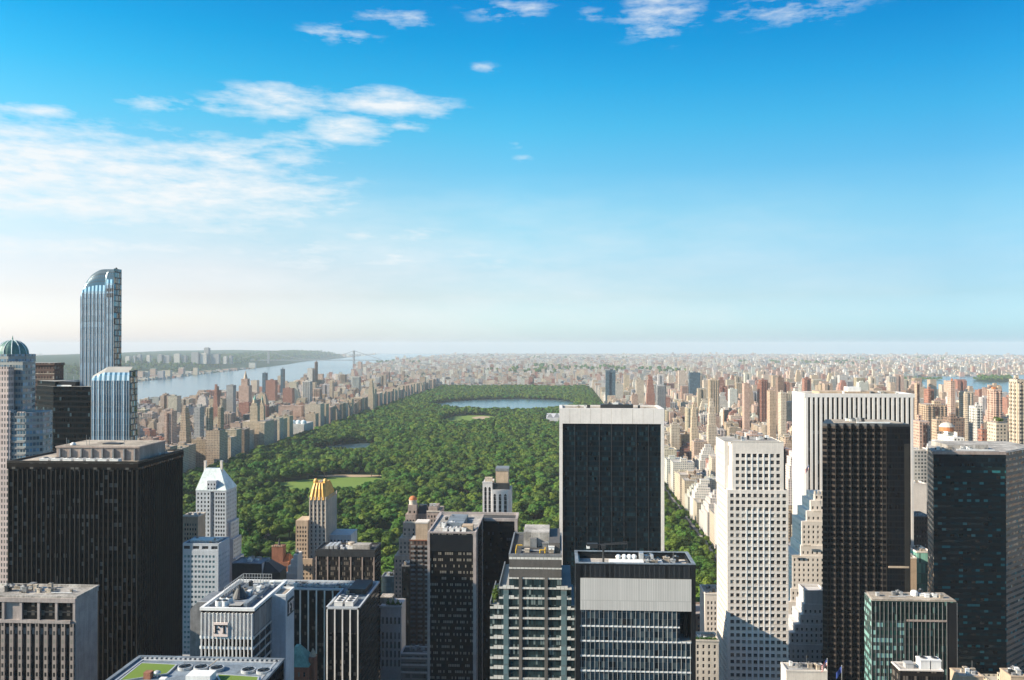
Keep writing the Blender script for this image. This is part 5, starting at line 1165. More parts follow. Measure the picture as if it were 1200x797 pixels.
def small_between():
    # flat dark building with a pale flank
    Y0 = 640.; x0, x1 = X(272, Y0), X(307, Y0); z = Z(661, Y0); r = root('low_building', 'plain dark flat fronted building with pale side wall, beneath the peaked white tower', 'building', (x0, Y0, 0)); mark(x0, X(313, Y0), Y0, Y0+18)
    m = MB(); m.box(x0, x1, Y0, Y0+18, 0, z, mi=[0, 1, 0, 0], top=False); put('wall', m, [M['metal_dark'], M['hotel_white']], r); cap(r, x0, x1, Y0, Y0+18, z, M['roof_blue'], 'roof_blue', .6)
    gear(r, x0+8, x1-3, Y0+4, Y0+16, z, 6, 131, 3.5)
    m = MB(); m.prism([(x1+.05, Y0+2), (X(327, Y0), Y0+2), (X(327, Y0), Y0+18), (x1+.05, Y0+18)], 0, Z(672, Y0)); hip(m, x1+.05, X(327, Y0), Y0+2, Y0+18, Z(672, Y0)+.01, Z(661, Y0), x1+.1, x1+3, Y0+6, Y0+14); put('annexe', m, M['metal_dark'], r)
    # red brick church like building
    Y0 = 690.; x0, x1 = X(315, Y0), X(338, Y0); z = Z(659, Y0); r = root('brick_building', 'warm red brick gabled building with a square tower and thin spire, at the park edge', 'building', (x0, Y0, 0)); mark(x0, x1, Y0, Y0+18)
    m = MB(); wins = []; grid_wall(m, wins, 'S', x0, x1, Y0, 0, z, lin(x0+2, x1-2, 5), 1.2, step(10, z-3, 3.8), 1.9, .35); m.wall((x1, Y0), (x1, Y0+18), 0, z); m.face([(x0, Y0, z), (x1, Y0, z), (x1, Y0+18, z), (x0, Y0+18, z)]); put('wall', m, M['brick_red'], r); finish_windows(r, wins)
    a, b = X(318, Y0), X(331, Y0); m = MB(); m.box(a, b, Y0+1, Y0+9, z, Z(641, Y0)); t = put('bell_tower', m, M['brick_red'], r); m = MB(); m.cyl(X(325, Y0), Y0+5, 1.4, Z(641, Y0), Z(632, Y0), 8, 0, .1); put('spire', m, M['metal_dark'], t)
    boxes('battlement', t, M['brick_tan'], [(a+k*1.9, a+k*1.9+1, Y0+.6, Y0+1.4, Z(641, Y0), Z(641, Y0)+1.2) for k in range(5)])
    m = MB(); hip(m, b, x1, Y0+2, Y0+16, z, z+5, b+1, x1-2, Y0+8, Y0+10); put('roof', m, M['orange_tile'], r)
    # white stepped terraces
    Y0 = 680.; r = root('stepped_building', 'small white house stepping down in terraces beside the gold crowned tower', 'building', (X(340, Y0), Y0, 0)); mark(X(333, Y0), X(349, Y0), Y0, Y0+16)
    m = MB()
    for k, (px, py) in enumerate(((334, 672), (337, 664), (340, 657), (343, 651))): m.box(X(px, Y0), X(348.5, Y0)-k*.1, Y0+k*.6, Y0+16-k*.5, 0 if k == 0 else Z((672, 664, 657)[k-1], Y0), Z(py, Y0))
    put('wall', m, M['white_stone'], r); gear(r, X(343, Y0), X(348, Y0), Y0+3, Y0+12, Z(651, Y0), 3, 141, 1.6)
    # church with green copper roof
    Y0 = 452.; x0, x1 = X(340, Y0), X(361, Y0); ze, zr = Z(782, Y0), Z(758, Y0+5); r = root('church', 'red brick church with bright green copper roof, half hidden beside the white service shaft', 'church', (x0, Y0, 0)); mark(x0, X(370, Y0), Y0, Y0+16)
    m = MB(); wins = []; grid_wall(m, wins, 'S', x0, x1, Y0, 0, ze, lin(x0+2, x1-2, 3), 1.1, [ze-4, ze-9, ze-14], 2.6, .4); m.wall((x1, Y0), (x1, Y0+14), 0, ze); m.wall((x0, Y0+14), (x0, Y0), 0, ze); put('wall', m, M['brick_red'], r); finish_windows(r, wins)
    m = MB(); hip(m, x0-.5, x1+.5, Y0-.4, Y0+14.4, ze, zr, x0+1, x0+3, Y0+5, Y0+9); put('roof', m, M['copper_green'], r)
    a, b = X(362, Y0+4), X(368.5, Y0+4); m = MB(); m.box(a, b, Y0+4, Y0+10, 0, Z(771, Y0+4)); t = put('turret', m, M['brick_red'], r); m = MB(); m.cyl((a+b)/2, Y0+7, 2.1, Z(771, Y0+4), Z(762, Y0+4), 8, 0, .2); put('spire', m, M['brick_tan'], t)
    # limestone pair on the avenue
    for (pa, pb, py, Yq, dep, lab, seed, mat) in ((826, 846, 697, 610., 22, 'cream stone house with a bare pale flank, tucked beside the gridded white tower', 1, 'white_stone'), (813, 842, 752, 500., 14, 'cream stone house with planted roof edge at the black framed tower\'s corner', 2, 'limestone')):
        x0, x1, z = X(pa, Yq), X(pb, Yq), Z(py, Yq); r = root('stone_building', lab, 'building', (x0, Yq, 0)); mark(x0, x1, Yq, Yq+dep)
        m = MB(); wins = []; grid_wall(m, wins, 'S', x0, x1, Yq, 0, z, lin(x0+2.2, x1-2.2, 4), 1.2, step(8, z-3, 3.7), 2.1, .35); grid_wall(m, wins, 'W', Yq, Yq+dep, x0, 0, z, lin(Yq+3, Yq+dep-3, 4) if seed == 2 else [], 1.2, step(8, z-3, 3.7) if seed == 2 else [], 2.1, .35); m.wall((x1, Yq), (x1, Yq+dep), 0, z); m.wall((x1, Yq+dep), (x0, Yq+dep), 0, z); put('wall', m, M[mat], r); finish_windows(r, wins)
        cap(r, x0, x1, Yq, Yq+dep, z, M[mat], 'roof_tan', .9, .5, .3); gear(r, x0+1, x1-1, Yq+2, Yq+dep-2, z, 4, 150+seed, 2)
        if seed == 2:
            g = random.Random(5); mm = MB()
            for k in range(500): leafquad(mm, Vector((x0+1+g.random()*(x1-x0-2), Yq+1.3+g.gauss(0, .5), z+.9+abs(g.gauss(0, .5)))), .22, g)
            h = root('roof_shrub', 'green shrub bed on the roof edge of the cream stone house with windows', 'shrub', ((x0+x1)/2, Yq+1.3, z)); put('foliage', mm, M['leaf'], h); mm = MB(); mm.box(x0+.8, x1-.8, Yq+.7, Yq+2, z+.07, z+.7); put('planter', mm, M['brick_brown'], h)
    # narrow gap between the pleated tower and the green black block
    for (pa, pb, py, Yq, mat, name, lab) in ((1064, 1092, 528, 900., 'grey_grid', 'office_building', 'grey gridded office block seen in the gap beside the black pleated tower'), (1064, 1086, 568, 800., 'white_stone', 'apartment_building', 'white slab seen in the narrow gap beside the black pleated tower'),
                                             (1067, 1090, 606, 720., 'carnegie', 'apartment_building', 'dark brown block in the narrow gap between black pleated and green black towers'), (1066, 1074, 655, 640., 'brick_tan', 'apartment_building', 'tan sliver of a building low in the gap beside the black pleated tower'), (1074, 1092, 648, 650., 'mint_glass', 'office_building', 'mint green glass building low in the gap before the green black block')):
        x0, x1, z = X(pa, Yq), X(pb, Yq), Z(py, Yq); r = root(name, lab, 'building', (x0, Yq, 0)); mark(x0, x1, Yq, Yq+20)
        m = MB(); m.box(x0, x1, Yq, Yq+20, 0, z, top=False); put('wall', m, M[mat], r); cap(r, x0, x1, Yq, Yq+20, z, M['white_stone'] if mat != 'carnegie' else M['metal_grey'], 'roof_light', 1); gear(r, x0+2, x1-2, Yq+3, Yq+17, z, 4, pa, 3)
small_between()
# ------------------------------------------------------------------ land, water, far hills
def sheet(name, poly, z, mat, kind='structure', thick=0):
    m = MB(); m.face([(p[0], p[1], z) for p in poly], [(p[0], p[1]) for p in poly]); return put(name, m, mat, None, kind)
def circle(r, n=64): return [(r*math.cos(2*math.pi*k/n), r*math.sin(2*math.pi*k/n)) for k in range(n)]
FAR = 26000.
sheet('ground', circle(FAR, 96), 0, M['ground'])
RIVER_W = [(-1490, 300), (-1500, 4200), (-1720, 7000), (-2420, 10000), (-2640, 12300), (-2900, 15000), (-3000, 25000), (-5200, 25000), (-4150, 16000), (-3900, 13000), (-3350, 9800), (-3020, 7000), (-2830, 5600), (-2760, 300)]
sheet('river', RIVER_W[::-1], .5, M['water'])
RIVER_E = [G(1040, 448.5), G(1090, 455), G(1130, 461), G(1420, 463), G(1420, 437.5), G(1215, 438.5), G(1150, 441), G(1085, 441.5), G(1052, 444)]
sheet('river_channel', RIVER_E, .5, M['water'])
ISLE = [G(px, py) for px, py in ((1140, 446.5), (1152, 448), (1172, 448.2), (1186, 446.6), (1182, 444.6), (1165, 443.6), (1150, 444.2))]
sheet('island', ISLE, 1.0, M['forest'])
sheet('park_ground', [(-672, 768), (158, 768), (158, 4850), (-672, 4850)], .3, M['forest'])
def ell(cx, cy, rx, ry, n=40, wob=.12, seed=0):
    g = random.Random(seed); ph = [g.random()*6.28 for _ in range(3)]
    return [(cx+rx*(1+wob*math.sin(2*a+ph[0])+wob*.6*math.sin(3*a+ph[1])+wob*.4*math.sin(5*a+ph[2]))*math.cos(a), cy+ry*(1+wob*math.sin(2*a+ph[0])+wob*.6*math.sin(3*a+ph[1])+wob*.4*math.sin(5*a+ph[2]))*math.sin(a)) for a in [2*math.pi*k/n for k in range(n)]]
CLEAR = []
def clearing(name, poly, mat, z=.6, ex=0):
    sheet(name, poly, z, mat); CLEAR.append(poly)
clearing('lawn', ell(-398, 1475, 92, 100, seed=1, wob=.09), M['lawn'])
clearing('lawn_edge', ell(-395, 1583, 70, 14, seed=2), M['bare_earth'], .7)
clearing('lake', ell(-500, 2010, 56, 110, seed=3, wob=.18), M['water'], .8)
clearing('great_lawn', ell(-292, 2800, 84, 200, seed=4, wob=.07), M['lawn'])
clearing('ball_field', ell(-262, 2880, 32, 60, seed=5, wob=.05), M['bare_earth'], .9)
clearing('reservoir', ell(-215, 3520, 315, 350, seed=6, wob=.06), M['water'], .8)
clearing('reservoir_path', [(78, 3330), (86, 3330), (96, 3560), (60, 3800), (50, 3795), (86, 3560)], M['bare_earth'], .9)
clearing('glade', [G(px, py) for px, py in ((287, 606), (319, 605), (318, 600.5), (290, 601))], M['bare_earth'], .7)
clearing('glade_path', [G(px, py) for px, py in ((300, 632), (340, 622), (338, 619), (300, 628))], M['bare_earth'], .7)
clearing('meadow', ell(-330, 1010, 34, 42, seed=9), M['lawn'], .6)
clearing('meadow_patch', ell(-170, 1030, 30, 60, seed=10), M['lawn'], .6)
clearing('meadow_glade', ell(-225, 1085, 20, 48, seed=14), M['lawn'], .6)
clearing('meadow_strip', ell(-560, 1300, 40, 46, seed=12), M['lawn'], .6)
def inside(p, poly):
    x, y = p; c = False; n = len(poly); j = n-1
    for i in range(n):
        if (poly[i][1] > y) != (poly[j][1] > y) and x < (poly[j][0]-poly[i][0])*(y-poly[i][1])/(poly[j][1]-poly[i][1])+poly[i][0]: c = not c
        j = i
    return c
# roads with kerbs and lane marks
def road(name, x0, x1, y0, y1):
    sheet(name, [(x0, y0), (x1, y0), (x1, y1), (x0, y1)], .32, M['asphalt'])
road('avenue_road', 166, 180, 300, 4860); road('park_road', -690, -675, 760, 4860); road('cross_road', -690, 160, 756, 765); road('avenue', -100, -82, 200, 756); road('street', -400, 160, 676, 686)
m = MB()
for k in range(200):
    for xx in (170.6, 175.2): m.face([(xx-.1, 310+k*20, .36), (xx+.1, 310+k*20, .36), (xx+.1, 318+k*20, .36), (xx-.1, 318+k*20, .36)])
put('road_markings', m, M['marking'], None, 'structure')
m = MB(); m.box(180.01, 184.8, 300, 4860, 0, .46); m.box(158, 165.99, 768, 4860, 0, .46); put('pavement', m, M['pavement'], None, 'structure')
sheet('plaza', [(100, 690), (152, 690), (152, 752), (100, 752)], .33, M['roof_tan'])

def hills():
    m = MB(); pts = []
    shore = [(-2840, 5400), (-2900, 6000), (-3020, 7000), (-3150, 8000), (-3350, 9800), (-3600, 11400), (-3900, 13000), (-4020, 14600), (-4150, 16000), (-4350, 17300), (-4500, 17900)]
    off = [(0, 2), (140, 34), (300, 80), (520, 108), (1000, 120), (1700, 128), (2600, 135), (4200, 118), (6500, 20)]
    g = random.Random(2); S = []
    for a, b in zip(shore, shore[1:]):
        n = 10
        for k in range(n): S.append((a[0]+(b[0]-a[0])*k/n, a[1]+(b[1]-a[1])*k/n))
    S.append(shore[-1]); N = len(S)
    for i, (x, y) in enumerate(S):
        t = i/(N-1); low = max(0, 1-t*2.6)     # the near stretch has a flat foreshore
        f = min(1, (1-t)*9+.02) if t > .88 else 1
        row = []
        for o, h in off:
            oo = o+520*low*(1 if o > 0 else 0)
            hh = h*(.33+.88*t)*f+g.uniform(-4, 4)*(1 if 0 < o else 0)
            row.append((x-oo, y+oo*.25+g.uniform(-20, 20), max(.3, hh)))
        pts.append(row)
    for i in range(N-1):
        for j in range(len(off)-1): m.face([pts[i][j], pts[i+1][j], pts[i+1][j+1], pts[i][j+1]])
    o = put('hills', m, M['forest'], None, 'structure')
hills()

def bridge():
    Yb = 10300.; xa, xb = -3560., -2500.; r = root('suspension_bridge', 'faint grey suspension bridge with two towers spanning the wide river far away', 'bridge', ((xa+xb)/2, Yb, 0))
    m = MB(); m.box(xa-400, xb+350, Yb-18, Yb+18, 62, 71, bottom=True); put('deck', m, M['metal_grey'], r)
    for x in (xa, xb):
        m = MB(); m.box(x-9, x+9, Yb-20, Yb-10, 0, 184); m.box(x-9, x+9, Yb+10, Yb+20, 0, 184)
        for z in (75, 115, 150, 176): m.box(x-8, x+8, Yb-9.9, Yb+9.9, z, z+8, bottom=True)
        put('bridge_tower', m, M['metal_grey'], r)
    for dy in (-16, 16):
        m = MB(); n = 16
        for k in range(n):
            def c(t): return (xa+(xb-xa)*t, Yb+dy, 78+104*(2*t-1)**2)
            m.tube(c(k/n), c((k+1)/n), 2.2, 4)
        m.tube((xa, Yb+dy, 182), (xa-380, Yb+dy, 75), 2.2, 4); m.tube((xb, Yb+dy, 182), (xb+330, Yb+dy, 75), 2.2, 4)
        put('cable', m, M['metal_grey'], r)
bridge()

# ------------------------------------------------------------------ the city beyond
PAL = {'tan': (.46, .33, .225), 'cream': (.54, .44, .33), 'brick red': (.33, .145, .095), 'brown': (.24, .155, .11), 'grey': (.34, .33, .32), 'white': (.6, .555, .49), 'pinkish': (.5, .33, .25), 'sandy': (.52, .4, .27), 'dark': (.06, .075, .09)}
def emit(m, b):
    c = b['rgb']; x0, x1, y0, y1, z = b['x0'], b['x1'], b['y0'], b['y1'], b['z']; g = random.Random(b['seed'])
    f = b['form']; w, d = x1-x0, y1-y0
    if f == 'stepped':
        hs = [.62, .8, .92, 1.0]; s = 0; zz = 0
        for k, h in enumerate(hs):
            e = min(w, d)*.09*k; m.box(x0+e, x1-e, y0+e, y1-e, zz, z*h, 0, c); zz = z*h
        top = (x0+min(w, d)*.3, x1-min(w, d)*.3, y0+min(w, d)*.3, y1-min(w, d)*.3)
    elif f == 'twin topped':
        m.box(x0, x1, y0, y1, 0, z*.68, 0, c); t = w*.32
        for xa in (x0+w*.06, x1-w*.06-t): m.box(xa, xa+t, y0+d*.2, y0+d*.2+t, z*.68, z*.94, 0, c); m.frustum([(xa, y0+d*.2), (xa+t, y0+d*.2), (xa+t, y0+d*.2+t), (xa, y0+d*.2+t)], [(xa+t*.4, y0+d*.2+t*.4), (xa+t*.6, y0+d*.2+t*.4), (xa+t*.6, y0+d*.2+t*.6), (xa+t*.4, y0+d*.2+t*.6)], z*.94, z, 0, c)
        return
    elif f == 'ribbed':
        m.box(x0, x1, y0, y1, 0, z, 0, c); n = max(2, int(w/6))
        for k in range(n): xx = x0+w*(k+.5)/n; m.box(xx-1.1, xx+1.1, y0-1.3, y0, 3, z*.985, 0, c)
        for k in range(max(2, int(d/7))): yy = y0+d*(k+.5)/max(2, int(d/7)); m.box(x0-1.2, x0, yy-1.1, yy+1.1, 3, z*.985, 0, c); m.box(x1, x1+1.2, yy-1.1, yy+1.1, 3, z*.985, 0, c)
    elif f == 'winged':
        m.box(x0, x1, y0+d*.3, y1, 0, z, 0, c); m.box(x0, x0+w*.36, y0, y0+d*.3, 0, z*.97, 0, c); m.box(x1-w*.36, x1, y0, y0+d*.3, 0, z*.97, 0, c)
    else:
        m.box(x0, x1, y0, y1, 0, z, 0, c)
        if min(w, d) > 14: 
            for q in ring(x0, x1, y0, y1, z+.02, z+1.1, .5, .25): m.box(*q, 0, c)
    if not b.get('bare'):
        h = g.uniform(3, 6); cx, cy = x0+w*g.uniform(.35, .65), y0+d*g.uniform(.35, .65); s = min(w, d)*g.uniform(.14, .24)
        k = b.get('k', 0); b['hut'] = (cx-s, cx+s, cy-s*.9, cy+s*.9, z, z+h)
        b['tank'] = (x0+w*g.uniform(.25, .75), y0+d*g.uniform(.2, .8)) if g.random() < .55 and b['z'] > 16 else None
def emit_top(m, b, mi=(0, 0)):
    if b.get('hut'): m.box(*b['hut'], mi[0], tuple(v*.9 for v in b['rgb']))
    if b.get('tank'):
        x, y = b['tank']; z = b['z']; m.cyl(x, y, 1.9, z+2.5, z+6, 8, mi[1], c=(.16, .11, .08)); m.cyl(x, y, 2.0, z+6, z+7.6, 8, mi[1], .1, c=(.14, .1, .08)); m.box(x-1.2, x+1.2, y-1.2, y+1.2, z, z+2.5, mi[1], (.1, .1, .1))
B = []
def hit(x0, x1, y0, y1, pad=2):
    return any(x0 < f[1]+pad and x1 > f[0]-pad and y0 < f[3]+pad and y1 > f[2]-pad for f in FOOT)
SEED = [0]
def add(x0, x1, y0, y1, z, cn, form, dist, bare=False, check=True):
    if x1-x0 < 3 or y1-y0 < 3: return
    if check and hit(x0, x1, y0, y1): return
    SEED[0] += 1; g = random.Random(SEED[0]); v = g.uniform(.8, 1.15); base = PAL[cn]
    B.append(dict(x0=x0, x1=x1, y0=y0, y1=y1, z=z, cn=cn, rgb=tuple(c*v*g.uniform(.95, 1.05) for c in base), form=form, dist=dist, seed=SEED[0], bare=bare))
def pick(g, w): 
    ks = list(w); return g.choices(ks, [w[k] for k in ks])[0]
EASTW = {'tan': 3, 'cream': 4, 'brick red': 1.6, 'brown': 1, 'grey': 1, 'white': 4, 'pinkish': 2.5, 'sandy': 2}
WESTW = {'tan': 2.6, 'cream': 4, 'brick red': 1.8, 'brown': 1.4, 'grey': 1.8, 'white': 2.4, 'pinkish': 2.4, 'sandy': 2.2}

# named towers: left px, right px, top py, distance, depth, colour, form, label
CUST = [
 (1110.5, 1120, 446.5, 1500, 28, 'pinkish', 'slab', 'thin pinkish brown tower with orange top rising highest before the east river water'),
 (1157, 1175, 456.5, 1250, 30, 'pinkish', 'ribbed', 'pale pink ribbed tower with orange rooftop, next to the tall cream tower'),
 (1124, 1141, 459, 1500, 30, 'cream', 'ribbed', 'cream ribbed tower between the thin pinkish tower and the pink ribbed one'),
 (1077, 1110, 474, 1300, 26, 'tan', 'ribbed', 'wide tan slab with vertical grey strips, right of the white striped tower'),
 (1068, 1090, 494, 950, 24, 'pinkish', 'slab', 'tan pink slab with a dark central strip beside the white striped tower'),
 (1092, 1105, 492, 1050, 22, 'tan', 'slab', 'narrow tan block in front of the dark brown slab roofs'),
 (1105, 1131, 491, 1080, 22, 'brown', 'slab', 'dark brown brick slab in the hollow before the thin pinkish tower'),
 (1136, 1152, 476, 1080, 26, 'white', 'ribbed', 'white grey slab tower with balconies above the white terraced building'),
 (1146, 1157, 503, 860, 20, 'brick red', 'slab', 'small dark red brick block above the green black tower roof'),
 (1157, 1181, 496, 820, 26, 'cream', 'slab', 'cream block with a green roof garden beside the tall cream tower'),
 (1183, 1203, 444.5, 760, 26, 'cream', 'ribbed', 'tall cream balconied tower standing nearest beyond the green black block'),
 (1072, 1078, 449, 1700, 24, 'tan', 'slab', 'slender tan tower just beside the white striped tower roof'),
 (1083, 1095, 456, 1650, 24, 'brick red', 'slab', 'reddish slab tower beyond the tan grey striped slab'),
 (709.5, 721.5, 434, 3300, 26, 'dark', 'winged', 'black twin slab tower standing alone above the park corner'),
 (745, 755, 446, 2900, 24, 'cream', 'slab', 'cream tower just left of the tall dark red tower'),
 (757, 767.5, 441, 2800, 26, 'brick red', 'stepped', 'tall dark red tower standing out behind the smoked glass tower'),
 (769, 780, 452, 2600, 26, 'grey', 'ribbed', 'grey brown tower beside the tall dark red tower'),
 (807, 821, 437, 3500, 26, 'dark', 'slab', 'dark blue glass tower far off among pale slabs'),
 (830, 843, 445, 2500, 28, 'sandy', 'ribbed', 'sandy yellow tower rising in the middle of the east side'),
 (808.5, 818, 474, 1750, 22, 'sandy', 'stepped', 'slim golden stepped tower with pointed crown on the east side'),
 (828, 840, 471, 1800, 24, 'cream', 'stepped', 'cream stepped tower beside the slim golden stepped one'),
 (870, 879, 450, 2300, 26, 'pinkish', 'slab', 'pinkish slender tower amid the east side skyline'),
 (889, 900, 445, 2300, 26, 'brick red', 'ribbed', 'deep red brick tower standing among the far east side blocks'),
 (909, 919, 443, 2200, 26, 'brown', 'slab', 'brown slab tower behind the white gridded tower'),
 (899, 910, 459, 1900, 26, 'tan', 'slab', 'tan slab pair member behind the white gridded tower roof'),
 (912, 922, 460, 1850, 26, 'cream', 'slab', 'cream slab directly behind the white gridded tower\'s right corner'),
 (940, 951, 444, 2600, 26, 'brick red', 'slab', 'red brick tower above the white striped tower\'s left end'),
 (241, 249.8, 477.5, 1660, 22, 'sandy', 'ribbed', 'golden lit slab tower west of the park, larger of a matching pair'),
 (255, 262, 477, 1690, 22, 'sandy', 'ribbed', 'golden lit slab tower west of the park, slimmer of a matching pair'),
 (241, 264, 505, 1650, 30, 'tan', 'slab', 'broad tan base block below the golden slab towers'),
 (210, 224, 478, 1640, 24, 'tan', 'stepped', 'tan stepped tower beside the pale blue grey slab west of the park'),
 (227, 239, 477.5, 1760, 22, 'grey', 'slab', 'pale blue grey slab between the tan stepped tower and golden towers'),
 (192, 207, 482.5, 1800, 24, 'pinkish', 'slab', 'pinkish slab with a dark side, beside the striped blue tower'),
 (249, 258.5, 453, 2350, 24, 'brick red', 'stepped', 'tall red brown stepped tower above the golden slab towers'),
 (265, 276.5, 452, 2450, 24, 'grey', 'slab', 'grey square slab near the river, beside the spired tower'),
 (307, 313.5, 437, 3500, 30, 'dark', 'slab', 'dark teal rounded looking tower near the river'),
 (328.5, 333.8, 432.5, 3600, 30, 'dark', 'slab', 'slender dark glass tower silhouetted against the river'),
 (368.5, 372.2, 424, 4300, 24, 'brown', 'ribbed', 'very slender brown tower rising from the white block near the river'),
 (360, 368.4, 432, 4290, 40, 'white', 'slab', 'white broad block joined by the very slender brown tower'),
 (357, 380, 474, 2500, 44, 'cream', 'slab', 'big cream block with a dark flank on the west edge of the park'),
 (326, 356, 476, 2530, 26, 'pinkish', 'slab', 'long pinkish slab next to the big cream block by the park'),
 (311, 325, 446, 3100, 26, 'brick red', 'slab', 'red brick cube tower west of the park'),
 (331, 345, 455.5, 2900, 26, 'brick red', 'slab', 'brick red slab tower nearest the long pinkish slab'),
 (354, 366, 447, 3100, 26, 'white', 'ribbed', 'pale slab tower behind the big cream block'),
 (386, 391, 447, 3300, 20, 'sandy', 'slab', 'thin sandy tower west of the park beside others'),
 (431, 439, 446, 2980, 26, 'sandy', 'stepped', 'tall sandy tower standing on the park\'s west edge'),
 (419, 424.5, 424, 7000, 40, 'pinkish', 'slab', 'pinkish tower beside the far bridge pylon'),
]
def custom():
    for i, (a, b2, py, Y, d, cn, form, lab) in enumerate(CUST):
        d = min(d, .45*(b2-a)*Y/max(20, abs((a+b2)/2-655)))   # the flank towards the lens takes up part of the width seen
        x0, x1 = (X(a, Y+d), X(b2, Y)) if a > 655 else (X(a, Y), X(b2, Y+d))
        z = Z(py, Y); mark(x0, x1, Y, Y+d); base = PAL[cn]
        rec = dict(x0=x0, x1=x1, y0=Y, y1=Y+d, z=z, cn=cn, rgb=base, form=form, dist='c', seed=9000+i)
        m = MB(); emit(m, rec); o = put('apartment_tower', m, M['dark_glass_round'] if cn == 'dark' else M['apartment'], None, None, ((x0+x1)/2, Y, 0)); tag(o, lab, 'tower')
        if rec.get('hut') and form != 'twin topped':
            mm = MB(); mm.box(*rec['hut'], 0, base); put('penthouse', mm, M['apartment'] if 'orange' not in lab else M['orange_tile'], o)
        if 'strip' in lab: boxes('dark_strip', o, M['carnegie'], [((x0+x1)/2-2, (x0+x1)/2+2, Y-1.6, Y-.03, 4, z-3)])
        if 'roof garden' in lab:
            g = random.Random(1); mm = MB()
            for k in range(900): leafquad(mm, Vector((x0+3+g.random()*(x1-x0-6), Y+2+g.random()*10, z+1.2+abs(g.gauss(0, 1.3)))), .5, g)
            t = root('roof_shrub', 'leafy green roof garden on the cream block beside the tall cream tower', 'shrub', ((x0+x1)/2, Y+6, z)); put('foliage', mm, M['leaf'], t); mm = MB(); mm.box(x0+2, x1-2, Y+1.4, Y+13, z+1.15, z+1.5); put('planter', mm, M['brick_brown'], t)
    # twin peaked block facing the park
    Y = 1960.; r = root('twin_towered_block', 'sandy apartment block with two peaked towers, facing the park', 'building', (X(298, Y), Y, 0)); x0, x1 = X(284, Y), X(311, Y); z = Z(494, Y); mark(x0, x1, Y, Y+60)
    c = PAL['sandy']; m = MB(); m.box(x0, x1, Y, Y+60, 0, z, 0, c); m.box(X(305, Y), x1, Y-8, Y, 0, z*.96, 0, c); put('wall', m, M['apartment'], r)
    for (a, b2, yy) in ((292.5, 301.5, Y+3), (303.5, 309, Y+38)):
        xa, xb = X(a, yy), X(b2, yy); t = xb-xa; zt = Z(476, yy); m = MB(); m.box(xa, xb, yy, yy+t*.9, z, zt, 0, c); m.box(xa+t*.15, xb-t*.15, yy+t*.1, yy+t*.75, zt, zt+7, 0, c); tw = put('tower', m, M['apartment'], r)
        m = MB(); m.cyl((xa+xb)/2, yy+t*.42, t*.3, zt+7, zt+15, 8, 0, t*.22, c=c); m.cyl((xa+xb)/2, yy+t*.42, t*.22, zt+15, zt+26, 8, 1, .2, c=c); put('lantern', m, [M['apartment'], M['copper_green']], tw)
    Y = 2650.; r = root('spired_tower', 'stepped brown tower with a tall pointed spire by the river west of the park', 'tower', (X(286, Y), Y, 0)); x0, x1 = X(279.5, Y), X(291, Y); mark(x0, x1, Y, Y+30)
    c = PAL['pinkish']; m = MB(); m.box(x0, x1, Y, Y+30, 0, Z(452, Y), 0, c); m.box(x0+6, x1-5, Y+4, Y+24, Z(452, Y), Z(444, Y), 0, c); put('wall', m, M['apartment'], r); m = MB(); m.cyl((x0+x1)/2+1, Y+14, 7, Z(444, Y), Z(434.5, Y), 8, 0, .4, c=c); put('spire', m, M['brick_tan'], r)
    # museum with pale domes, opposite the park
    Y = 2330.; r = root('museum', 'low museum with pale blue domes and red brick wing behind the park trees', 'museum', (X(345, Y), Y, 0)); mark(X(312, Y), X(357, Y), Y-60, Y+110)
    m = MB(); m.box(X(316, Y), X(336, Y), Y, Y+60, 0, 26, 0, PAL['brick red']); hip(m, X(316, Y), X(336, Y), Y, Y+60, 26.01, 34, X(318, Y), X(334, Y), Y+22, Y+38); put('brick_wing', m, M['apartment'], r)
    m = MB(); m.box(X(337, Y), X(356, Y), Y, Y+90, 0, 27, 0, PAL['white']); put('stone_wing', m, M['apartment'], r)
    for px in (341, 347, 353): m = MB(); m.cyl(X(px, Y), Y+20, 8, 27, 31, 14); m.dome(X(px, Y), Y+20, 8, 31, 6, 14, 5); put('dome', m, M['copper_pale'], r)
    m = MB(); m.box(X(325, Y-70), X(335, Y-70), Y-62, Y-30, 0, 27); put('glass_hall', m, M['glass_tower_light'], r)
    Y = 2660.; r = root('museum', 'long pale museum with stepped glass roofs at the park edge beside the smoked glass tower', 'museum', (20, Y, 0)); m = MB(); m.box(X(640, Y), 148, Y, Y+180, 0, 20); put('wall', m, M['pale_granite'], r); CLEAR.append([(X(637, Y), Y-20), (150, Y-20), (150, Y+190), (X(637, Y), Y+190)])
    for k in range(7): m = MB(); xa = X(641, Y)+k*22; hip(m, xa, xa+18, Y+6+k*3, Y+28+k*3, 20, 30+k % 3*2, xa+6, xa+12, Y+14+k*3, Y+20+k*3); put('glass_roof', m, M['metal_grey'], r)
custom()
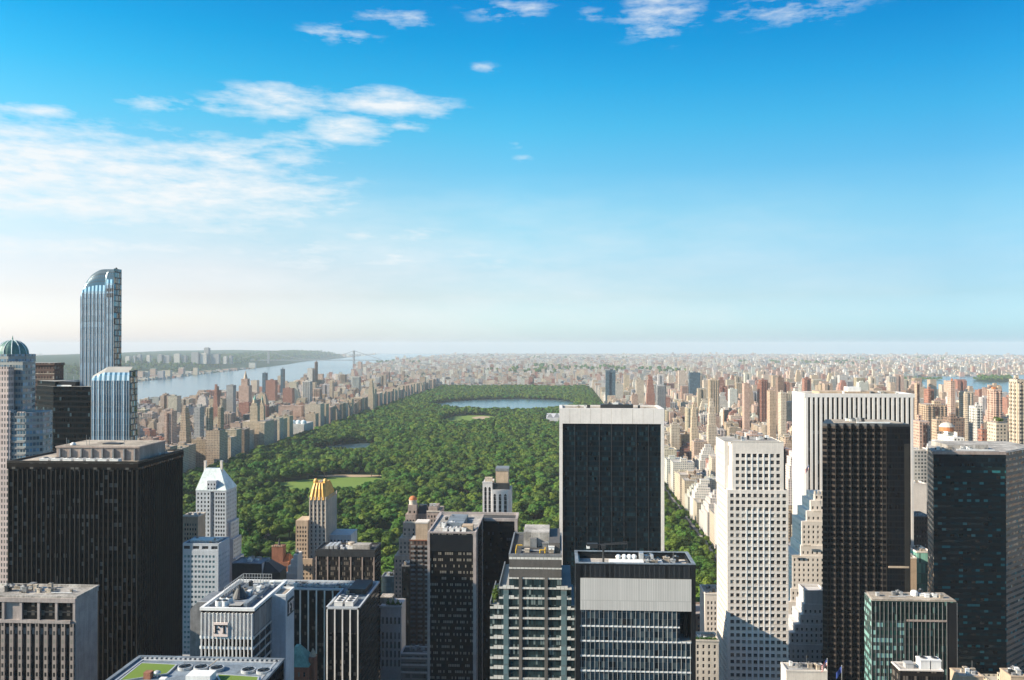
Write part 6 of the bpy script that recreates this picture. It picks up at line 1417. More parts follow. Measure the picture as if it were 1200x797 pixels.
def white_terraces():
    Y = 846.; r = root('terraced_building', 'white terraced apartment building with a brick domed rooftop, behind the green black block', 'building', (X(1115, Y), Y, 0)); mark(X(1085, Y), X(1150, Y), Y, Y+60)
    g = random.Random(12); m = MB()
    for (a, b2, py, dy) in ((1088, 1150, 529, 0), (1092, 1146, 521, 4), (1099, 1135, 514, 8), (1106, 1130, 508, 14)): m.box(X(a, Y+44), X(b2, Y), Y+dy, Y+44, 0, Z(py, Y), 0, (.74, .71, .66))
    for k in range(22):
        x = X(1088, Y)+g.random()*(X(1146, Y)-X(1088, Y)); h = g.uniform(3, 8); zz = Z(529, Y); m.box(x, x+g.uniform(2, 6), Y+g.uniform(.4, 3), Y+6, zz, zz+h, 0, (.74, .71, .66))
    put('wall', m, M['apartment'], r)
    cx = X(1124, Y); zt = Z(508, Y); m = MB(); m.cyl(cx, Y+26, 6.6, zt, zt+4, 16, 0, c=(.55, .3, .17)); m.cyl(cx, Y+26, 7, zt+4, zt+5, 16, 1, c=(.7, .66, .6)); m.dome(cx, Y+26, 6.2, zt+5, 3.4, 16, 4, 2, (.75, .7, .62)); put('domed_rooftop', m, [M['orange_tile'], M['white_stone'], M['limestone']], r)
white_terraces()

def fill_city():
    g = random.Random(77)
    # east side
    aves = [(186, 288), (316, 432), (486, 578), (612, 742), (772, 948), (982, 1170), (1204, 1392), (1420, 1520)]
    k = 0; y = 762
    while y < 4900:
        yb0, yb1 = y+2, y+64
        for ai, (a0, a1) in enumerate(aves):
            if y > 3900: hi = [.45, .4, .35, .35, .45, .5, .5, .4][ai]
            else: hi = [.75, .65, .8, .55, .75, .75, .7, .6][ai]
            for row in range(2):
                ya, yb = (yb0, yb0+30) if row == 0 else (yb0+32, yb1)
                xx = a0
                # avenue lots at both ends
                ends = [(a0, a0+g.uniform(24, 36)), (a1-g.uniform(24, 34), a1)]
                for ei, (xa, xb) in enumerate(ends):
                    r = g.random()
                    if ai == 0 and ei == 0:
                        yv = ya
                        z = g.uniform(40, 58) if g.random() < .8 else g.uniform(22, 32); add(xa, xb, ya, yb+1.5, z, pick(g, {'cream': 4, 'white': 4, 'tan': 1.5, 'sandy': 1}), g.choice(['slab', 'slab', 'stepped', 'slab']), 'fifth'); continue
                    if r < hi:
                        if ai >= 3 and g.random() < .3: z = g.uniform(75, 125)
                        elif ai >= 1 and g.random() < .07: z = g.uniform(70, 105)
                        else: z = g.uniform(36, 60)
                        add(xa, xb, ya, yb, z, pick(g, EASTW), g.choice(['slab', 'slab', 'stepped', 'ribbed', 'winged']), 'ues')
                    else: add(xa, xb, ya, yb, g.uniform(14, 22), pick(g, EASTW), 'slab', 'ues')
                xx = ends[0][1]+.6
                while xx < ends[1][0]-6:
                    w = g.uniform(7, 16) if g.random() < .6 else g.uniform(18, 30)
                    w = min(w, ends[1][0]-.6-xx)
                    z = g.uniform(13, 22) if (w < 17 or g.random() < .45) else (g.uniform(28, 50) if g.random() < .85 else g.uniform(60, 100))
                    add(xx, xx+w-.4, ya, yb-g.uniform(0, 6), z, pick(g, EASTW), 'slab' if z < 30 else g.choice(['slab', 'stepped', 'slab', 'ribbed']), 'ues'); xx += w
        y += 80.4
    # west side
    aves = [(-936, -708), (-1186, -966), (-1330, -1216), (-1478, -1356)]
    y = 762
    while y < 4900:
        yb0, yb1 = y+2, y+64
        for ai, (a0, a1) in enumerate(aves):
            for row in range(2):
                ya, yb = (yb0, yb0+30) if row == 0 else (yb0+32, yb1)
                ends = [(a0, a0+g.uniform(24, 34)), (a1-g.uniform(26, 42), a1)]
                for ei, (xa, xb) in enumerate(ends):
                    if ai == 0 and ei == 1:
                        z = g.uniform(44, 60) if g.random() < .93 else g.uniform(64, 80); add(xa, xb, ya, yb+1, z, pick(g, {'tan': 3, 'cream': 2.5, 'pinkish': 2, 'sandy': 2, 'brown': 1}), g.choice(['slab', 'slab', 'slab', 'ribbed', 'stepped', 'slab']), 'cpw'); continue
                    if g.random() < .7: z = g.uniform(34, 58) if g.random() < .9 else g.uniform(65, 95); add(xa, xb, ya, yb, z, pick(g, WESTW), g.choice(['slab', 'slab', 'stepped', 'ribbed', 'winged']), 'uws')
                    else: add(xa, xb, ya, yb, g.uniform(14, 20), pick(g, WESTW), 'slab', 'uws')
                xx = ends[0][1]+.6
                while xx < ends[1][0]-6:
                    w = min(g.uniform(7, 15) if g.random() < .65 else g.uniform(18, 28), ends[1][0]-.6-xx)
                    z = g.uniform(14, 21) if (w < 16 or g.random() < .5) else g.uniform(30, 52)
                    add(xx, xx+w-.4, ya, yb-g.uniform(0, 6), z, pick(g, WESTW), 'slab' if z < 28 else g.choice(['slab', 'stepped', 'slab']), 'uws'); xx += w
        y += 80.4
    # midtown in the gaps below 59th street
    for yy in (440, 520, 600, 668, 700):
        x = -520
        while x < 700:
            w = g.uniform(16, 40); z = g.uniform(18, 42); px, py = proj(x+w/2, yy, z)
            add(x, x+w-1, yy, yy+g.uniform(24, 34), z, pick(g, {'tan': 2, 'grey': 3, 'brown': 2, 'cream': 2, 'white': 1}), 'slab', 'mid'); x += w+ (14 if g.random() < .15 else 0)
    # the towers of the district behind and beside the lens, which shade and fill the reflections of the near ones
    y = -1500.
    while y < 420:
        for xa in range(-1200, 1300, 46):
            w, d, z = g.uniform(30, 42), g.uniform(40, 60), g.choice([40, 60, 80, 110, 140, 170])*g.uniform(.8, 1.2)
            xs = (xa, xa+w); yb = y+d
            if y > -60 and (abs(xa+w/2)-w/2) < .86*max(yb, 60)+60: continue
            if y <= -60 and yb > -90 and abs(xa) < 120: z = min(z, 60)
            if xa < 0 and y > -60: z = min(z, 90)
            add(xs[0], xs[1], y, yb, min(z, 200), pick(g, {'grey': 3, 'brown': 2, 'tan': 2, 'dark': 3, 'cream': 1}), 'slab', 'near', True)
        y += 80.4
    # upper Manhattan, then the flats of the far boroughs, spread evenly over the picture
    n = 0
    for i in range(27000):
        px, py = g.uniform(-120, 1330), 0
        t = g.random(); py = 415.2+ (454.5-415.2)*t**.95
        x, y = G(px, py)
        if y < 4905 or math.hypot(x, y) > 25500 or inside((x, y), RIVER_W) or inside((x, y), RIVER_E): continue
        if x < -2500 and y < 17800 and (x < -2700-(y-5000)*.1): 
            continue
        s = 1+(y-5000)/9000; r = g.random()
        if r < .78: w, d, h = g.uniform(14, 40)*s, g.uniform(12, 26)*s, g.uniform(9, 20)
        elif r < .95: w, d, h = g.uniform(14, 34)*s, g.uniform(12, 20)*s, g.uniform(22, 42)
        else: w, d, h = g.uniform(14, 24)*s, g.uniform(14, 22), g.uniform(42, 72)
        # leave green gaps
        if math.sin(x*.0011+1.3)*math.sin(y*.0009+.4)+.3*math.sin(x*.004+y*.003) > .66: continue
        add(x-w/2, x+w/2, y, y+d, h, pick(g, {'white': 4.2, 'cream': 3, 'pinkish': 2, 'brick red': 1.4, 'grey': 2, 'tan': 1.6, 'brown': .6}), 'slab', 'far', True, False)
    # foreshore across the river
    for i in range(260):
        px, py = g.uniform(150, 300), 0; lo = 447-(px-165)*.075; py = lo-g.uniform(.6, 5.5); x, y = G(px, py)
        if inside((x, y), RIVER_W): continue
        add(x-g.uniform(12, 40), x+g.uniform(12, 40), y, y+30, g.uniform(8, 22) if g.random() < .94 else 60, pick(g, {'white': 3, 'cream': 3, 'grey': 2, 'pinkish': 1, 'brick red': 1}), 'slab', 'far', True, False)
fill_city()
# hilltop towers across the river
for i, (a, b2, py) in enumerate(((146, 151, 418), (155, 158, 417.5), (160, 164, 416), (171, 175, 416.5), (184, 189, 416), (191, 198, 417), (203, 210, 415), (213, 217, 417), (223.5, 232, 413.5), (234, 241.5, 414.5), (238.5, 244, 407.8), (246.5, 256, 415.2), (261, 265, 418), (268, 271, 417))):
    Y = 8300.+i*13; x0, x1 = X(a, Y), X(b2, Y); z = Z(py, Y); m = MB(); base = PAL['grey' if i % 3 else 'white']; m.box(x0, x1, Y, Y+45, 60, z, 0, base); m.box(x0+6, x1-6, Y+8, Y+30, z, z+5, 0, base)
    o = put('hilltop_tower', m, M['apartment'], None, None, ((x0+x1)/2, Y, 60)); tag(o, 'hazy grey tower block on the wooded hills across the river' if i != 10 else 'tallest hazy tower block on the wooded hills across the river', 'tower', 'towers on the far hills' if i != 10 else None)
# ------------------------------------------------------------------ trees
def crown_mesh(name, seed, nl, nleaf, ls, rx=6.6, rz=5.6, core=True):
    g = np.random.RandomState(seed); lobes = []
    for k in range(nl):
        a = g.uniform(0, 2*math.pi); t = g.uniform(-.55, 1); rr = math.sqrt(max(0, 1-t*t*.9))*g.uniform(.55, .95)
        lobes.append((rx*.72*rr*math.cos(a), rx*.72*rr*math.sin(a), rz*.72*t, g.uniform(.3, .46)*rx))
    lobes.append((0, 0, 0, rx*.6))
    V, F = [], []
    L = np.array(lobes); area = L[:, 3]**2; pr = area/area.sum()
    idx = g.choice(len(L), nleaf, p=pr); d = g.normal(size=(nleaf, 3)); d /= np.linalg.norm(d, axis=1)[:, None]; d[:, 2] = np.abs(d[:, 2])*np.where(g.rand(nleaf) < .8, 1, -1)
    rad = L[idx, 3]*(1+g.normal(0, .09, nleaf)); P = L[idx, :3]+d*rad[:, None]
    # drop the ones buried in other lobes
    keep = np.ones(nleaf, bool)
    for k in range(len(L)): keep &= ~((np.linalg.norm(P-L[k, :3], axis=1) < L[k, 3]*.86) & (idx != k))
    P, d = P[keep], d[keep]
    N = d+g.normal(0, .3, d.shape); N /= np.linalg.norm(N, axis=1)[:, None]
    A = np.cross(N, g.normal(size=N.shape)); A /= np.linalg.norm(A, axis=1)[:, None]; Bv = np.cross(N, A)
    s = (ls*g.uniform(.6, 1.25, len(P)))[:, None]
    q = np.stack([P-A*s-Bv*s*.7, P+A*s*.9-Bv*s*.8, P+A*s*.8+Bv*s, P-A*s*.8+Bv*s*.8], 1).reshape(-1, 3); q[:, 2] += 12
    V = q.tolist(); F = [(4*i, 4*i+1, 4*i+2, 4*i+3) for i in range(len(P))]
    if core:
        for (x, y, z, r) in lobes:   # inner leaf mass so that the crown is not see-through everywhere
            o = len(V); nn, mm = 7, 4
            for j in range(mm+1):
                t = math.pi*j/mm
                for i in range(nn):
                    a = 2*math.pi*i/nn; w = r*.86*(1+g.uniform(-.12, .12)); V.append((x+w*math.sin(t)*math.cos(a), y+w*math.sin(t)*math.sin(a), z+12+w*math.cos(t)))
            for j in range(mm):
                for i in range(nn): F.append((o+j*nn+i, o+(j+1)*nn+i, o+(j+1)*nn+(i+1) % nn, o+j*nn+(i+1) % nn))
    me = bpy.data.meshes.new(name); me.from_pydata(V, [], F); me.materials.append(M['leaf']); me.update(); return me
NEAR = [crown_mesh('crown', 100+k, nl, 1500, ls, rx, rz) for k, (nl, rx, rz, ls) in enumerate(((12, 6.5, 5.2, .62), (7, 7.4, 4.4, .7), (17, 6.2, 6.6, .5), (9, 5.0, 7.2, .6), (14, 7.2, 5.6, .8)))]
LOW = [crown_mesh('crown', 200+k, 9, 420, 1.05) for k in range(3)]
def trunk_mesh(seed):
    g = random.Random(seed); m = MB(); m.cyl(0, 0, .42, -.3, 5, 7, 0, .3); 
    for k in range(5):
        a = k*1.26+g.uniform(-.3, .3); m.tube((0, 0, 4.2+k*.25), (3.2*math.cos(a), 3.2*math.sin(a), 8.5+g.uniform(0, 2)), .16, 5)
    m.cyl(0, 0, .3, 5, 10, 6, 0, .12); return m.mesh('trunk', [M['bark']])
TRUNKS = [trunk_mesh(1), trunk_mesh(2)]
TREES = []
def scatter_trees():
    g = random.Random(5)
    y = 776.
    while y < 4846:
        sp = 13.6 if y < 1600 else (14 if y < 2800 else 14.4)
        x = -666.+g.uniform(0, sp)
        while x < 168:
            px, py = x+g.uniform(-.5, .5)*sp, y+g.uniform(-.5, .5)*sp
            x += sp*g.uniform(.75, 1.25)
            if px > 169 or px < -668: continue
            if any(inside((px, py), c) for c in CLEAR): continue
            if hit(px, px, py, py, 5): continue
            if math.sin(px*.021+2)*math.sin(py*.017+1)+.5*math.sin(px*.05+py*.03) > 1.2: continue
            big = .5+.5*math.sin(px*.013+1.7)*math.cos(py*.011+.6)
            s = g.uniform(.85, 1.8)*(0.95+.3*big)
            if g.random() < .12: s *= .65
            if any(inside((px, py+q), c) for q in (35, 80) for c in CLEAR[:7]): s = min(s, .8)
            if px > 150: s = min(s, 1.3)
            TREES.append((px, py, .3+g.uniform(-2.5, 3.5), s, g.random()*6.28, 0))
        y += sp*.93
    # street trees and far green patches
    for k in range(300):
        TREES.append((182.5+g.uniform(-1, .5), 770+k*13.6+g.uniform(-3, 3), .4, g.uniform(.35, .5), g.random()*6.28, 1))
    for (cx, cy, rx, ry, n) in ((-1030, 5300, 60, 700, 220), (-1470, 2600, 26, 1700, 420), (-1100, 6800, 90, 500, 200), (300, 5400, 110, 150, 80), (1100, 6400, 300, 200, 160), (2500, 6300, 260, 200, 160)):
        for i in range(n):
            a, r = g.random()*6.28, math.sqrt(g.random()); TREES.append((cx+rx*r*math.cos(a), cy+ry*r*math.sin(a), .4, g.uniform(.7, 1.1), g.random()*6.28, 1))
    for i in range(260):
        a, r = g.random()*6.28, math.sqrt(g.random()); xs = [p[0] for p in ISLE]; ys = [p[1] for p in ISLE]; p = (g.uniform(min(xs), max(xs)), g.uniform(min(ys), max(ys)))
        if inside(p, ISLE): TREES.append((*p, 1, g.uniform(1.2, 2), g.random()*6.28, 1))
    # far green among the boroughs
    for i in range(1500):
        t = g.random(); x, y = G(g.uniform(-60, 1280), 417+32*t)
        if y < 5000 or inside((x, y), RIVER_W) or inside((x, y), RIVER_E): continue
        if math.sin(x*.0011+1.3)*math.sin(y*.0009+.4)+.3*math.sin(x*.004+y*.003) < .6: continue
        for k in range(3): TREES.append((x+g.uniform(-60, 60), y+g.uniform(-60, 60), .2, g.uniform(1.6, 3.2), g.random()*6.28, 1))
    # wooded slope across the river
    for i in range(1500):
        px = g.uniform(150, 385); x, y = G(px, 449-(px-165)*.12-g.uniform(0, 3))
        t = g.random(); Yv = 5600+t*12000; xv = -3050-(Yv-5600)*.115-g.uniform(60, 1200)
        TREES.append((xv, Yv, 0, g.uniform(1.6, 2.6), g.random()*6.28, 2))
scatter_trees()

# which buildings and trees show largest: a coarse depth-ordered fill of the frame
def visible_counts():
    H, W = 400, 600; buf = np.zeros((H, W), np.int32); items = []
    bpy.context.view_layer.update()
    for o in col.objects:
        if o.type != 'MESH' or o.get('kind') == 'structure': continue
        cs = [o.matrix_world @ Vector(c) for c in o.bound_box]
        if min(c.y for c in cs) < 150 or max(c.x for c in cs)-min(c.x for c in cs) > 400: continue
        pp = [proj(*c) for c in cs]; items.append((min(c.y for c in cs), min(p[0] for p in pp), max(p[0] for p in pp), min(p[1] for p in pp), max(p[1] for p in pp), 0, 0))
    for i, b in enumerate(B):
        if b['y0'] < 200: continue
        pp = [proj(x, y, z) for x in (b['x0'], b['x1']) for y in (b['y0'], b['y1']) for z in (0, b['z'])]
        items.append((b['y0'], min(p[0] for p in pp), max(p[0] for p in pp), min(p[1] for p in pp), max(p[1] for p in pp), 1, i))
    for i, t in enumerate(TREES):
        if t[5]: continue
        s = t[3]; a = proj(t[0]-6*s, t[1], 17*s); c = proj(t[0]+6*s, t[1], 6*s)
        items.append((t[1], a[0], c[0], a[1], c[1], 2, i))
    items.sort(key=lambda q: q[0])
    cb, ct = np.zeros(len(B), int), np.zeros(len(TREES), int)
    for Yv, a, b, c, d, kd, i in items:
        x0, x1, y0, y1 = max(0, int(a/2)), min(W, int(b/2)+1), max(0, int(c/2)), min(H, int(d/2)+1)
        if x1 <= x0 or y1 <= y0: continue
        v = buf[y0:y1, x0:x1]; n = int((v == 0).sum())
        if n:
            v[v == 0] = 1
            if kd == 1: cb[i] = n
            elif kd == 2: ct[i] = n
    return cb, ct
CB, CT = visible_counts()

ORD = ['', 'second', 'third', 'fourth', 'fifth', 'sixth', 'seventh', 'eighth', 'ninth', 'tenth', 'eleventh', 'twelfth', 'thirteenth', 'fourteenth', 'fifteenth', 'sixteenth', 'seventeenth', 'eighteenth', 'nineteenth', 'twentieth']
PLACE = {'cpw': "on the park's west edge", 'uws': 'between park and river', 'fifth': "facing the park's east edge", 'ues': 'in the east side', 'mid': 'between the nearer towers', 'far': "beyond the park's far end"}
def build_city():
    order = [i for i in np.argsort(-CB) if CB[i] > 0 and B[i]['dist'] not in ('far', 'near')][:290]; chosen = set(order)
    groups = {}
    for i in order:
        b = B[i]; px, py = proj((b['x0']+b['x1'])/2, b['y0'], b['z']); b['px'] = px
        size = 'low' if b['z'] < 26 else ('tall' if b['z'] > 62 else 'mid height')
        w, d = b['x1']-b['x0'], b['y1']-b['y0']
        if b['form'] == 'slab': form = 'broad flat block' if w > d*1.15 else ('narrow flat block' if w < d*.7 else 'square flat block')
        else: form = {'stepped': 'stepped block', 'ribbed': 'ribbed block', 'winged': 'two winged block', 'twin topped': 'twin topped block'}[b['form']]
        far = ' far off' if b['y0'] > 2300 else ''
        b['lab'] = f"{size} {b['cn']} {form} {PLACE[b['dist']]}{far}"
        groups.setdefault(b['lab'], []).append(i)
    for lab, ids in groups.items():
        ids.sort(key=lambda i: B[i]['px'])
        for k, i in enumerate(ids):
            if len(ids) == 1: continue
            B[i]['lab'] = lab+', '+('leftmost such' if k == 0 else ('rightmost such' if k == len(ids)-1 else f'{ORD[k]} from left'))
    for i in order:
        b = B[i]; m = MB(); emit(m, b); cx, cy = (b['x0']+b['x1'])/2, b['y0']
        o = put('apartment_building', m, M['apartment'], None, None, (cx, cy, 0)); tag(o, b['lab'], 'building', 'apartment buildings '+PLACE[b['dist']])
        if b['y0'] < 3000:
            if b.get('hut'): mm = MB(); mm.box(*b['hut'], 0, tuple(v*.9 for v in b['rgb'])); put('penthouse', mm, M['apartment'], o)
            if b.get('tank'):
                mm = MB(); t = dict(b); t['hut'] = None; emit_top(mm, t); put('water_tank', mm, M['water_tank'], o)
    m = MB()
    for i, b in enumerate(B):
        if i in chosen: continue
        if CB[i] == 0 and b['dist'] not in ('far', 'near') and b['y0'] > 3500: continue
        emit(m, b)
        if b['y0'] < 3200: emit_top(m, b)
    put('distant_city', m, M['apartment'], None, 'stuff')
build_city()

def tall(s): return s if s < 1 else 1+(s-1)*.35      # wide crowns are not taller in proportion
def build_trees():
    order = [i for i in np.argsort(-CT) if CT[i] > 0][:290]; chosen = set(int(i) for i in order)
    g = random.Random(9)
    for i in order:
        x, y, z, s, a, k = TREES[i]
        if x > 60: lab, gr = 'leafy green tree in the belt along the avenue on the park\'s east side', 'trees along the eastern avenue'
        elif y > 1180: lab, gr = 'leafy green tree standing among the woods near the open meadow', 'trees near the open meadow'
        elif x < -330: lab, gr = 'leafy green tree in the near woods behind the peaked white tower', 'trees behind the peaked tower'
        elif x < -120: lab, gr = 'leafy green tree in the near woods between gold crowned and turreted towers', 'trees behind the gold crowned tower'
        else: lab, gr = 'leafy green tree in the near woods behind the slim arched tower', 'trees behind the arched tower'
        t = root('park_tree', lab, 'tree', (x, y, z), gr); t.rotation_euler = (0, 0, a); t.scale = (s*g.uniform(.88, 1.12), s*g.uniform(.88, 1.12), tall(s)*g.uniform(.9, 1.1))
        for nm, me in (('crown', NEAR[i % 5]), ('trunk', TRUNKS[i % 2])):
            o = bpy.data.objects.new(nm, me); col.objects.link(o); o.parent = t
    # everything else: one woodland
    pc = bpy.data.collections.new('crown_kinds')
    for k, me in enumerate(NEAR+LOW):
        o = bpy.data.objects.new(f'crown_kind_{k:02d}', me); pc.objects.link(o)
    rest = [t for i, t in enumerate(TREES) if i not in chosen]
    pts, sc_, rot, kd = [], [], [], []
    hz = None
    for j, t in enumerate(rest):
        z = t[2]
        if t[5] == 2: z = hill_z(t[0], t[1])-16
        pts.append((t[0], t[1], z-(2 if t[5] == 0 else 0))); sc_.append((t[3], t[3], tall(t[3]) if t[5] == 0 else t[3])); rot.append(t[4]); kd.append(j % 5 if t[1] < 2200 else 5+j % 3)
    me = bpy.data.meshes.new('woodland'); me.from_pydata(pts, [], [])
    for nm, ty, dat in (('tscale', 'FLOAT_VECTOR', sc_), ('trot', 'FLOAT', rot), ('tkind', 'INT', kd)):
        at = me.attributes.new(nm, ty, 'POINT'); at.data.foreach_set('vector' if ty == 'FLOAT_VECTOR' else 'value', np.array(dat).ravel())
    o = bpy.data.objects.new('woodland', me); col.objects.link(o); o['kind'] = 'stuff'
    ng = bpy.data.node_groups.new('canopy', 'GeometryNodeTree')
    ng.interface.new_socket('Geometry', in_out='INPUT', socket_type='NodeSocketGeometry'); ng.interface.new_socket('Geometry', in_out='OUTPUT', socket_type='NodeSocketGeometry')
    N = ng.nodes; L = ng.links; gi = N.new('NodeGroupInput'); go = N.new('NodeGroupOutput'); iop = N.new('GeometryNodeInstanceOnPoints'); ci = N.new('GeometryNodeCollectionInfo')
    ci.inputs['Collection'].default_value = pc; ci.inputs['Separate Children'].default_value = True; ci.inputs['Reset Children'].default_value = True
    def attr(nm, ty):
        a = N.new('GeometryNodeInputNamedAttribute'); a.data_type = ty; a.inputs['Name'].default_value = nm; return a.outputs['Attribute']
    cx = N.new('ShaderNodeCombineXYZ'); L.new(attr('trot', 'FLOAT'), cx.inputs[2])
    L.new(gi.outputs[0], iop.inputs['Points']); L.new(ci.outputs[0], iop.inputs['Instance']); iop.inputs['Pick Instance'].default_value = True
    L.new(attr('tkind', 'INT'), iop.inputs['Instance Index']); L.new(cx.outputs[0], iop.inputs['Rotation']); L.new(attr('tscale', 'FLOAT_VECTOR'), iop.inputs['Scale']); L.new(iop.outputs[0], go.inputs[0])
    md = o.modifiers.new('canopy', 'NODES'); md.node_group = ng
def hill_z(x, y):
    o = bpy.data.objects['hills']
    ok, loc, n, i = o.ray_cast(Vector((x, y, 500)), Vector((0, 0, -1)))
    return loc.z if ok else -200
build_trees()

# ------------------------------------------------------------------ light, sky, air, camera
SUN_EL, SUN_AZ = R(27), R(-107)      # azimuth clockwise from +Y
sd = Vector((math.sin(SUN_AZ)*math.cos(SUN_EL), math.cos(SUN_AZ)*math.cos(SUN_EL), math.sin(SUN_EL)))
l = bpy.data.lights.new('sun', 'SUN'); l.energy = 5.0; l.angle = R(.5); l.color = (1, .87, .7)
lo = bpy.data.objects.new('sun', l); col.objects.link(lo); lo.rotation_euler = sd.to_track_quat('Z', 'Y').to_euler(); lo.location = (-300, -300, 600)
def sky():
    w = bpy.data.worlds.new('World'); sc.world = w; w.use_nodes = True; t = NT.__new__(NT); t.t = w.node_tree; nt = w.node_tree
    bg = nt.nodes['Background']; bg.inputs[1].default_value = SKY
    s = t.n('ShaderNodeTexSky', sky_type='NISHITA', sun_disc=False); s.sun_elevation = SUN_EL; s.sun_rotation = SUN_AZ; s.altitude = 200; s.air_density = 1.0; s.dust_density = 1.2; s.ozone_density = 2.5
    d = t.n('ShaderNodeTexCoord').outputs['Generated']; sp = t.n('ShaderNodeSeparateXYZ'); t.put(sp.inputs[0], d)
    zc = t.math('MAXIMUM', sp.outputs[2], .02)
    u = t.math('DIVIDE', sp.outputs[0], zc); v = t.math('DIVIDE', sp.outputs[1], zc)   # flat cloud deck overhead
    cv = t.n('ShaderNodeCombineXYZ'); t.put(cv.inputs[0], u); t.put(cv.inputs[1], t.math('MULTIPLY', v, .75))
    az = t.math('ARCTAN2', sp.outputs[0], sp.outputs[1]); el = t.math('ARCSINE', sp.outputs[2])
    n1 = t.noise(cv.outputs[0], 1.5, 9, .62); n2 = t.noise(cv.outputs[0], .45, 5, .55)
    n3 = t.noise(cv.outputs[0], 6.0, 6, .65)
    n = t.math('ADD', t.math('MULTIPLY', n1, .5), t.math('ADD', t.math('MULTIPLY', n2, .25), t.math('MULTIPLY', n3, .25)))
    ev = t.n('ShaderNodeCombineXYZ'); t.put(ev.inputs[0], t.math('MULTIPLY', az, 7)); t.put(ev.inputs[1], t.math('MULTIPLY', el, 26))
    wob = t.math('MULTIPLY', t.math('SUBTRACT', t.noise(ev.outputs[0], 1.6, 6, .6), .5), 1.9)
    def patch(px, py, rx, ry, amp):
        q = ray(px, py).normalized(); a0, e0 = math.atan2(q.x, q.y), math.asin(q.z)
        x = t.math('DIVIDE', t.math('SUBTRACT', az, a0), rx/1000); y = t.math('DIVIDE', t.math('SUBTRACT', el, e0), ry/1000)
        r = t.math('SQRT', t.math('ADD', t.math('MULTIPLY', x, x), t.math('MULTIPLY', y, y)))
        return t.math('MULTIPLY', t.rng(t.math('ADD', r, t.math('MULTIPLY', wob, .35)), .35, 1.3, 1, 0), amp)
    tot = None
    for p in PATCHES:
        q = patch(*p); tot = q if tot is None else t.math('MAXIMUM', tot, q)
    nw = t.noise(ev.outputs[0], 3.2, 9, .62)
    ns = t.math('ADD', t.math('MULTIPLY', t.math('SUBTRACT', nw, .5), 2.6), t.math('MULTIPLY', t.math('SUBTRACT', n, .5), 1.6))
    cl = t.rng(t.math('ADD', tot, ns), .28, 1.4, 0, 1)
    cl = t.math('MULTIPLY', cl, t.math('MINIMUM', t.math('MULTIPLY', tot, 2.5), 1.0))
    veil = t.math('MULTIPLY', t.rng(t.noise(ev.outputs[0], .9, 7, .6), .4, .75, 0, .55), t.math('MULTIPLY', t.rng(el, .0, .05, .3, 1), t.rng(el, .1, .2, 1, 0)))
    veil = t.math('MULTIPLY', veil, t.rng(az, -.1, .35, 1, .25))
    cl = t.math('MAXIMUM', cl, veil)
    # grade of the clear sky with height and away from the sun
    def ramp(v, stops):
        x = t.n('ShaderNodeValToRGB'); t.put(x.inputs[0], v); e = x.color_ramp.elements
        while len(e) < len(stops): e.new(.5)
        for k, (p, c) in enumerate(stops): e[k].position = p; e[k].color = (*c, 1)
        return x.outputs[0]
    gr = ramp(t.math('MULTIPLY', el, 1.6), GRADE)
    base = t.vmath('MULTIPLY', s.outputs[0], gr); base = t.vmath('MULTIPLY', base, (3.75, 3.75, 3.75))
    base = t.vmath('MULTIPLY', base, ramp(t.rng(az, -.7, .7, 0, 1), AZGRADE))
    x = nt.nodes.new('ShaderNodeMix'); x.data_type = 'RGBA'
    t.put(x.inputs[0], t.math('MULTIPLY', cl, .93)); t.put(x.inputs[6], base); t.put(x.inputs[7], CLOUD)
    nt.links.new(x.outputs[2], bg.inputs[0])
PATCHES = [(40, 195, 250, 56, 1.2), (210, 222, 200, 44, 1.15), (260, 185, 120, 26, .95), (15, 165, 110, 30, 1.1), (100, 235, 200, 26, 1.1), (325, 120, 74, 22, .95), (455, 122, 84, 19, 1.1), (405, 152, 54, 22, 1.1), (360, 165, 60, 14, .7), (480, 146, 40, 9, .6), (600, 12, 60, 17, .55), (770, 20, 62, 30, .6), (925, 8, 100, 22, .54), (395, 40, 50, 12, .55), (465, 22, 55, 12, .6), (690, 18, 40, 10, .45), (615, 187, 16, 6, .6), (610, 170, 16, 5, .5), (45, 130, 45, 10, .75), (565, 80, 22, 8, .5), (190, 122, 60, 12, .55), (240, 122, 40, 10, .5), (110, 288, 140, 11, .75), (460, 275, 80, 12, .6), (420, 300, 240, 26, .5), (20, 290, 90, 18, .8), (230, 270, 50, 6, .55), (180, 315, 160, 9, .55)]
SKY, CLOUD = .086, (5.7, 5.9, 6.0, 1)
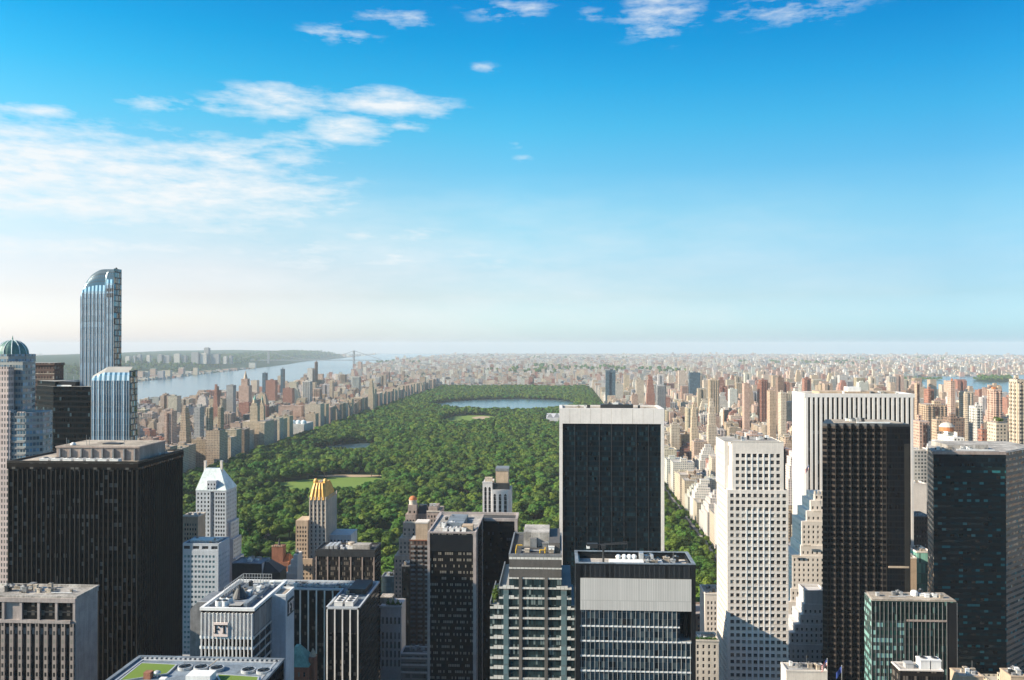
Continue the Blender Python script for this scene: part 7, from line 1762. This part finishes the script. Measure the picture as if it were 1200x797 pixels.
GRADE = [(0, (0.6, 0.72, 0.96)), (0.03, (0.544, 0.66, 0.848)), (0.09, (0.48, 0.51, 0.58)), (0.136, (0.48, 0.5044, 0.532)), (0.2, (0.452, 0.538, 0.5244)), (0.246, (0.4, 0.552, 0.5324)), (0.324, (0.248, 0.536, 0.5556)), (0.399, (0.144, 0.548, 0.5832)), (0.474, (0.064, 0.512, 0.6)), (0.546, (0.024, 0.452, 0.592)), (0.62, (0.016, 0.388, 0.576)), (1, (0.24, 0.38, 0.48))]
AZGRADE = [(0, (.82, .66, .62)), (.214, (.81, .65, .61)), (.46, (.63, .63, .62)), (.8, (.36, .45, .49)), (1, (.34, .44, .48))]
sky()
def haze():
    m = MB(); q = 26500; m.box(-q, q, -4000, q, -1, 330, bottom=True)
    h = put('haze', m, [], None, 'stuff'); mt = bpy.data.materials.new('haze_air'); mt.use_nodes = True; nt = mt.node_tree; nt.nodes.remove(nt.nodes['Principled BSDF'])
    pv = nt.nodes.new('ShaderNodeVolumePrincipled'); pv.inputs['Color'].default_value = (.82, .92, 1, 1); pv.inputs['Density'].default_value = HAZE; pv.inputs['Anisotropy'].default_value = 0
    nt.links.new(pv.outputs[0], nt.nodes['Material Output'].inputs['Volume']); h.data.materials.append(mt); h.display_type = 'WIRE'
HAZE = 3.2e-5
haze()
cam = bpy.data.cameras.new('camera'); cam.lens = 30; cam.sensor_width = 36; cam.clip_start = 1; cam.clip_end = 80000
co = bpy.data.objects.new('camera', cam); col.objects.link(co); co.location = (0, 0, EYE); co.rotation_euler = (math.pi/2+PITCH, 0, YAW); sc.camera = co
sc.view_settings.view_transform = 'Standard'; sc.view_settings.look = 'None'; sc.view_settings.gamma = 1; sc.view_settings.exposure = .93
sc.cycles.max_bounces = 6; sc.cycles.diffuse_bounces = 2; sc.cycles.glossy_bounces = 3; sc.cycles.transmission_bounces = 2; sc.cycles.volume_bounces = 1; sc.cycles.transparent_max_bounces = 6
sc.cycles.use_denoising = True
sc.cycles.sample_clamp_indirect = 6
